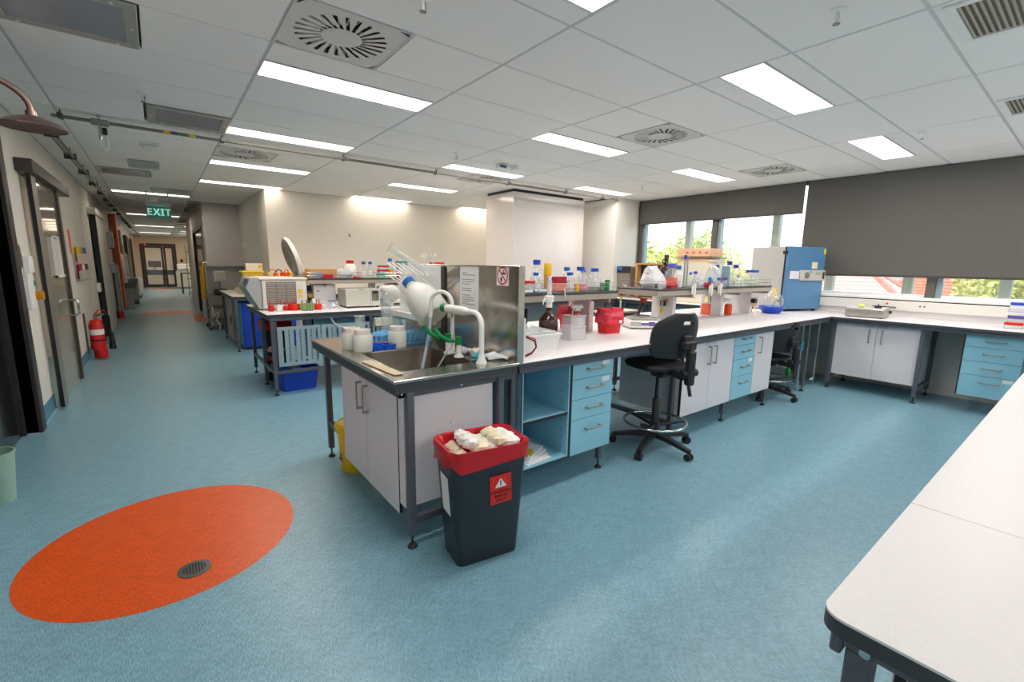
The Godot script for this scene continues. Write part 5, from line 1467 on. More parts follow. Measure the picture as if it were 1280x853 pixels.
	part("trigger", MB.new().tube([Vector3(-0.03, 0.22, 0), Vector3(-0.045, 0.19, 0), Vector3(-0.04, 0.165, 0)], 0.006, 6), M("white_plastic"), sp)

	# balance and electrode arm
	var ba := thing("balance", "white bench balance with purple trim and steel pan", "balance", Vector3(3.58, Y, -2.62), -0.62)
	part("case", MB.new().loft([ring3(rrect(0.34, 0.30, 0.02, 3), 0.012), ring3(rrect(0.345, 0.31, 0.025, 3), 0.03), ring3(rrect(0.32, 0.27, 0.03, 3, V2(0, -0.02)), 0.075)]), M("white_plastic"), ba)
	part("trim", MB.new().at(Vector3(0.04, 0.045, 0.149), 0, -0.5).bc(Vector3(-0.10, -0.008, 0), Vector3(0.12, 0.012, 0.003)).bc(Vector3(-0.03, -0.015, 0), Vector3(0.03, 0.022, 0.0035)), M("purple", rgb(92, 70, 150), 0.5), ba)
	part("display", MB.new().at(Vector3(-0.11, 0.048, 0.1475), 0, -0.5).bc(Vector3(-0.05, -0.016, 0), Vector3(0.05, 0.02, 0.004)), M("lcd", rgb(168, 172, 164), 0.3), ba)
	part("pan", MB.new().bc(Vector3(-0.13, 0.082, -0.14), Vector3(0.13, 0.09, 0.09), 0.003), M("pan_steel", rgb(190, 186, 178), 0.35, 0.9), ba)
	for q in [-1, 1]: part("foot", MB.new().cyl(Vector3(q * 0.13, 0, 0.1), Vector3(q * 0.13, 0.014, 0.1), 0.014), black_plastic, ba)
	var ea := thing("electrode_arm", "black jointed electrode arm with red joints behind the balance", "electrode arm", Vector3(3.90, Y, -2.90))
	part("base", MB.new().bc(Vector3(-0.13, 0, -0.06), Vector3(0.10, 0.07, 0.07), 0.01), M("dark_grey", rgb(70, 70, 74), 0.5), ea)
	part("lower_arm", MB.new().tube([Vector3(-0.03, 0.06, 0.0), Vector3(0.05, 0.21, 0.0)], 0.014, 8), black_plastic, ea)
	part("joint", MB.new().bc(Vector3(0.02, 0.20, -0.025), Vector3(0.09, 0.245, 0.025), 0.008), M("red"), ea)
	part("upper_arm", MB.new().tube([Vector3(0.05, 0.225, 0.008), Vector3(-0.16, 0.285, -0.06)], 0.005, 6).tube([Vector3(0.05, 0.240, -0.008), Vector3(-0.16, 0.30, -0.075)], 0.005, 6), M("chrome"), ea)
	part("head", MB.new().at(Vector3(-0.19, 0.29, -0.075), 0.3).bc(Vector3(-0.06, -0.018, -0.022), Vector3(0.05, 0.022, 0.022), 0.008), M("red"), ea)
	part("electrode", MB.new().cyl(Vector3(-0.235, 0.10, -0.06), Vector3(-0.235, 0.22, -0.06), 0.008, -1, 8).cyl(Vector3(-0.235, 0.31, -0.06), Vector3(-0.235, 0.36, -0.06), 0.007), M("frost"), ea)
	part("cap", MB.new().cyl(Vector3(-0.235, 0.22, -0.06), Vector3(-0.235, 0.28, -0.06), 0.009, -1, 8), M("lime", rgb(140, 190, 80), 0.5), ea)
	var mt := thing("bench_meter", "dark bench meter box with cream top behind the balance", "meter", Vector3(3.82, Y, -3.12))
	part("case", MB.new().bc(Vector3(-0.24, 0, -0.1), Vector3(0.24, 0.085, 0.1), 0.006), M("dark_grey"), mt)
	part("top", MB.new().bc(Vector3(-0.25, 0.085, -0.11), Vector3(0.25, 0.105, 0.11), 0.004), M("cream", rgb(224, 218, 196), 0.5), mt)
	part("socket", MB.new().bc(Vector3(0.14, 0.02, 0.1), Vector3(0.20, 0.07, 0.104)), M("galv"), mt)
	var wbt := thing("wash_bottle", "clear wash bottle with yellow top beside the shelf upright", "bottle", Vector3(4.13, Y, -2.80))
	part("body", MB.new().lathe([V2(0.026, 0), V2(0.028, 0.07), V2(0.014, 0.095)], 14), M("clear_plastic"), wbt)
	part("cap", MB.new().lathe([V2(0.017, 0.09), V2(0.017, 0.14), V2(0.008, 0.15)], 12), M("yellow"), wbt)
	part("spout", MB.new().tube([Vector3(0, 0.15, 0), Vector3(0, 0.20, 0), Vector3(0.01, 0.235, 0)], 0.006, 6), M("cream"), wbt)

	# things between and on the uprights of the second shelf
	var tm := thing("bench_timer", "small black timer clipped on the first upright", "timer", Vector3(4.235, 1.085, -2.85), -PI / 2)
	part("body", MB.new().bc(Vector3(-0.035, -0.03, 0), Vector3(0.035, 0.03, 0.02), 0.006), black_plastic, tm)
	part("dial", MB.new().bc(Vector3(-0.018, -0.018, 0.02), Vector3(0.018, 0.018, 0.022)), M("galv"), tm)
	part("orange_button", MB.new().bc(Vector3(0.028, 0.022, 0.0), Vector3(0.052, 0.045, 0.02), 0.004), M("orange"), tm)
	solo("coral_card", MB.new().bc(Vector3(-0.06, 0, 0), Vector3(0.06, 0.135, 0.001)), M("coral", rgb(240, 112, 84), 0.6), "coral card stuck on the middle upright of the second shelf", "card", Vector3(5.228, 0.90, -2.925), -PI / 2)
	for j in 2:
		solo("yellow_note", MB.new().bc(Vector3(-0.03, 0, 0), Vector3(0.03, [0.035, 0.06][j], 0.001)), M("note_yellow", rgb(240, 226, 140), 0.7), ["small yellow note on the shelf beam above first upright", "yellow note hanging below shelf beside the first upright"][j], "note", [Vector3(4.22, 1.205, -2.504), Vector3(4.5, 1.11, -2.52)][j])
	var oj := thing("orange_jar", "translucent orange jar between the uprights", "jar", Vector3(5.52, Y, -2.80))
	part("body", MB.new().lathe([V2(0.042, 0), V2(0.045, 0.006), V2(0.045, 0.115), V2(0.038, 0.125)], 18), M("orange"), oj)
	part("neck", MB.new().lathe([V2(0.036, 0.125), V2(0.036, 0.145), V2(0.03, 0.145)], 18), M("clear_plastic"), oj)
	var oh := thing("orange_clamp", "dark orange clamp holder beside the orange jar", "clamp", Vector3(5.44, Y, -2.86))
	part("stem", MB.new().bc(Vector3(-0.02, 0, -0.02), Vector3(0.02, 0.13, 0.02), 0.005), M("rust_orange"), oh)
	part("jaw", MB.new().bc(Vector3(-0.03, 0.08, -0.01), Vector3(0.02, 0.16, 0.025), 0.006), M("orange"), oh)
	# round flask with blue bowl
	var fl := thing("blue_bowl", "bright blue bowl under the round glass flask", "bowl", Vector3(6.20, Y, -2.58))
	part("bowl", MB.new().lathe([V2(0.085, 0), V2(0.10, 0.006), V2(0.155, 0.085), V2(0.165, 0.092), V2(0.155, 0.092), V2(0.10, 0.02), V2(0.0, 0.014)], 28), M("bowl_blue", rgb(22, 82, 206), 0.35), fl)
	var rf := thing("round_flask", "round clear glass flask sitting in the blue bowl", "flask", Vector3(6.20, 0.918, -2.58))
	var pr := []
	for i in 12:
		var a := -PI / 2 + PI * 0.86 * i / 11.0
		pr.push_back(V2(0.128 * cos(a), 0.128 + 0.128 * sin(a)))
	pr.push_back(V2(0.028, 0.27)); pr.push_back(V2(0.034, 0.30))
	part("globe", MB.new().lathe(pr, 24, Vector3.ZERO, false, false), M("clear_glass"), rf)
	var sk := thing("socket_box", "black and white socket box at the end of the second shelf", "socket", Vector3(5.95, 0.985, -2.68), -PI / 2)
	part("plate", MB.new().bc(Vector3(-0.05, 0, 0), Vector3(0.05, 0.12, 0.03), 0.006), M("white_plastic"), sk)
	part("plug", MB.new().bc(Vector3(-0.03, 0.05, 0.03), Vector3(0.03, 0.10, 0.07), 0.008), black_plastic, sk)
	part("cable", MB.new().tube([Vector3(0, 0.05, 0.05), Vector3(0.02, 0.0, 0.07), Vector3(-0.01, -0.05, 0.06), Vector3(0.02, -0.095, 0.06)], 0.006, 6), M("yellow"), sk)

	# blue incubator standing askew in the corner
	var a := 0.326
	var inc := thing("incubator", "tall blue-doored incubator with grey side standing in the corner", "incubator", Vector3(6.575, Y, -2.585), -a)
	part("cabinet", MB.new().bc(Vector3(0.0, 0.03, -0.60), Vector3(0.66, 0.86, -0.06), 0.006), M("incubator_grey", rgb(186, 184, 180), 0.45), inc)
	var dr := part("door", MB.new().bc(Vector3(0.0, 0.03, -0.055), Vector3(0.66, 0.86, 0.0), 0.008), M("incubator_blue", rgb(86, 134, 176), 0.4, 0.1), inc)
	part("control_panel", MB.new().bc(Vector3(0.20, 0.415, 0.0), Vector3(0.66, 0.555, 0.022), 0.004), M("panel_grey", rgb(196, 192, 184), 0.4), dr)
	part("name_plate", MB.new().bc(Vector3(0.03, 0.435, 0.0), Vector3(0.195, 0.54, 0.012), 0.003), M("plate", rgb(222, 220, 224), 0.5), dr)
	part("dial", MB.new().at(Vector3(0.32, 0.485, 0.022), 0, PI / 2).lathe([V2(0.042, 0), V2(0.042, 0.008), V2(0.03, 0.02), V2(0.0, 0.02)], 18), M("dial_grey", rgb(120, 118, 114), 0.5), dr)
	part("display", MB.new().bc(Vector3(0.48, 0.49, 0.022), Vector3(0.58, 0.53, 0.026), 0.004), M("lcd"), dr)
	part("switch", MB.new().bc(Vector3(0.605, 0.44, 0.022), Vector3(0.64, 0.53, 0.03), 0.004), black_plastic, dr)
	part("teal_dot", MB.new().at(Vector3(0.39, 0.53, 0.022), 0, PI / 2).lathe([V2(0.02, 0), V2(0.02, 0.002)], 14), M("teal", rgb(60, 190, 200), 0.5), dr)
	part("paper_note", MB.new().bc(Vector3(0.42, 0.575, 0.0), Vector3(0.52, 0.66, 0.002)), M("note_cream", rgb(226, 218, 190), 0.7), dr)
	part("yellow_sticker", MB.new().bc(Vector3(0.615, 0.77, 0.0), Vector3(0.65, 0.84, 0.001)), M("yellow"), dr)
	part("dark_edge_strip", MB.new().bc(Vector3(-0.002, 0.03, -0.07), Vector3(0.004, 0.86, -0.052)), M("ink"), inc)
	part("hinge", MB.new().bc(Vector3(-0.014, 0.76, -0.09), Vector3(0.0, 0.80, -0.03)).bc(Vector3(-0.014, 0.12, -0.09), Vector3(0.0, 0.16, -0.03)), black_plastic, inc)
	part("yellow_label", MB.new().bc(Vector3(-0.0015, 0.22, -0.20), Vector3(0.0, 0.30, -0.12)).bc(Vector3(-0.0015, 0.15, -0.20), Vector3(0.0, 0.19, -0.12)), M("yellow"), inc)
	for q in [[0.05, -0.04], [0.60, -0.05], [0.05, -0.55], [0.6, -0.55]]: part("foot", MB.new().cyl(Vector3(q[0], 0, q[1]), Vector3(q[0], 0.03, q[1]), 0.02), black_plastic, inc)
	part("cable", MB.new().tube([Vector3(-0.01, 0.16, -0.10), Vector3(-0.04, 0.10, -0.12), Vector3(-0.06, 0.03, -0.16), Vector3(-0.05, 0.008, -0.24)], 0.006, 6), black_plastic, inc)

	# window bench: steel hotplate and stacked boxes
	var hp := thing("hotplate", "flat stainless hotplate box on the window bench", "hotplate", Vector3(6.68, Y, -1.73), -PI / 2 + 0.10)
	part("case", MB.new().bc(Vector3(-0.19, 0.01, -0.42), Vector3(0.19, 0.105, 0.0), 0.006), M("pan_steel"), hp)
	part("lid", MB.new().bc(Vector3(-0.185, 0.105, -0.415), Vector3(0.185, 0.115, -0.005), 0.003), M("plate_pale", rgb(216, 214, 208), 0.4, 0.4), hp)
	for q in [-1, 1]: part("screw", MB.new().cyl(Vector3(q * 0.15, 0.085, 0.0), Vector3(q * 0.15, 0.085, 0.004), 0.006, -1, 8), M("chrome"), hp)
	part("knob", MB.new().cyl(Vector3(0.19, 0.06, -0.36), Vector3(0.215, 0.06, -0.36), 0.018, -1, 10), black_plastic, hp)
	for q in [-0.16, 0.16]: part("foot", MB.new().bc(Vector3(q - 0.015, 0, -0.38), Vector3(q + 0.015, 0.012, -0.04)), black_plastic, hp)
	solo("lime_ball", MB.new().lathe([V2(0.02, 0), V2(0.036, 0.012), V2(0.034, 0.03), V2(0.012, 0.042)], 14), M("lime_soft", rgb(222, 236, 120), 0.5), "pale lime lid lying on the steel hotplate", "lid", Vector3(6.80, 1.016, -1.80))
	var fk := thing("wing_nut_clamp", "small black clamp lying on the steel hotplate", "clamp", Vector3(6.84, 1.016, -1.64))
	part("body", MB.new().bc(Vector3(-0.02, 0, -0.035), Vector3(0.02, 0.03, 0.035), 0.008), black_plastic, fk)
	part("screw", MB.new().cyl(Vector3(0, 0.03, 0), Vector3(0, 0.05, 0.0), 0.006).cyl(Vector3(0, 0.02, 0.035), Vector3(0, 0.025, 0.07), 0.006), black_plastic, fk)
	var bx := [[M("clear_plastic"), M("red"), "clear box with red lid at the bottom of the window bench pile"], [M("clear_plastic"), M("purple"), "clear box with purple lid in the middle of the window bench pile"], [M("frost"), M("label_lilac"), "white box with lilac lid below the blue lidded box"], [M("frost"), M("blue_cap"), "white box with blue lid on top of the window bench pile"]]
	var yy := Y
	for j in 4:
		tip_box(bx[j][2], Vector3(6.83 + 0.015 * j, yy, -0.515 + 0.012 * (j % 2)), -PI / 2 + 0.05 * j, Vector3(0.13, 0.066, 0.10), bx[j][0], bx[j][1], "boxes piled on the window bench")
		yy += 0.0665
	solo("window_bench_tub", MB.new().lathe([V2(0.055, 0), V2(0.06, 0.004), V2(0.064, 0.11), V2(0.06, 0.11), V2(0.056, 0.01), V2(0, 0.01)], 18), M("clear_plastic"), "clear tub at the picture edge behind the piled boxes", "tub", Vector3(6.98, Y, -0.40))
	# trunking fittings
	for j in 3:
		var p: Vector3 = [Vector3(7.254, 1.055, -1.655), Vector3(7.254, 1.04, -1.335), Vector3(7.254, 1.04, -1.295)][j]
		solo("socket_dot", MB.new().at(Vector3.ZERO, 0, 0, PI / 2).lathe([V2(0.014 if j == 0 else 0.009, 0), V2(0.014 if j == 0 else 0.009, 0.004)], 12), M("orange") if j == 0 else M("ink"), ["orange indicator on the white window trunking", "dark data port on window trunking, left one", "dark data port on window trunking, right one"][j], "socket", p, 0.0, "fittings of the window trunking")
	solo("trunking_plate", MB.new().bc(Vector3(-0.004, -0.01, -0.12), Vector3(0, 0.01, 0.12)), M("dial_grey"), "flat grey plate on trunking behind the hotplate", "plate", Vector3(7.254, 1.01, -1.68))

	# bay behind the island: boxes on the window bench
	var db := thing("open_cabinet", "dark open-fronted wooden cabinet on back bay bench behind the white bag", "cabinet", Vector3(6.75, Y, -4.86), -PI / 2)
	part("frame", MB.new().bc(Vector3(-0.30, 0, -0.4), Vector3(-0.26, 0.63, 0)).bc(Vector3(0.26, 0, -0.4), Vector3(0.30, 0.63, 0)).bc(Vector3(-0.26, 0.0, -0.4), Vector3(0.26, 0.03, 0)).bc(Vector3(-0.26, 0.60, -0.4), Vector3(0.26, 0.63, 0)), M("card"), db)
	part("back", MB.new().bc(Vector3(-0.26, 0.03, -0.4), Vector3(0.26, 0.60, -0.1)), M("cab_dark", rgb(58, 54, 56), 0.5), db)
	var gb := thing("fridge_box", "grey instrument with dark top strip and white bird mark", "instrument", Vector3(6.80, Y, -5.46), -PI / 2)
	part("case", MB.new().bc(Vector3(-0.15, 0, -0.4), Vector3(0.15, 0.57, 0), 0.006), M("taupe", rgb(132, 122, 110), 0.45), gb)
	part("top_strip", MB.new().bc(Vector3(-0.15, 0.45, 0), Vector3(0.15, 0.57, 0.006)), M("ink"), gb)
	part("blue_label", MB.new().bc(Vector3(-0.13, 0.50, 0.006), Vector3(-0.04, 0.56, 0.008)), M("sky_cap"), gb)
	var bird := MB.new()
	bird.tri(Vector3(-0.03, 0.27, 0.003), Vector3(0.045, 0.20, 0.003), Vector3(0.03, 0.25, 0.003))
	bird.tri(Vector3(0.05, 0.20, 0.003), Vector3(0.09, 0.12, 0.003), Vector3(0.075, 0.21, 0.003))
	bird.tri(Vector3(0.05, 0.20, 0.003), Vector3(0.075, 0.21, 0.003), Vector3(0.085, 0.29, 0.003))
	part("white_mark", bird, M("paper"), gb)
	var pi := thing("salmon_instrument", "cream instrument with salmon control strip on top before the window", "instrument", Vector3(6.80, Y, -4.08), -PI / 2)
	part("case", MB.new().bc(Vector3(-0.30, 0, -0.42), Vector3(0.30, 0.70, 0), 0.008), M("cream"), pi)
	part("salmon_band", MB.new().bc(Vector3(-0.27, 0.66, 0), Vector3(0.27, 0.69, 0.004)), M("salmon", rgb(236, 180, 144), 0.5), pi)
	part("lid", MB.new().bc(Vector3(-0.32, 0.71, -0.43), Vector3(0.32, 0.725, 0.02), 0.003), M("taupe"), pi)
	var top := part("control_strip", MB.new().bc(Vector3(-0.30, 0.735, -0.40), Vector3(0.26, 0.865, 0.0), 0.008), M("salmon"), pi)
	for j in 4: part("button", MB.new().bc(Vector3(-0.14 + 0.11 * j, 0.79, 0), Vector3(-0.10 + 0.11 * j, 0.815, 0.004)), M("taupe"), top)
	part("rod", MB.new().cyl(Vector3(0.27, 0.64, 0.03), Vector3(0.42, 0.64, 0.03), 0.006), M("galv"), pi)

# ---------------------------------------------------------------- bottles and boxes on the raised shelves
func build_shelf_things() -> void:
	var Y := 1.2605
	var pink := M("pink_liquid", rgb(226, 110, 140), 0.25)
	var greyl := M("grey_liquid", rgb(168, 166, 172), 0.25)
	var clr := glass("water", Color(0.88, 0.91, 0.93), 0.35)
	var bc := M("blue_cap"); var sc := M("sky_cap"); var pc := M("purple_cap", rgb(62, 54, 172), 0.4); var wl := M("paper")
	# first shelf
	lab_bottle("clear bottle with sky blue cap half hidden by the splash panel", Vector3(2.12, Y, -2.78), 0.045, 0.20, sc)
	var rt := thing("red_lid_tub", "low clear tub with flat red lid on the first shelf", "tub", Vector3(2.17, Y, -2.62))
	part("tub", MB.new().lathe([V2(0.040, 0), V2(0.045, 0.004), V2(0.048, 0.068)], 18), M("clear_plastic"), rt)
	part("lid", MB.new().lathe([V2(0.051, 0.066), V2(0.052, 0.084), V2(0.049, 0.087)], 18), M("red"), rt)
	lab_bottle("small clear bottle with blue cap between red lid tub and yellow canister", Vector3(2.27, Y, -2.65), 0.036, 0.148, bc, null, 0.5, wl)
	lab_bottle("tall clear bottle with blue cap on the first shelf", Vector3(2.42, Y, -2.82), 0.052, 0.245, bc, null, 0.5, wl)
	var yc := thing("yellow_canister", "tall yellow canister behind the dispenser pump", "canister", Vector3(2.52, Y, -2.80))
	part("tube", MB.new().lathe([V2(0.030, 0), V2(0.030, 0.13), V2(0.028, 0.135)], 16), M("ochre", rgb(206, 160, 90), 0.4), yc)
	part("cap", MB.new().lathe([V2(0.033, 0.125), V2(0.033, 0.215), V2(0.029, 0.22)], 16), M("yellow"), yc)
	tip_box("pink tip box with crimson lid on the first shelf", Vector3(2.53, Y, -2.68), 0.0, Vector3(0.12, 0.115, 0.08), M("pink_clear", rgb(244, 150, 130), 0.3), M("crimson"))
	lab_bottle("clear bottle with broad blue cap beside the pink tip box", Vector3(2.60, Y, -2.62), 0.044, 0.15, bc)
	lab_bottle("clear bottle with sky blue cap behind the pink liquid bottle", Vector3(2.76, Y, -2.82), 0.045, 0.19, sc, null, 0.5, wl)
	lab_bottle("bottle of pink liquid with wide blue cap on the first shelf", Vector3(2.75, Y, -2.65), 0.056, 0.195, bc, pink, 0.45)
	lab_bottle("short bottle with sky blue cap farther back on the first shelf", Vector3(3.0, Y, -2.86), 0.042, 0.17, sc, pink, 0.3)
	lab_bottle("bottle of grey liquid with blue cap near the first shelf end", Vector3(2.92, Y, -2.65), 0.055, 0.185, bc, greyl, 0.62, wl)
	lab_bottle("tiny yellow capped vial on the first shelf", Vector3(2.60, Y, -2.535), 0.014, 0.075, M("yellow"), null, 0.5, null, M("yellow"))
	var sn := thing("white_scoop", "white plastic scoop standing at the first shelf end", "scoop", Vector3(3.02, Y, -2.74), 0.4)
	part("blade", MB.new().loft([ring3(rrect(0.02, 0.012, 0.004, 2), 0.0), ring3(rrect(0.035, 0.014, 0.005, 2, V2(0.01, 0)), 0.09), ring3(rrect(0.055, 0.012, 0.005, 2, V2(0.03, 0)), 0.15), ring3(rrect(0.02, 0.01, 0.004, 2, V2(0.045, 0)), 0.19)]), M("frost"), sn)
	var gt := thing("green_tube", "dark green tube standing at the end of the first shelf", "tube", Vector3(2.97, Y, -2.55))
	part("body", MB.new().lathe([V2(0.020, 0), V2(0.020, 0.055)], 12), M("green"), gt)
	part("cap", MB.new().lathe([V2(0.022, 0.058), V2(0.022, 0.09)], 12), M("green"), gt)
	var gx := thing("glove_box", "small green and white glove carton at the first shelf end", "carton", Vector3(3.0, Y, -2.62))
	part("carton", MB.new().bc(Vector3(-0.02, 0, -0.05), Vector3(0.05, 0.068, 0.06), 0.002), M("carton_white", rgb(226, 238, 232), 0.6), gx)
	part("green_print", MB.new().bc(Vector3(-0.0215, 0.04, -0.04), Vector3(-0.02, 0.065, 0.03)).bc(Vector3(-0.0215, 0.01, 0.03), Vector3(-0.02, 0.035, 0.05)), M("mint_print", rgb(110, 208, 160), 0.6), gx)
	for j in 3:
		var tb := thing("lying_tube", ["white tube with navy ends lying at the guard wire, near splash panel", "white tube with navy end lying behind the first one", "white tube with navy end lying nearest the dispenser"][j], "tube", [Vector3(2.10, Y + 0.013, -2.53), Vector3(2.19, Y + 0.013, -2.56), Vector3(2.24, Y + 0.013, -2.535)][j], [0.1, -0.1, 0.05][j], "white tubes on the first shelf")
		part("body", MB.new().cyl(Vector3(-0.04, 0, 0), Vector3(0.035, 0, 0), 0.0125, -1, 10), M("white_plastic"), tb)
		part("cap", MB.new().cyl(Vector3(0.035, 0, 0), Vector3(0.05, 0, 0), 0.014, -1, 10), pc, tb)
	solo("white_hook", MB.new().tube([Vector3(0, 0.03, 0.0), Vector3(0, 0.015, 0.012), Vector3(0.004, -0.03, 0.012), Vector3(0.008, -0.045, 0.016)], 0.004, 6), M("white_plastic"), "thin white hook over the first shelf front edge", "hook", Vector3(2.43, Y, -2.51))
	# second shelf
	var bg := thing("white_bag", "bulky white plastic bag with print at the second shelf end", "bag", Vector3(3.86, Y, -2.72), 0.2)
	var rings := []
	var g := RandomNumberGenerator.new(); g.seed = 5
	for e in [[0.26, 0.18, 0.0], [0.29, 0.20, 0.04], [0.27, 0.17, 0.09], [0.24, 0.12, 0.14], [0.20, 0.07, 0.18], [0.16, 0.025, 0.205]]:
		var rr := ring3(rrect(e[0], e[1], 0.06, 4, V2(-0.032 * e[2] * 10, 0)), e[2])
		for k in rr.size(): rr[k] += Vector3(g.randf_range(-1, 1), g.randf_range(-0.4, 0.8) if e[2] > 0.0 else 0.0, g.randf_range(-1, 1)) * 0.014
		rings.push_back(rr)
	part("bag", MB.new().loft(rings, true, true, false), M("bag_white", rgb(236, 236, 238), 0.35), bg)
	part("print", MB.new().at(Vector3(0.02, 0.135, 0.112), 0, -0.2).bc(Vector3(-0.03, 0, 0), Vector3(0.03, 0.03, 0.001)), M("print_blue", rgb(130, 150, 180), 0.6), bg)
	tip_box("crimson tube rack in front of the white bag", Vector3(3.90, Y, -2.545), 0.0, Vector3(0.11, 0.045, 0.06), M("crimson"), M("crimson"))
	var cw := thing("caged_rack", "clear wire cage at the front corner of the second shelf", "cage", Vector3(3.70, Y, -2.56))
	for j in 3: part("tube", MB.new().lathe([V2(0.012, 0.004), V2(0.012, 0.05)], 8, Vector3(-0.03 + 0.03 * j, 0, 0)), M("dark_grey") if j == 0 else M("clear_plastic"), cw)
	part("tray", MB.new().bc(Vector3(-0.05, 0, -0.03), Vector3(0.05, 0.006, 0.03)), M("clear_plastic"), cw)
	lab_bottle("clear bottle with blue cap and red label beside the white bag", Vector3(4.02, Y, -2.64), 0.062, 0.235, M("violet_cap", rgb(74, 86, 206), 0.4), clr, 0.6, M("red_label", rgb(236, 106, 84), 0.6))
	var aj := thing("amber_jug", "brown glass jug with ring handle behind the clear bottle", "jug", Vector3(4.25, Y, -2.86))
	part("body", MB.new().lathe([V2(0.060, 0), V2(0.066, 0.01), V2(0.066, 0.17), V2(0.050, 0.215), V2(0.022, 0.25), V2(0.020, 0.30)], 22), M("amber"), aj)
	part("cap", MB.new().lathe([V2(0.024, 0.295), V2(0.024, 0.33)], 14), M("amber_cap", rgb(84, 52, 34), 0.4), aj)
	var rn := []
	for i in 16: rn.push_back(Vector3(-0.045 + 0.022 * cos(TAU * i / 16), 0.262 + 0.022 * sin(TAU * i / 16), 0))
	part("handle", MB.new().tube(rn, 0.006, 6, -1, true), M("amber"), aj)
	lab_bottle("white bottle with teal cap behind the red label bottle", Vector3(4.24, Y, -2.70), 0.042, 0.22, sc, null, 0.5, null, M("frost"))
	lab_bottle("small clear bottle with sky blue cap next to the stand rods", Vector3(4.30, Y, -2.60), 0.026, 0.155, sc)
	lab_bottle("small flask with navy cap right of the stand rods", Vector3(4.42, Y, -2.62), 0.032, 0.165, pc)
	var st := thing("retort_stand", "grey stand with two rods and navy tip on the second shelf", "stand", Vector3(4.37, Y, -2.70))
	part("base", MB.new().bc(Vector3(-0.06, 0, -0.05), Vector3(0.06, 0.012, 0.05), 0.003), M("galv"), st)
	for q in [-0.025, 0.025]: part("rod", MB.new().cyl(Vector3(q, 0.01, 0), Vector3(q, 0.295, 0), 0.009, -1, 8), M("rod_grey", rgb(170, 172, 176), 0.4, 0.5), st)
	part("tip", MB.new().cyl(Vector3(-0.025, 0.29, 0), Vector3(-0.025, 0.33, 0), 0.014), pc, st)
	part("cross_bar", MB.new().cyl(Vector3(-0.03, 0.29, 0), Vector3(0.09, 0.292, 0), 0.004), M("galv"), st)
	tip_box("crimson rack beside the blue pipette fillers", Vector3(4.60, Y, -2.56), 0.0, Vector3(0.11, 0.05, 0.06), M("crimson"), M("crimson"))
	for j in 2:
		var pf := thing("pipette_filler", ["blue pipette filler on the second shelf, lying", "blue pipette filler on the second shelf, upright"][j], "pipette filler", [Vector3(4.62, Y + 0.052, -2.57), Vector3(4.74, Y, -2.62)][j], [0.3, 0.0][j], "blue pipette fillers")
		part("body", MB.new().bc(Vector3(-0.05, 0, -0.012), Vector3(0.05, 0.035, 0.012), 0.01) if j == 0 else MB.new().bc(Vector3(-0.018, 0, -0.014), Vector3(0.018, 0.09, 0.014), 0.01), M("filler_blue", rgb(40, 152, 214), 0.4), pf)
		part("wheel", MB.new().cyl(Vector3(0, 0.04, -0.01), Vector3(0, 0.04, 0.012), 0.016, -1, 10), M("sky_cap"), pf)
	for j in 2:
		var cbg := thing("clear_bag", ["small clear plastic bag on the second shelf", "large clear plastic bag slumped on the second shelf"][j], "bag", [Vector3(4.72, Y, -2.76), Vector3(5.0, Y, -2.74)][j], 0.3 * j, "clear bags on the second shelf")
		var cm := glass("bag_clear", Color(0.92, 0.95, 0.98), 0.38, 0.18)
		var s: float = [0.75, 1.2][j]
		var r2 := []
		for e in [[0.12, 0.10, 0.0], [0.16, 0.13, 0.05], [0.18, 0.12, 0.11], [0.20, 0.05, 0.165], [0.17, 0.02, 0.18]]:
			var rr := ring3(rrect(e[0] * s, e[1] * s, 0.03, 3), e[2] * s)
			for k in rr.size(): rr[k] += Vector3(g.randf_range(-1, 1), g.randf_range(-0.6, 0.6), g.randf_range(-1, 1)) * 0.008
			r2.push_back(rr)
		part("film", MB.new().loft(r2, true, true, false), cm, cbg)
	for j in 3:
		var ct := thing("cap_tube", ["upright tube with teal cap before the large clear bag", "upright tube with red cap before the large clear bag", "upright tube with navy cap before the large clear bag"][j], "tube", Vector3(4.80 + 0.055 * j, Y, -2.56), 0.0, "capped tubes on the second shelf")
		part("body", MB.new().lathe([V2(0.016, 0), V2(0.017, 0.075)], 10), M("clear_plastic"), ct)
		part("cap", MB.new().lathe([V2(0.026, 0.075), V2(0.026, 0.10)], 12), [sc, M("red"), bc][j], ct)
	var tc := thing("tall_carton", "tall narrow blue grey carton on the second shelf", "carton", Vector3(5.12, Y, -2.66), 0.15)
	part("carton", MB.new().bc(Vector3(-0.035, 0, -0.035), Vector3(0.035, 0.225, 0.035), 0.002), M("carton_blue", rgb(130, 160, 176), 0.6), tc)
	part("side_print", MB.new().bc(Vector3(-0.0365, 0.01, -0.03), Vector3(-0.035, 0.09, 0.03)), M("carton_teal", rgb(130, 196, 206), 0.6), tc)
	lab_bottle("clear bottle with purple cap next to the tall carton", Vector3(5.30, Y, -2.64), 0.05, 0.245, pc, clr, 0.4)
	lab_bottle("taller clear bottle with purple cap farther back by tall carton", Vector3(5.46, Y, -2.80), 0.05, 0.285, pc)
	lab_bottle("narrow bottle with purple cap hidden behind the tall carton", Vector3(5.22, Y, -2.82), 0.035, 0.24, pc)
	lab_bottle("small purple and white bottle in front of the tall carton", Vector3(5.20, Y, -2.555), 0.024, 0.125, pc, M("purple_label", rgb(96, 30, 130), 0.5), 0.4, null, M("frost"))
	lab_bottle("stoppered clear flask beside the three blue capped flasks", Vector3(5.46, Y, -2.62), 0.036, 0.17, M("clear_glass"))
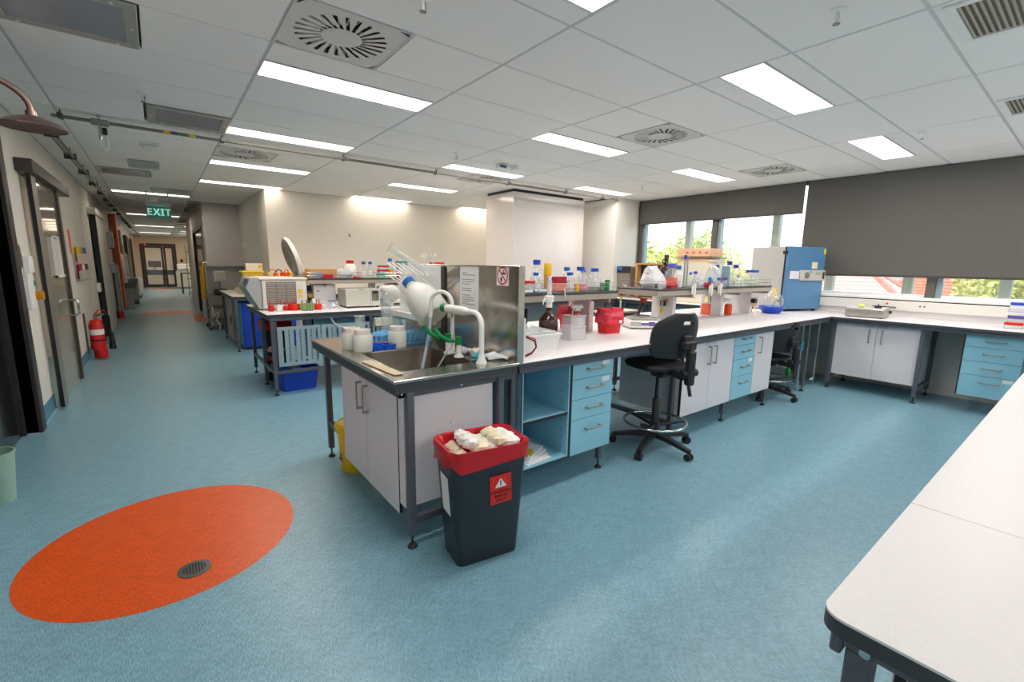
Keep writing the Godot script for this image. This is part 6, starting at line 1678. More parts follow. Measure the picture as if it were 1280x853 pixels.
	for j in 3:
		lab_bottle(["first blue capped flask in the row at shelf end", "second blue capped flask in the row at shelf end", "third blue capped flask in the row at shelf end"][j], Vector3(5.60 + 0.11 * j, Y, -2.64), 0.044, 0.185, [pc, bc, sc][j], M("lime_liquid", rgb(206, 214, 130), 0.3) if j == 1 else null, 0.3)
	for j in 3:
		var pp := thing("hanging_pipette", ["white pipette clipped on shelf front, nearest the white bag", "white pipette with dark tip clipped on shelf front, middle", "white pipette clipped on shelf front, nearest the incubator"][j], "pipette", Vector3([4.18, 4.50, 4.68][j], 1.235, -2.485), 0.0, "pipettes clipped on the second shelf")
		part("clip", MB.new().bc(Vector3(-0.02, -0.035, -0.012), Vector3(0.02, 0.05, 0.004), 0.004), M("white_plastic"), pp)
		part("barrel", MB.new().lathe([V2(0.006, -0.06), V2(0.011, -0.03), V2(0.013, 0.05), V2(0.010, 0.07)], 10, Vector3(0, 0, 0.014)), M("white_plastic"), pp)
		part("tip", MB.new().lathe([V2(0.004, -0.12 if j == 1 else -0.075), V2(0.006, -0.06)], 8, Vector3(0, 0, 0.014)), M("print_blue") if j != 1 else M("dark_grey"), pp)

# ---------------------------------------------------------------- second island beyond the sink
func build_far_island() -> void:
	var Y := 0.90
	var f := worktop([V2(0.865, -5.37), V2(7.295, -5.37), V2(7.295, -5.615), V2(6.695, -5.615), V2(6.695, -6.11), V2(4.71, -6.11), V2(4.71, -6.78), V2(0.865, -6.78)], "second island bench with white top beyond the sink")
	rail(f, Vector3(0.89, 0.825, -5.43), Vector3(6.6, 0.868, -5.385))
	rail(f, Vector3(0.89, 0.825, -6.74), Vector3(0.93, 0.868, -5.43))
	rail(f, Vector3(0.93, 0.825, -6.76), Vector3(4.7, 0.868, -6.72))
	for z in [-5.40, -5.98, -6.73]: leg(f, 0.915, z, 0.825)
	for x in [2.0, 2.75, 4.0, 5.2, 6.3]: leg(f, x, -5.42, 0.825)
	rail(f, Vector3(0.90, 0.235, -6.73), Vector3(0.93, 0.27, -5.41), "low_rail")
	rail(f, Vector3(0.92, 0.235, -5.43), Vector3(4.0, 0.27, -5.40), "low_rail")
	for x in [0.93, 2.68]:
		rail(f, Vector3(x, 0.28, -5.46), Vector3(x + 0.035, 0.82, -5.43), "panel_hanger")
	# pressed steel racking panels hung on the front
	var pm := M("panel_steel", rgb(176, 196, 206), 0.4, 0.35)
	for j in 4:
		var t := thing("slotted_panel", "pale slotted steel panel under second island, %s from its free corner" % ["first", "second", "third", "fourth"][j], "panel", Vector3(0.96 + 0.46 * j, 0.315, -5.41), 0.0, "slotted steel panels of the second island")
		# sheet as strips round the long slots
		var sl := [0.06, 0.175, 0.29, 0.405]
		var x := 0.0
		var mb := MB.new()
		mb.bc(Vector3(0, 0, -0.004), Vector3(0.45, 0.04, 0)).bc(Vector3(0, 0.40, -0.004), Vector3(0.45, 0.44, 0))
		for k in 4:
			mb.bc(Vector3(x, 0.04, -0.004), Vector3(sl[k] - 0.011, 0.40, 0))
			x = sl[k] + 0.011
		mb.bc(Vector3(x, 0.04, -0.004), Vector3(0.45, 0.40, 0))
		part("sheet", mb, pm, t)
		var rb := MB.new()
		for k in 4:
			rb.bc(Vector3(sl[k] - 0.018, 0.03, 0), Vector3(sl[k] - 0.011, 0.41, 0.006)).bc(Vector3(sl[k] + 0.011, 0.03, 0), Vector3(sl[k] + 0.018, 0.41, 0.006))
		part("slot_fold", rb, pm, t)
		var ho := MB.new()
		for k in 3:
			for q in 16: ho.bc(Vector3(sl[k] + 0.049, 0.05 + 0.0225 * q, 0.0), Vector3(sl[k] + 0.066, 0.06 + 0.0225 * q, 0.0012))
		var hm := part("perforation", ho, M("ink"), t)
		hm.set_meta("kind", "stuff")
	# stores under the second island
	drawer_unit("blue drawer block under the second island behind slotted panels", Vector3(1.38, 0, -5.62), 0, 0.60, [0.30, 0.45, 0.60, 0.72, 0.82], 0.5)
	drawer_unit("second blue drawer block under second island near the tall glass", Vector3(2.06, 0, -5.62), 0, 0.55, [0.30, 0.45, 0.60, 0.72, 0.82], 0.5)
	var bt := M("crate_blue", rgb(20, 66, 190), 0.4)
	var cr := thing("blue_crate", "blue plastic crate on floor under the second island", "crate", Vector3(1.18, 0, -5.72))
	part("crate", MB.new().loft([ring3(rrect(0.36, 0.42, 0.03, 3), 0), ring3(rrect(0.42, 0.48, 0.035, 3), 0.24), ring3(rrect(0.44, 0.50, 0.04, 3), 0.245), ring3(rrect(0.44, 0.50, 0.04, 3), 0.262), ring3(rrect(0.40, 0.46, 0.03, 3), 0.262), ring3(rrect(0.35, 0.41, 0.03, 3), 0.02)], true, true), bt, cr)
	for j in 4:
		solo("packed_item", crumple(0.09, 0.07, 120 + j), [M("paper"), M("red"), M("sky_cap"), M("mint")][j], ["white packet in the blue crate", "red packet in the blue crate", "blue packet in the blue crate", "pale green packet in the blue crate"][j], "packet", Vector3(1.08 + 0.11 * (j % 2), 0.10 + 0.05 * (j / 2), -5.62 - 0.16 * (j / 2)), 0.4 * j, "packets in the blue crate")
	var bb := thing("black_bin", "black bin with red liner under the second island corner", "bin", Vector3(1.10, 0.30, -6.30))
	part("body", MB.new().loft([ring3(rrect(0.24, 0.26, 0.03, 3), 0), ring3(rrect(0.32, 0.34, 0.04, 3), 0.42)]), M("black"), bb)
	part("liner_bag", MB.new().loft([ring3(rrect(0.345, 0.365, 0.06, 4), 0.33), ring3(rrect(0.35, 0.37, 0.06, 4), 0.42), ring3(rrect(0.32, 0.34, 0.05, 4), 0.445), ring3(rrect(0.26, 0.28, 0.05, 4), 0.40)], false, true), M("liner_red"), bb)
	part("stand", MB.new().bc(Vector3(-0.14, -0.30, -0.14), Vector3(0.14, 0.0, 0.14), 0.01), M("black"), bb)
	var hd := [[Vector3(1.02, 0.27, -5.96), rgb(184, 30, 44), "dark red packet on the low rail under second island"], [Vector3(1.04, 0.36, -6.08), rgb(226, 190, 190), "pink and white packet on top of the dark red one"], [Vector3(1.02, 0.12, -6.1), rgb(150, 190, 214), "pale blue packet under the dark red one"]]
	for j in 3:
		solo("stored_packet", crumple(0.10, 0.06, 140 + j), M("packet%d" % j, hd[j][1], 0.6), hd[j][2], "packet", hd[j][0] - Vector3(0, 0.0, 0.0), 0.0, "packets on the low rail")
	var fx := thing("flow_box", "cream junction box under the second island behind the tall glass", "junction box", Vector3(2.14, 0.70, -5.395))
	part("box", MB.new().bc(Vector3(-0.11, 0, -0.02), Vector3(0.11, 0.10, 0.06), 0.006), M("cream"), fx)
	part("cover_seam", MB.new().bc(Vector3(-0.10, 0.048, 0.06), Vector3(0.10, 0.05, 0.061)), M("taupe"), fx)
	solo("cable_loop", MB.new().tube([Vector3(0, 0, 0), Vector3(0.03, -0.06, 0.02), Vector3(0.10, -0.11, 0.02), Vector3(0.2, -0.12, 0.0)], 0.004, 6), M("white_plastic"), "white cable drooping below the second island top", "cable", Vector3(1.52, 0.83, -5.38))
	for j in 3:
		solo("bottle_on_rail", MB.new().lathe([V2(0.045, 0), V2(0.045, 0.16), V2(0.02, 0.21), V2(0.02, 0.24)], 12), [M("frost"), M("dark_grey"), M("frost")][j], ["pale bottle on the low rail behind jars", "dark bottle between the pale bottles behind jars", "pale bottle nearest the drying rack behind jars"][j], "bottle", Vector3(2.16 + 0.14 * j, 0.40, -5.30 + 0.0), 0.0, "bottles under the second island")
	var ls := thing("low_shelf_board", "narrow shelf board carrying bottles under the second island", "shelf", Vector3(2.28, 0.37, -5.30))
	part("board", MB.new().bc(Vector3(-0.25, 0, -0.08), Vector3(0.6, 0.03, 0.08), 0.003), cab_white, ls)
	part("bracket", MB.new().bc(Vector3(-0.2, -0.10, -0.12), Vector3(-0.17, 0.0, 0.06)).bc(Vector3(0.5, -0.10, -0.12), Vector3(0.53, 0.0, 0.06)), frame_grey, ls)

	reagent_shelf("raised shelf of the second island behind the bench oven", 1.42, 3.4, -5.95, -6.35, [1.66, 2.62, 3.3], 1.26)

	# centrifuge with lid up
	var c := thing("centrifuge", "white bench centrifuge with side grille and its lid standing open", "centrifuge", Vector3(0.90, Y, -5.88), 0.0)
	var cw := M("machine_white", rgb(224, 220, 210), 0.4)
	part("body", MB.new().bc(Vector3(0.0, 0.015, -0.62), Vector3(0.50, 0.345, 0.0), 0.012), cw, c)
	part("top_deck", MB.new().bc(Vector3(-0.02, 0.345, -0.63), Vector3(0.51, 0.375, 0.01), 0.012), cw, c)
	var fp := MB.new()
	fp.loft([[Vector3(-0.02, 0.02, 0.0), Vector3(0.02, 0.02, 0.0), Vector3(0.02, 0.02, -0.62), Vector3(-0.02, 0.02, -0.62)], [Vector3(-0.14, 0.26, 0.0), Vector3(0.02, 0.26, 0.0), Vector3(0.02, 0.26, -0.62), Vector3(-0.14, 0.26, -0.62)], [Vector3(-0.10, 0.365, 0.0), Vector3(0.02, 0.375, 0.0), Vector3(0.02, 0.375, -0.62), Vector3(-0.10, 0.365, -0.62)]], true, true, false)
	part("sloped_front", fp, M("machine_grey", rgb(170, 174, 174), 0.4), c)
	part("display", MB.new().at(Vector3(-0.122, 0.32, -0.16), 0, 0, -0.36).bc(Vector3(-0.004, -0.035, -0.12), Vector3(0.002, 0.035, 0.12)), M("lcd_blue", rgb(88, 110, 160), 0.25), c)
	for a in 3:
		for b in 11:
			part("grille_slat", MB.new().at(Vector3(0.115 + 0.105 * a, 0.305 - 0.0215 * b, 0.002), 0, 0.5).bc(Vector3(-0.048, -0.006, -0.003), Vector3(0.048, 0.006, 0.003)), M("slat_grey", rgb(176, 170, 162), 0.5), c)
	part("grille_frame", MB.new().bc(Vector3(0.06, 0.06, -0.001), Vector3(0.38, 0.325, 0.0005)), M("dial_grey"), c)
	part("warning_sticker", MB.new().bc(Vector3(0.40, 0.19, 0.0), Vector3(0.445, 0.235, 0.001)).bc(Vector3(0.405, 0.14, 0.0), Vector3(0.44, 0.17, 0.001)), M("yellow"), c)
	var lid := part("lid", MB.new().at(Vector3(0.47, 0.38, -0.30), -PI / 2, 0.30).loft([ring_xy(0.235, 0.235, 0.235, -0.05), ring_xy(0.25, 0.25, 0.235, -0.035), ring_xy(0.25, 0.25, 0.235, 0.0)], true, true), cw, c)
	part("lid_lining", MB.new().at(Vector3(0.47, 0.38, -0.30), -PI / 2, 0.30).loft([ring_xy(0.225, 0.225, 0.235, 0.0), ring_xy(0.21, 0.21, 0.235, 0.02), ring_xy(0.14, 0.14, 0.235, 0.035)], true, true), M("lid_grey", rgb(122, 116, 108), 0.5), lid)
	part("hinge", MB.new().bc(Vector3(0.44, 0.37, -0.42), Vector3(0.5, 0.40, -0.18), 0.006), M("machine_grey"), c)
	solo("tape_note", MB.new().bc(Vector3(-0.02, 0, 0), Vector3(0.02, 0.06, 0.002)), M("print_blue"), "blue tape tag on the back wall above the centrifuge lid", "tag", Vector3(3.0, 1.95, -9.098))

	# rotor buckets in front of the centrifuge
	var rd := M("rotor_red", rgb(220, 28, 12), 0.4)
	var spots := [[0.975, -5.74, 0.032, 0.065, rd, 1, "red rotor insert nearest the free bench corner"], [1.055, -5.73, 0.035, 0.07, M("frost"), 2, "white rotor insert between the red ones"], [1.14, -5.76, 0.034, 0.05, rd, 2, "low red rotor insert behind the white one"], [1.215, -5.74, 0.06, 0.072, rd, 2, "wide red rotor insert with two posts"], [1.47, -5.70, 0.045, 0.068, rd, 2, "red rotor insert standing apart beside the oven"]]
	for s in spots:
		var t := thing("rotor_insert", s[6], "rotor insert", Vector3(s[0], Y, s[1]), 0.0, "rotor inserts before the centrifuge")
		part("cup", MB.new().lathe([V2(s[2] * 0.92, 0), V2(s[2], 0.004), V2(s[2], s[3]), V2(s[2] * 0.8, s[3] + 0.003)], 16), s[4], t)
		for k in s[5]: part("post", MB.new().cyl(Vector3(-0.015 + 0.03 * k, s[3], 0.004), Vector3(-0.015 + 0.03 * k, s[3] + 0.055, 0.004), 0.0055, -1, 6), M("post_red", rgb(196, 44, 40), 0.5), t)
	for j in 3:
		var t := thing("green_insert", ["olive green rotor insert next to the red ones", "olive green rotor insert in the middle", "olive green rotor insert below the yellow sticker"][j], "rotor insert", Vector3(1.295 + 0.055 * j, Y, -5.70 - 0.015 * (j % 2)), 0.0, "olive green rotor inserts")
		var mb := MB.new()
		for q in 5: mb.lathe([V2(0.014, 0), V2(0.016, 0.004), V2(0.016, 0.078), V2(0.012, 0.078)], 10, Vector3(cos(TAU * q / 5) * 0.022, 0, sin(TAU * q / 5) * 0.022))
		part("cluster", mb, M("olive", rgb(140, 164, 100), 0.5), t)
		part("post", MB.new().cyl(Vector3(0, 0.02, 0), Vector3(0, 0.12, 0), 0.006, -1, 6), M("post_olive", rgb(96, 104, 84), 0.5), t)
	var wp := thing("reagent_dropper", "white dropper bottle with green base before the wall panel", "bottle", Vector3(1.46, Y, -5.86))
	part("body", MB.new().lathe([V2(0.030, 0.05), V2(0.030, 0.09), V2(0.012, 0.12)], 12), M("frost"), wp)
	part("base", MB.new().lathe([V2(0.028, 0), V2(0.030, 0.05)], 12), M("green"), wp)
	solo("paper_sheet", MB.new().bc(Vector3(-0.15, 0, -0.06), Vector3(0.17, 0.002, 0.06)), M("paper"), "sheet of paper lying before the rotor inserts", "paper", Vector3(1.12, Y, -5.58), 0.1)
	solo("blue_pen", MB.new().cyl(Vector3(-0.06, 0.005, 0), Vector3(0.06, 0.005, 0.012), 0.0045, -1, 6), M("blue_cap"), "blue pen lying at the end of the paper sheet", "pen", Vector3(1.33, 0.9005, -5.60))
	# oven
	var o := thing("bench_oven", "beige bench oven with green-lit controls on second island", "oven", Vector3(1.80, Y, -5.68), -0.03)
	part("body", MB.new().bc(Vector3(0, 0.02, -0.38), Vector3(0.43, 0.235, -0.02), 0.008), M("oven_side", rgb(170, 166, 156), 0.45), o)
	part("front", MB.new().bc(Vector3(0, 0.02, -0.02), Vector3(0.43, 0.235, 0.0), 0.006), M("oven_front", rgb(204, 204, 194), 0.4), o)
	part("control_panel", MB.new().bc(Vector3(0.32, 0.085, 0.0), Vector3(0.41, 0.215, 0.004), 0.002), M("panel_dark", rgb(120, 120, 118), 0.4), o)
	part("display", MB.new().bc(Vector3(0.33, 0.175, 0.004), Vector3(0.40, 0.205, 0.006)), M("ink"), o)
	part("green_button", MB.new().bc(Vector3(0.375, 0.09, 0.004), Vector3(0.405, 0.12, 0.008), 0.003), M("green"), o)
	part("red_button", MB.new().bc(Vector3(0.38, 0.13, 0.004), Vector3(0.40, 0.155, 0.008), 0.003), M("red"), o)
	part("door_seam", MB.new().bc(Vector3(0.305, 0.03, 0.0), Vector3(0.308, 0.23, 0.001)), M("taupe"), o)
	part("brand_strip", MB.new().bc(Vector3(0.155, 0.222, 0.0), Vector3(0.22, 0.228, 0.001)), M("amber_cap"), o)
	for q in [0.03, 0.40]: part("foot", MB.new().cyl(Vector3(q, 0, -0.05), Vector3(q, 0.022, -0.05), 0.015).cyl(Vector3(q, 0, -0.34), Vector3(q, 0.022, -0.34), 0.015), black_plastic, o)
	# instruments below the raised shelf
	var pn := thing("white_panel_box", "white upright service panel with red lamp under raised shelf", "panel", Vector3(1.52, Y, -6.05))
	part("panel", MB.new().bc(Vector3(0, 0, -0.2), Vector3(0.27, 0.28, 0), 0.004), M("upright_white"), pn)
	part("red_lamp", MB.new().cyl(Vector3(0.05, 0.20, 0), Vector3(0.05, 0.20, 0.008), 0.010, -1, 10), M("red"), pn)
	var pk := [[Vector3(1.56, Y, -5.80), "crumpled clear wrap on the second island"], [Vector3(1.68, Y, -5.80), "clear plastic holder beside the oven"]]
	for j in 2:
		solo("clear_wrap", crumple(0.055, 0.045, 160 + j), glass("bag_clear", Color(0.92, 0.95, 0.98), 0.38, 0.18), pk[j][1], "wrap", pk[j][0], 0.0, "clear wraps on the second island")
	solo("blue_spatula", MB.new().bc(Vector3(-0.045, 0, -0.012), Vector3(0.045, 0.012, 0.012), 0.004), M("print_navy", rgb(40, 80, 170), 0.5), "blue flat handle resting over the clear holder", "spatula", Vector3(1.66, 0.985, -5.80), 0.1)
	var dm := thing("dark_module", "dark stacked module with yellow diamond sticker behind the centrifuge", "module", Vector3(1.44, Y, -6.20))
	for j in 3: part("layer", MB.new().bc(Vector3(-0.04, 0.02 + 0.085 * j, -0.3), Vector3(0.10, 0.09 + 0.085 * j, 0.05), 0.006), [M("slate_panel"), M("galv"), M("black")][j], dm)
	part("yellow_diamond", MB.new().at(Vector3(0.06, 0.14, 0.052), 0, 0, PI / 4).bc(Vector3(-0.022, -0.022, 0), Vector3(0.022, 0.022, 0.002)), M("yellow"), dm)
	var bx := [[2.38, 0.0, 0.12, M("print_blue"), "pale blue carton under the raised shelf, upper layer"], [2.50, 0.0, 0.10, M("sky_cap"), "blue carton under raised shelf beside the funnel"], [2.44, 0.0, 0.13, M("print_navy"), "navy carton under raised shelf, lower layer"]]
	var ld := thing("inner_shelf", "low inner shelf under the raised shelf behind drying rack", "shelf", Vector3(2.30, 0, -6.05))
	part("board", MB.new().bc(Vector3(0.0, 1.045, -0.2), Vector3(0.30, 1.06, 0.08)).bc(Vector3(0.0, 0.985, -0.2), Vector3(0.30, 1.0, 0.08)), M("beam"), ld)
	part("end_panel", MB.new().bc(Vector3(-0.012, 0.90, -0.2), Vector3(0.0, 1.19, 0.08)), M("upright_white"), ld)
	for j in 3:
		solo("small_carton", MB.new().bc(Vector3(-0.05, 0, -0.05), Vector3(0.05, [0.085, 0.08, 0.078][j], 0.05), 0.002), bx[j][3], bx[j][4], "carton", Vector3(bx[j][0], [1.061, 1.061, 0.901][j], -6.05), 0.0, "cartons under the raised shelf")
	var sc := thing("small_scale", "small grey scale with dark display beside drying rack", "scale", Vector3(2.42, Y, -5.75))
	part("body", MB.new().bc(Vector3(-0.10, 0, -0.10), Vector3(0.14, 0.06, 0.10), 0.01), M("machine_grey"), sc)
	part("display", MB.new().bc(Vector3(-0.02, 0.02, 0.10), Vector3(0.06, 0.045, 0.103)), M("ink"), sc)
	part("pan", MB.new().bc(Vector3(-0.09, 0.06, -0.09), Vector3(0.09, 0.07, 0.06), 0.002), M("pan_steel"), sc)
	# on the raised shelf of the second island
	var S := 1.2605
	var kb := thing("cardboard_box", "flat cardboard box with blue label on second island shelf", "box", Vector3(1.58, S, -6.10))
	part("box", MB.new().bc(Vector3(-0.12, 0, -0.1), Vector3(0.22, 0.115, 0.1), 0.003), M("card"), kb)
	part("blue_label", MB.new().bc(Vector3(-0.09, 0.012, 0.1), Vector3(0.04, 0.07, 0.102)), M("print_blue"), kb)
	tip_box("crimson tip box before the cardboard box on second shelf", Vector3(1.68, S, -5.985), 0.0, Vector3(0.12, 0.05, 0.05), M("crimson"), M("crimson"))
	solo("bubble_wrap", crumple(0.12, 0.09, 171), glass("bag_clear", Color(0.92, 0.95, 0.98), 0.38, 0.18), "crumpled clear bubble wrap on second island shelf", "wrap", Vector3(1.92, S, -6.12))
	var rj := thing("red_cap_jar", "large white jar with red cap on second island shelf", "jar", Vector3(2.03, S, -6.18))
	part("body", MB.new().lathe([V2(0.070, 0), V2(0.075, 0.01), V2(0.075, 0.15), V2(0.045, 0.19)], 20), M("frost"), rj)
	part("cap", MB.new().lathe([V2(0.048, 0.185), V2(0.050, 0.225), V2(0.045, 0.23)], 16), M("red"), rj)
	lab_bottle("clear bottle with navy cap beside the red capped jar", Vector3(2.19, S, -6.12), 0.042, 0.215, M("purple_cap"), null, 0.5, M("paper"), null, "bottles on the second island shelf")
	lab_bottle("clear bottle with blue cap, second beside the red capped jar", Vector3(2.28, S, -6.12), 0.042, 0.215, M("blue_cap"), null, 0.5, M("paper"), null, "bottles on the second island shelf")
	solo("red_marker", MB.new().tube([Vector3(-0.06, 0.012, 0), Vector3(0.0, 0.012, 0), Vector3(0.06, 0.012, 0)], 0.014, 8, 0.006), M("red"), "red marker lying on second island shelf", "marker", Vector3(2.06, S, -5.985))
	for j in 3:
		tip_box(["teal tip box at bottom of pile on second island shelf", "crimson tip box in the middle of pile on second island shelf", "crimson tip box on top of pile on second island shelf"][j], Vector3(2.42 + 0.01 * j, S + 0.057 * j, -6.06), 0.05 * j, Vector3(0.13, 0.055, 0.09), M("pale_teal", rgb(150, 210, 190), 0.4) if j == 0 else M("clear_plastic"), M("teal_dark", rgb(10, 140, 120), 0.4) if j == 0 else M("crimson"), "tip boxes piled on the second island shelf")
	lab_bottle("clear bottle with teal cap and yellow label by the tip boxes", Vector3(2.58, S, -6.16), 0.050, 0.265, M("sky_cap"), null, 0.5, M("yellow"), null, "bottles on the second island shelf")
	for j in 3:
		tip_box(["crimson tip box low in the pile beside the drying rack", "maroon tip box mid pile beside the drying rack", "teal tip box on top of pile beside the drying rack"][j], Vector3(2.72, S + 0.078 * j, -6.08), 0.0, Vector3(0.14, 0.075, 0.10), [M("crimson"), M("clear_plastic"), M("clear_plastic")][j], [M("crimson"), M("maroon", rgb(120, 20, 60), 0.4), M("teal_dark")][j], "tip boxes beside the drying rack")
	for j in 2:
		var rb := thing("red_cap_bottle", ["red flat capped box showing above the splash panel, first", "red flat capped box showing above the splash panel, second"][j], "box", Vector3(3.20 + 0.11 * j, S, -6.05), 0.0, "red capped boxes above the splash panel")
		part("box", MB.new().bc(Vector3(-0.045, 0, -0.045), Vector3(0.045, 0.19, 0.045), 0.004), M("clear_plastic"), rb)
		part("cap", MB.new().bc(Vector3(-0.048, 0.19, -0.048), Vector3(0.048, 0.225, 0.048), 0.005), M("red"), rb)

	# third bench by the alcove
	var tf := worktop([V2(0.885, -8.42), V2(3.2, -8.42), V2(3.2, -9.08), V2(1.55, -9.08), V2(1.55, -10.3), V2(0.885, -10.3)], "third bench with white top in front of the alcove")
	rail(tf, Vector3(0.90, 0.825, -8.48), Vector3(3.15, 0.868, -8.44)); rail(tf, Vector3(0.90, 0.825, -10.25), Vector3(0.94, 0.868, -8.48))
	for q in [[0.93, -8.46], [1.6, -8.46], [3.1, -8.46], [0.93, -10.2]]: leg(tf, q[0], q[1], 0.825)
	var bf := thing("blue_freezer", "blue chest unit under the third bench", "freezer", Vector3(1.28, 0, -8.85))
	part("body", MB.new().bc(Vector3(-0.26, 0.04, -0.22), Vector3(0.55, 0.80, 0.30), 0.012), M("crate_blue"), bf)
	part("front_panel", MB.new().bc(Vector3(-0.275, 0.06, -0.20), Vector3(-0.26, 0.78, 0.28), 0.004), M("panel_cyan", rgb(60, 140, 196), 0.4), bf)
	part("red_mark", MB.new().bc(Vector3(-0.279, 0.60, 0.04), Vector3(-0.275, 0.68, 0.12)), M("red"), bf)
	part("plinth", MB.new().bc(Vector3(-0.24, 0, -0.2), Vector3(0.53, 0.04, 0.28)), black_plastic, bf)
	var gc := thing("grey_cupboard", "grey cupboard under the alcove side of the third bench", "cupboard", Vector3(0.96, 0, -9.75))
	part("body", MB.new().bc(Vector3(0, 0.05, -0.45), Vector3(0.5, 0.82, 0.45), 0.005), M("taupe_light", rgb(168, 166, 160), 0.5), gc)
	part("handle", MB.new().bc(Vector3(-0.02, 0.35, 0.3), Vector3(-0.008, 0.5, 0.32)), M("ink"), gc)
	var yb := thing("sharps_box", "large yellow sharps container on the third bench", "container", Vector3(1.24, Y, -8.80))
	part("body", MB.new().loft([ring3(rrect(0.26, 0.24, 0.03, 3), 0), ring3(rrect(0.30, 0.27, 0.03, 3), 0.36)]), M("amber_yellow", rgb(232, 190, 70), 0.45), yb)
	part("lid", MB.new().bc(Vector3(-0.17, 0.36, -0.15), Vector3(0.17, 0.40, 0.15), 0.015), M("yellow"), yb)
	var wc := thing("white_case", "white case with yellow tag standing behind the sharps container", "case", Vector3(1.30, Y + 0.0, -9.03))
	part("body", MB.new().bc(Vector3(-0.12, 0, -0.03), Vector3(0.14, 0.52, 0.03), 0.01), M("white_plastic"), wc)
	part("yellow_tag", MB.new().bc(Vector3(0.07, 0.44, 0.03), Vector3(0.13, 0.50, 0.033)), M("yellow"), wc)
	var yc2 := thing("yellow_crate", "pale yellow crate with printed lid on the third bench", "crate", Vector3(1.78, Y, -8.85))
	part("body", MB.new().bc(Vector3(-0.27, 0, -0.18), Vector3(0.30, 0.24, 0.18), 0.01), M("amber_yellow"), yc2)
	part("lid", MB.new().bc(Vector3(-0.28, 0.24, -0.19), Vector3(0.31, 0.30, 0.19), 0.01), M("white_plastic"), yc2)
	part("print", MB.new().bc(Vector3(-0.2, 0.255, 0.19), Vector3(0.2, 0.285, 0.192)), M("taupe"), yc2)
	solo("cream_tub", MB.new().lathe([V2(0.07, 0), V2(0.09, 0.09), V2(0.085, 0.09), V2(0.066, 0.01), V2(0, 0.01)], 16), M("cream"), "cream tub on the alcove end of the third bench", "tub", Vector3(1.12, Y, -9.3))
	# yellow and orange protective gear heaped behind the centrifuge
	for j in 7:
		var px: float = [1.52, 1.62, 1.74, 1.84, 1.98, 2.08, 2.2][j]
		var t := thing("ear_muff", "%s protective muff on the third bench, %s from the yellow crate" % [["orange", "yellow banded", "rust", "bright yellow", "orange rimmed", "brown", "gold"][j], ["first", "second", "third", "fourth", "fifth", "sixth", "seventh"][j]], "ear muffs", Vector3(px, 1.185, -8.62), 0.4 * j, "protective muffs on the third bench")
		var mm := [M("orange"), M("yellow"), M("rust_orange"), M("yellow"), M("orange"), M("amber_cap"), M("ochre")]
		var arc := []
		for i in 9: arc.push_back(Vector3(cos(PI * i / 8) * 0.065, 0.05 + sin(PI * i / 8) * 0.09, 0))
		part("band", MB.new().tube(arc, 0.009, 6), M("ink") if j == 1 else mm[j], t)
		for q in [-1, 1]: part("cup", MB.new().at(Vector3(q * 0.06, 0.05, 0), 0, 0, PI / 2).lathe([V2(0.045, -0.02), V2(0.05, 0.0), V2(0.04, 0.02)], 12), mm[(j * 3 + 1) % 7], t)
	var ms := thing("muff_shelf", "low riser shelf under the protective muffs", "shelf", Vector3(1.9, Y, -8.62))
	part("board", MB.new().bc(Vector3(-0.5, 0.26, -0.1), Vector3(0.5, 0.283, 0.12)), cab_white, ms)
	for q in [-0.46, 0.46]: part("leg", MB.new().bc(Vector3(q - 0.02, 0, -0.08), Vector3(q + 0.02, 0.26, 0.1)), cab_white, ms)

func ring_xy(rx: float, ry: float, cy: float, z: float) -> Array:
	var o := []
	for i in 28:
		var a := TAU * i / 28
		o.push_back(Vector3(cos(a) * rx, cy + sin(a) * ry, z))
	return o

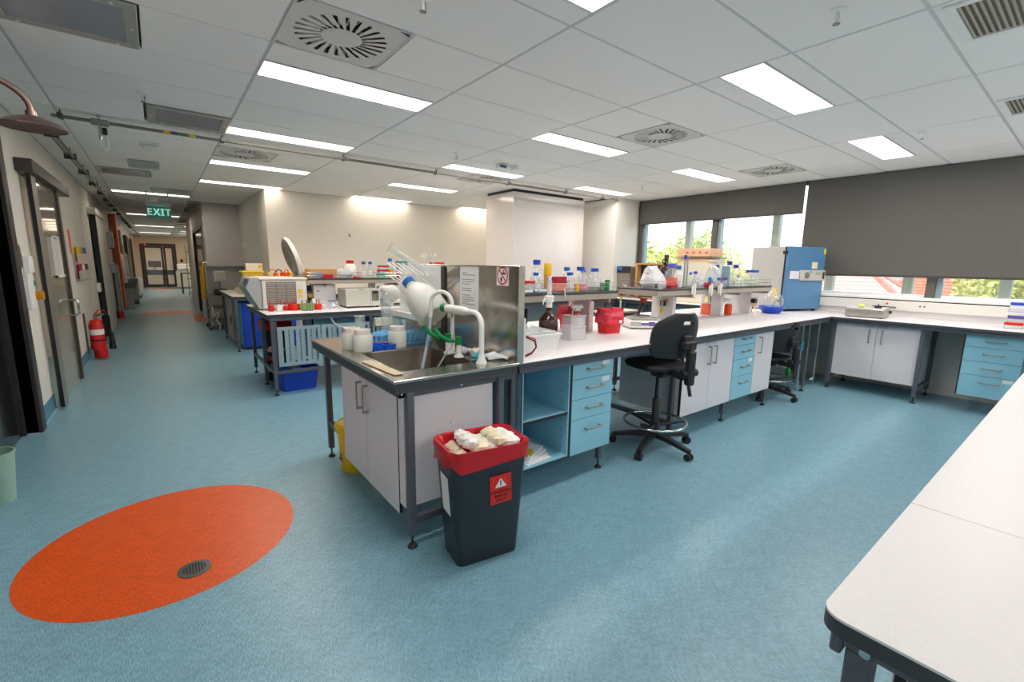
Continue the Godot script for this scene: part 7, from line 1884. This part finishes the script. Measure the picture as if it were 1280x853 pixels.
# ---------------------------------------------------------------- things on the ceiling
func build_ceiling_things() -> void:
	var W := M("diffuser_white", rgb(214, 211, 208), 0.45)
	var dif := [[GX + 1.2 * 1 + 0.30, GZ + GD * 0.5, "square swirl air diffuser nearest the camera over the sink"], [GX + 1.2 * 3 + 0.9, GZ + GD * 0.5, "square swirl air diffuser over the middle of the island"], [GX + 1.2 * 5 + 0.9, GZ + GD * 0.5, "square swirl air diffuser in front of the blinds"], [GX + 1.2 + 0.30, GZ - GD * 5.5, "square swirl air diffuser just beyond the suspended pipe"], [GX + 3.6 + 0.9, GZ - GD * 4.5, "square swirl air diffuser beside the white boxed riser"], [GX + 0.9, GZ - GD * 12.5, "square swirl air diffuser in the corridor before the exit sign"]]
	for d in dif:
		var t := thing("swirl_diffuser", d[2], "air diffuser", Vector3(d[0], CEIL, d[1]), 0.0, "swirl air diffusers")
		if not shared.has("difplate"):
			# plate with 24 radial slots: wedges between slots, inner disc, outer square
			var p := MB.new()
			var n := 24
			var r0 := 0.11; var r1 := 0.245; var hs := 0.292
			for i in n:
				var a := TAU * i / n
				var da := TAU / n
				var g := 0.0115
				var sk := 0.18
				# blade between slot i and slot i+1
				var pts := []
				for e in [[r0, a, g], [r1, a + sk, g], [r1, a + sk + da, -g], [r0, a + da, -g]]:
					var dir := Vector3(cos(e[1]), 0, sin(e[1])); var tn := Vector3(-sin(e[1]), 0, cos(e[1]))
					pts.push_back(dir * e[0] + tn * e[2] * (0.8 if e[0] == r0 else 1.0))
				p.quad(pts[0], pts[1], pts[2], pts[3])
				# ring from slot ends to the square edge
				var b0 := a + sk; var b1 := a + sk + da
				p.quad(dirv(b0) * r1, sq(b0, hs), sq(b1, hs), dirv(b1) * r1)
			p.lathe([V2(0.0, -0.0), V2(r0, -0.0)], 24, Vector3.ZERO, false, false)
			shared.difplate = p.mesh()
			var v := MB.new()
			for i in n:
				var a := TAU * i / n + 0.09
				v.at(dirv(a) * 0.178 + Vector3(0, 0.018, 0), -a, 0.75, 0).bc(Vector3(-0.066, -0.001, -0.012), Vector3(0.066, 0.001, 0.012))
			shared.difvane = v.mesh()
			var fr := MB.new()
			for s in [-1, 1]:
				fr.bc(Vector3(-0.298, -0.003, s * 0.288), Vector3(0.298, 0.02, s * 0.298)).bc(Vector3(s * 0.288, -0.003, -0.288), Vector3(s * 0.298, 0.02, 0.288))
			shared.difframe = fr.mesh()
		part("plate", shared.difplate, W, t)
		part("swirl_vanes", shared.difvane, M("white_plastic"), t)
		part("frame", shared.difframe, W, t)
		part("plenum", MB.new().bc(Vector3(-0.29, 0.045, -0.29), Vector3(0.29, 0.05, 0.29)), M("black"), t)
	# smoked light panels
	var pn := [[-0.27, GZ - GD * 0.5, "large smoked glass panel light at the upper corner near camera"], [0.335, GZ - GD * 3.5, "smoked glass panel light next to the suspended pipe"], [-0.27, GZ - GD * 9.5, "smoked glass panel light before the corridor lamps"]]
	for q in pn:
		var t := thing("panel_light", q[2], "panel light", Vector3(q[0], CEIL, q[1]), 0.0, "smoked ceiling panel lights")
		part("frame", MB.new().bc(Vector3(-0.298, -0.012, -0.296), Vector3(0.298, 0.0, -0.235), 0.003).bc(Vector3(-0.298, -0.012, 0.235), Vector3(0.298, 0.0, 0.296), 0.003).bc(Vector3(-0.298, -0.012, -0.235), Vector3(-0.24, 0.0, 0.235), 0.003).bc(Vector3(0.24, -0.012, -0.235), Vector3(0.298, 0.0, 0.235), 0.003), M("panel_frame", rgb(186, 182, 174), 0.35, 0.5), t)
		part("smoked_pane", MB.new().bc(Vector3(-0.24, -0.006, -0.235), Vector3(0.24, 0.0, 0.235)), M("smoke", rgb(150, 150, 158), 0.14), t)
		for sx in [-1, 1]:
			for sz in [-1, 1]: part("screw", MB.new().cyl(Vector3(sx * 0.20, -0.016, sz * 0.265), Vector3(sx * 0.20, -0.012, sz * 0.265), 0.009, -1, 8), M("white_plastic"), t)
			part("screw", MB.new().cyl(Vector3(sx * 0.27, -0.016, 0), Vector3(sx * 0.27, -0.012, 0), 0.009, -1, 8), M("white_plastic"), t)
	# return grilles at the right edge
	for q in [[3.33, -0.42, "slatted return air grille at the top edge near sprinkler"], [5.22, -0.44, "slatted return air grille beyond the first one"]]:
		var t := thing("return_grille", q[2], "air grille", Vector3(q[0], CEIL, q[1]), 0.0, "slatted return grilles")
		part("frame", MB.new().bc(Vector3(-0.27, -0.012, -0.24), Vector3(0.27, 0.0, -0.20), 0.003).bc(Vector3(-0.27, -0.012, 0.20), Vector3(0.27, 0.0, 0.24), 0.003).bc(Vector3(-0.27, -0.012, -0.2), Vector3(-0.23, 0.0, 0.2), 0.003).bc(Vector3(0.23, -0.012, -0.2), Vector3(0.27, 0.0, 0.2), 0.003), M("white_plastic"), t)
		for i in 17:
			part("slat", MB.new().at(Vector3(0, -0.005, -0.19 + 0.0238 * i), 0, 0.7).bc(Vector3(-0.23, -0.0012, -0.010), Vector3(0.23, 0.0012, 0.010)), M("slat_cream", rgb(206, 200, 186), 0.5), t)
		part("duct", MB.new().bc(Vector3(-0.23, -0.0005, -0.2), Vector3(0.23, 0.0, 0.2)), M("duct_taupe", rgb(112, 104, 92), 0.6), t)
	# sprinklers and detectors
	var spr := [[Vector3(2.71, CEIL, -0.975), "white sprinkler with red bulb near the top of picture", true], [Vector3(0.02, CEIL, -4.63), "white sprinkler next to the smoked panel light", false], [Vector3(2.78, CEIL, -4.68), "tiny sprinkler above the middle of the room", false], [Vector3(5.55, CEIL, -1.20), "small dark sprinkler in front of the wide blind", false], [Vector3(6.02, CEIL, -4.57), "tiny sprinkler near the half rolled blind", false], [Vector3(1.10, CEIL, -2.15), "thin pendant sprinkler beside the nearest swirl diffuser", false]]
	for s in spr:
		var t := thing("sprinkler", s[1], "sprinkler", s[0], 0.0, "ceiling sprinklers")
		part("rose", MB.new().lathe([V2(0.012, -0.012), V2(0.034, -0.006), V2(0.036, 0.0)], 18), M("white_plastic"), t)
		part("stem", MB.new().cyl(Vector3(0, -0.06, 0), Vector3(0, -0.008, 0), 0.008), M("white_plastic"), t)
		part("bulb", MB.new().cyl(Vector3(0.010, -0.05, 0), Vector3(0.010, -0.022, 0), 0.006), M("red") if s[2] else M("galv"), t)
		part("deflector", MB.new().lathe([V2(0.016, -0.066), V2(0.016, -0.062)], 12), M("galv"), t)
	var sm := [[Vector3(0.05, CEIL, -6.55), "white square smoke detector behind the suspended pipe"], [Vector3(0.05, CEIL, -12.2), "small white detector right before the exit sign"]]
	for s in sm:
		var t := thing("smoke_detector", s[1], "detector", s[0], 0.0, "smoke detectors")
		part("base", MB.new().bc(Vector3(-0.09, -0.02, -0.09), Vector3(0.09, 0, 0.09), 0.006), M("white_plastic"), t)
		part("head", MB.new().bc(Vector3(-0.075, -0.055, -0.075), Vector3(0.075, -0.02, 0.075), 0.015), M("white_plastic"), t)
	var em := thing("emergency_light", "flat white emergency light box in the corridor ceiling", "emergency light", Vector3(-0.03, CEIL, -7.8))
	part("housing", MB.new().bc(Vector3(-0.16, -0.06, -0.13), Vector3(0.16, 0, 0.13), 0.008), M("machine_grey"), em)
	part("lens", MB.new().bc(Vector3(-0.13, -0.068, -0.10), Vector3(0.13, -0.06, 0.10), 0.003), M("lcd"), em)
	var pj := thing("ceiling_sensor", "white ceiling sensor with small cable over the island", "sensor", Vector3(3.55, CEIL, -4.80))
	part("cube", MB.new().bc(Vector3(0.12, -0.05, -0.04), Vector3(0.20, 0.0, 0.04), 0.006), M("white_plastic"), pj)
	part("arm", MB.new().bc(Vector3(-0.12, -0.055, -0.035), Vector3(0.08, -0.015, 0.035), 0.01), M("white_plastic"), pj)
	part("eye", MB.new().bc(Vector3(-0.10, -0.05, 0.035), Vector3(0.0, -0.02, 0.045), 0.004), M("print_navy"), pj)
	# suspended pipe across the room and along the left wall
	var gv := M("pipe_steel", rgb(128, 124, 116), 0.35, 0.7)
	var sp := thing("suspended_pipe", "thin steel pipes suspended across the whole ceiling", "pipe", Vector3(0, 0, -5.58))
	part("pipe", MB.new().cyl(Vector3(-0.60, 2.645, 0), Vector3(6.69, 2.645, 0), 0.012, -1, 8), gv, sp)
	part("pipe", MB.new().cyl(Vector3(-0.60, 2.648, -0.05), Vector3(6.69, 2.648, -0.05), 0.010, -1, 8), gv, sp)
	for x in [-0.545, 0.62, 1.82, 3.02, 4.22, 5.40, 6.3]:
		part("clamp", MB.new().bc(Vector3(x - 0.018, 2.63, -0.07), Vector3(x + 0.018, 2.67, 0.02), 0.004).cyl(Vector3(x, 2.66, -0.025), Vector3(x, CEIL, -0.025), 0.005), M("dark_grey"), sp)
	var bands := [["yellow", 0.15], ["purple", 0.21], ["green", 0.27], ["yellow", 0.35]]
	for b in bands: part("marker_band", MB.new().cyl(Vector3(b[1], 2.645, 0), Vector3(b[1] + 0.05, 2.645, 0), 0.0135, -1, 8), M(b[0]), sp)
	var vp := thing("valve_assembly", "brass and black valve assembly hanging from the suspended pipe", "valve", Vector3(-0.30, CEIL, -5.60))
	part("ceiling_rose", MB.new().bc(Vector3(-0.10, -0.006, -0.02), Vector3(0.10, 0, 0.02)), M("white_plastic"), vp)
	part("drop_pipe", MB.new().cyl(Vector3(0, -0.20, 0.02), Vector3(0, 0, 0.02), 0.012), M("chrome"), vp)
	part("valve_body", MB.new().bc(Vector3(-0.06, -0.085, -0.025), Vector3(0.07, -0.035, 0.04), 0.012), M("galv"), vp)
	part("handle", MB.new().bc(Vector3(0.015, -0.16, 0.0), Vector3(0.05, -0.10, 0.035), 0.006), black_plastic, vp)
	part("cable_loop", MB.new().tube([Vector3(0, -0.18, 0.02), Vector3(0.0, -0.25, 0.02), Vector3(0.03, -0.30, 0.02), Vector3(0.05, -0.24, 0.02), Vector3(0.04, -0.16, 0.02)], 0.004, 6), M("white_plastic"), vp)
	var lp := thing("wall_pipe_run", "steel pipe run along the corridor ceiling edge with clamps", "pipe", Vector3(-0.66, 2.60, 0))
	part("pipe", MB.new().cyl(Vector3(0, 0, -5.65), Vector3(0.06, 0, -30.8), 0.016, -1, 8), gv, lp)
	part("pipe", MB.new().cyl(Vector3(-0.05, 0.02, -5.65), Vector3(0.01, 0.02, -30.8), 0.010, -1, 8), gv, lp)
	for i in 14:
		var z := -6.2 - 1.2 * i
		part("clamp", MB.new().bc(Vector3(-0.075, -0.025, z - 0.015), Vector3(0.03, 0.04, z + 0.015), 0.004).cyl(Vector3(-0.02, 0.02, z), Vector3(-0.02, 0.10, z), 0.006), M("dark_grey"), lp)
	# emergency shower
	var sh := thing("emergency_shower", "copper coloured emergency shower head on a bent pipe", "shower", Vector3(-0.52, 2.26, -4.05), 0.0)
	var cp := M("copper")
	var pth := [Vector3(-0.42, 0.20, 0.30), Vector3(-0.16, 0.20, 0.11)]
	for i in 7:
		var a := PI / 2 * i / 6.0
		pth.push_back(Vector3(-0.16 + 0.16 * sin(a), 0.08 + 0.12 * cos(a), 0.11 - 0.11 * sin(a)))
	pth.push_back(Vector3(0, 0.04, 0))
	part("arm", MB.new().tube(pth, 0.017, 12), cp, sh)
	part("elbow_collar", MB.new().lathe([V2(0.026, 0.03), V2(0.026, 0.06)], 14), cp, sh)
	part("head", MB.new().lathe([V2(0.155, -0.035), V2(0.158, -0.03), V2(0.12, 0.0), V2(0.06, 0.025), V2(0.025, 0.035)], 36, Vector3.ZERO, false), cp, sh)
	part("spray_plate", MB.new().lathe([V2(0.06, -0.024), V2(0.15, -0.033)], 36, Vector3.ZERO, true, false), M("shower_plate", rgb(120, 84, 78), 0.4, 0.7), sh)
	part("wall_flange", MB.new().at(Vector3(-0.40, 0.20, 0.285), 0.7, 0, PI / 2).lathe([V2(0.05, 0), V2(0.05, 0.012)], 16), cp, sh)
	# exit sign
	var ex := thing("exit_sign", "green hanging EXIT sign across the corridor", "exit sign", Vector3(0.10, 0, -11.0))
	var eg := M("exit_green", rgb(0, 118, 104), 0.35)
	eg.emission_enabled = true
	eg.emission = Color(0.0, 0.36, 0.30)
	eg.emission_energy_multiplier = 0.12
	part("blade", MB.new().bc(Vector3(-0.185, 2.235, -0.008), Vector3(0.185, 2.435, 0.008), 0.002), eg, ex)
	part("housing", MB.new().bc(Vector3(-0.19, 2.44, -0.04), Vector3(0.19, 2.53, 0.04), 0.008), M("machine_grey"), ex)
	for q in [-0.16, 0.16]: part("rod", MB.new().cyl(Vector3(q, 2.53, 0), Vector3(q, CEIL, 0), 0.008), M("galv"), ex)
	var wg := M("exit_white", rgb(236, 250, 246), 0.4)
	wg.emission_enabled = true
	wg.emission = Color(0.75, 0.95, 0.9)
	wg.emission_energy_multiplier = 0.14
	lettering("EXIT", 0.125, wg, ex, Transform3D(Basis.IDENTITY, Vector3(0.0, 2.335, 0.0095)))
	var xl := OmniLight3D.new()
	xl.name = "sign_light"
	xl.light_color = Color(0.3, 0.9, 0.8)
	xl.light_energy = 0.003
	xl.light_size = 0.05
	xl.omni_range = 40.0
	xl.shadow_enabled = true
	xl.position = Vector3(0, 2.34, 0.12)
	ex.add_child(xl)

# ---------------------------------------------------------------- things on the left wall and floor
func build_wall_things() -> void:
	var x := -0.92
	var d := thing("floor_drain", "round grey floor drain grate in the orange disc", "drain", Vector3(0.01, 0.0012, -2.47))
	part("ring", MB.new().lathe([V2(0.068, 0), V2(0.068, 0.003), V2(0.046, 0.004), V2(0.046, 0.001), V2(0.0, 0.001)], 32), M("drain_steel", rgb(104, 104, 106), 0.4, 0.7), d)
	for i in 7:
		var o := -0.036 + 0.012 * i
		var h := sqrt(0.046 * 0.046 - o * o)
		part("bar", MB.new().bc(Vector3(o - 0.003, 0.001, -h), Vector3(o + 0.003, 0.0042, h)), M("drain_steel"), d)
	part("sump", MB.new().lathe([V2(0.046, 0.0012), V2(0.046, 0.0016)], 24), M("black"), d)
	# switches beside the sliding door
	var a := thing("thermostat", "white and steel thermostat by the dark door frame, highest fitting", "thermostat", Vector3(x, 1.46, -5.52))
	part("plate", MB.new().bc(Vector3(0, -0.09, -0.06), Vector3(0.02, 0.10, 0.06), 0.004), M("galv"), a)
	part("screen", MB.new().bc(Vector3(0.02, -0.07, -0.04), Vector3(0.024, 0.03, 0.04)), M("dark_grey"), a)
	solo("switch_box", MB.new().bc(Vector3(0, -0.075, -0.07), Vector3(0.05, 0.075, 0.07), 0.008), M("white_plastic"), "white square switch box beside the thermostat", "switch box", Vector3(x, 1.40, -5.74))
	var b := thing("door_control_box", "white door control box with green and amber buttons", "control box", Vector3(x, 1.18, -5.60))
	part("case", MB.new().bc(Vector3(0, -0.15, -0.09), Vector3(0.05, 0.15, 0.09), 0.006), M("white_plastic"), b)
	part("green_button", MB.new().bc(Vector3(0.0, 0.03, -0.17), Vector3(0.05, 0.09, -0.12), 0.012), M("green"), b)
	part("amber_lamp", MB.new().cyl(Vector3(0.0, -0.05, -0.17), Vector3(0.09, -0.05, -0.17), 0.038, -1, 16), M("amber_lens", rgb(220, 140, 10), 0.3), b)
	var s := thing("light_switch", "narrow white light switch low beside the sliding door", "switch", Vector3(x, 0.86, -5.56))
	part("plate", MB.new().bc(Vector3(0, -0.075, -0.035), Vector3(0.012, 0.075, 0.035), 0.003), M("white_plastic"), s)
	part("rocker", MB.new().bc(Vector3(0.012, -0.02, -0.02), Vector3(0.02, 0.02, 0.02), 0.003), M("white_plastic"), s)
	# pockets and cards between the doors
	for j in 2:
		solo("hanging_tag", MB.new().bc(Vector3(0, -0.16, -0.05), Vector3(0.012, 0.16, 0.05), 0.003), [M("red"), M("coral")][j], ["red strip tag on the wall past the sliding door", "coral strip tag next to the red one"][j], "tag", Vector3(x, 1.68, [-8.05, -8.6][j]), 0.0, "strip tags on the wall")
	var r := thing("card_rack", "clear wall rack holding yellow and pink cards", "card rack", Vector3(x, 1.15, -9.4))
	part("backing", MB.new().bc(Vector3(0, 0.0, -0.62), Vector3(0.006, 0.46, 0.75)), M("clear_plastic"), r)
	for y in [0.0, 0.24]: part("pocket", MB.new().bc(Vector3(0.05, y, -0.62), Vector3(0.054, y + 0.14, 0.75)).bc(Vector3(0.0, y, -0.62), Vector3(0.054, y + 0.006, 0.75)), M("clear_plastic"), r)
	var cd := [[0.30, 0.26, M("yellow"), "yellow"], [-0.05, 0.26, M("ochre"), "gold"], [-0.42, 0.26, M("sky_cap"), "blue"], [0.32, 0.01, M("crimson"), "pink"], [0.0, 0.01, M("paper"), "white"], [-0.42, 0.01, M("maroon"), "dark red"]]
	for e in cd:
		solo("pocket_card", MB.new().bc(Vector3(0, 0, -0.13), Vector3(0.02, 0.21, 0.13), 0.002), e[2], "%s card standing in the clear wall rack" % e[3], "card", Vector3(x + 0.015, 1.157 + e[1], -9.4 + e[0]), 0.0, "cards of the wall rack")
	# fire extinguisher
	var ft := thing("fire_extinguisher", "red fire extinguisher with black hose on the corridor wall", "extinguisher", Vector3(-0.80, 0.0, -8.95))
	part("cylinder", MB.new().lathe([V2(0.075, 0.14), V2(0.085, 0.15), V2(0.085, 0.50), V2(0.06, 0.57), V2(0.025, 0.59)], 24), M("red"), ft)
	part("base_shell", MB.new().lathe([V2(0.078, 0.02), V2(0.078, 0.15)], 20, Vector3(0.02, 0, 0.03)), M("red"), ft)
	part("label_band", MB.new().lathe([V2(0.0862, 0.36), V2(0.0862, 0.44)], 24, Vector3.ZERO, false, false), M("paper"), ft)
	part("strap", MB.new().lathe([V2(0.087, 0.27), V2(0.087, 0.29)], 24, Vector3.ZERO, false, false).bc(Vector3(0.07, 0.25, -0.015), Vector3(0.09, 0.55, 0.015)), black_plastic, ft)
	part("valve", MB.new().cyl(Vector3(0, 0.58, 0), Vector3(0, 0.65, 0), 0.022).bc(Vector3(-0.02, 0.64, -0.02), Vector3(0.10, 0.665, 0.02), 0.005), M("galv"), ft)
	part("carry_handle", MB.new().tube([Vector3(0, 0.66, 0), Vector3(0.05, 0.72, 0.0), Vector3(0.12, 0.70, 0)], 0.011, 6), M("red"), ft)
	part("hose", MB.new().tube([Vector3(0.02, 0.63, -0.02), Vector3(0.12, 0.66, -0.12), Vector3(0.14, 0.60, -0.20), Vector3(0.14, 0.45, -0.22), Vector3(0.14, 0.36, -0.22)], 0.010, 8), black_plastic, ft)
	part("horn", MB.new().lathe([V2(0.045, 0.10), V2(0.025, 0.36)], 14, Vector3(0.14, 0, -0.22)), black_plastic, ft)
	part("bracket", MB.new().bc(Vector3(-0.12, 0.10, 0.06), Vector3(-0.10, 0.68, 0.10)), M("dark_grey"), ft)

func dirv(a: float) -> Vector3:
	return Vector3(cos(a), 0, sin(a))

# point on the edge of a square of half side h, in direction a
func sq(a: float, h: float) -> Vector3:
	var c := cos(a); var s := sin(a)
	return Vector3(c, 0, s) * h / maxf(absf(c), absf(s))
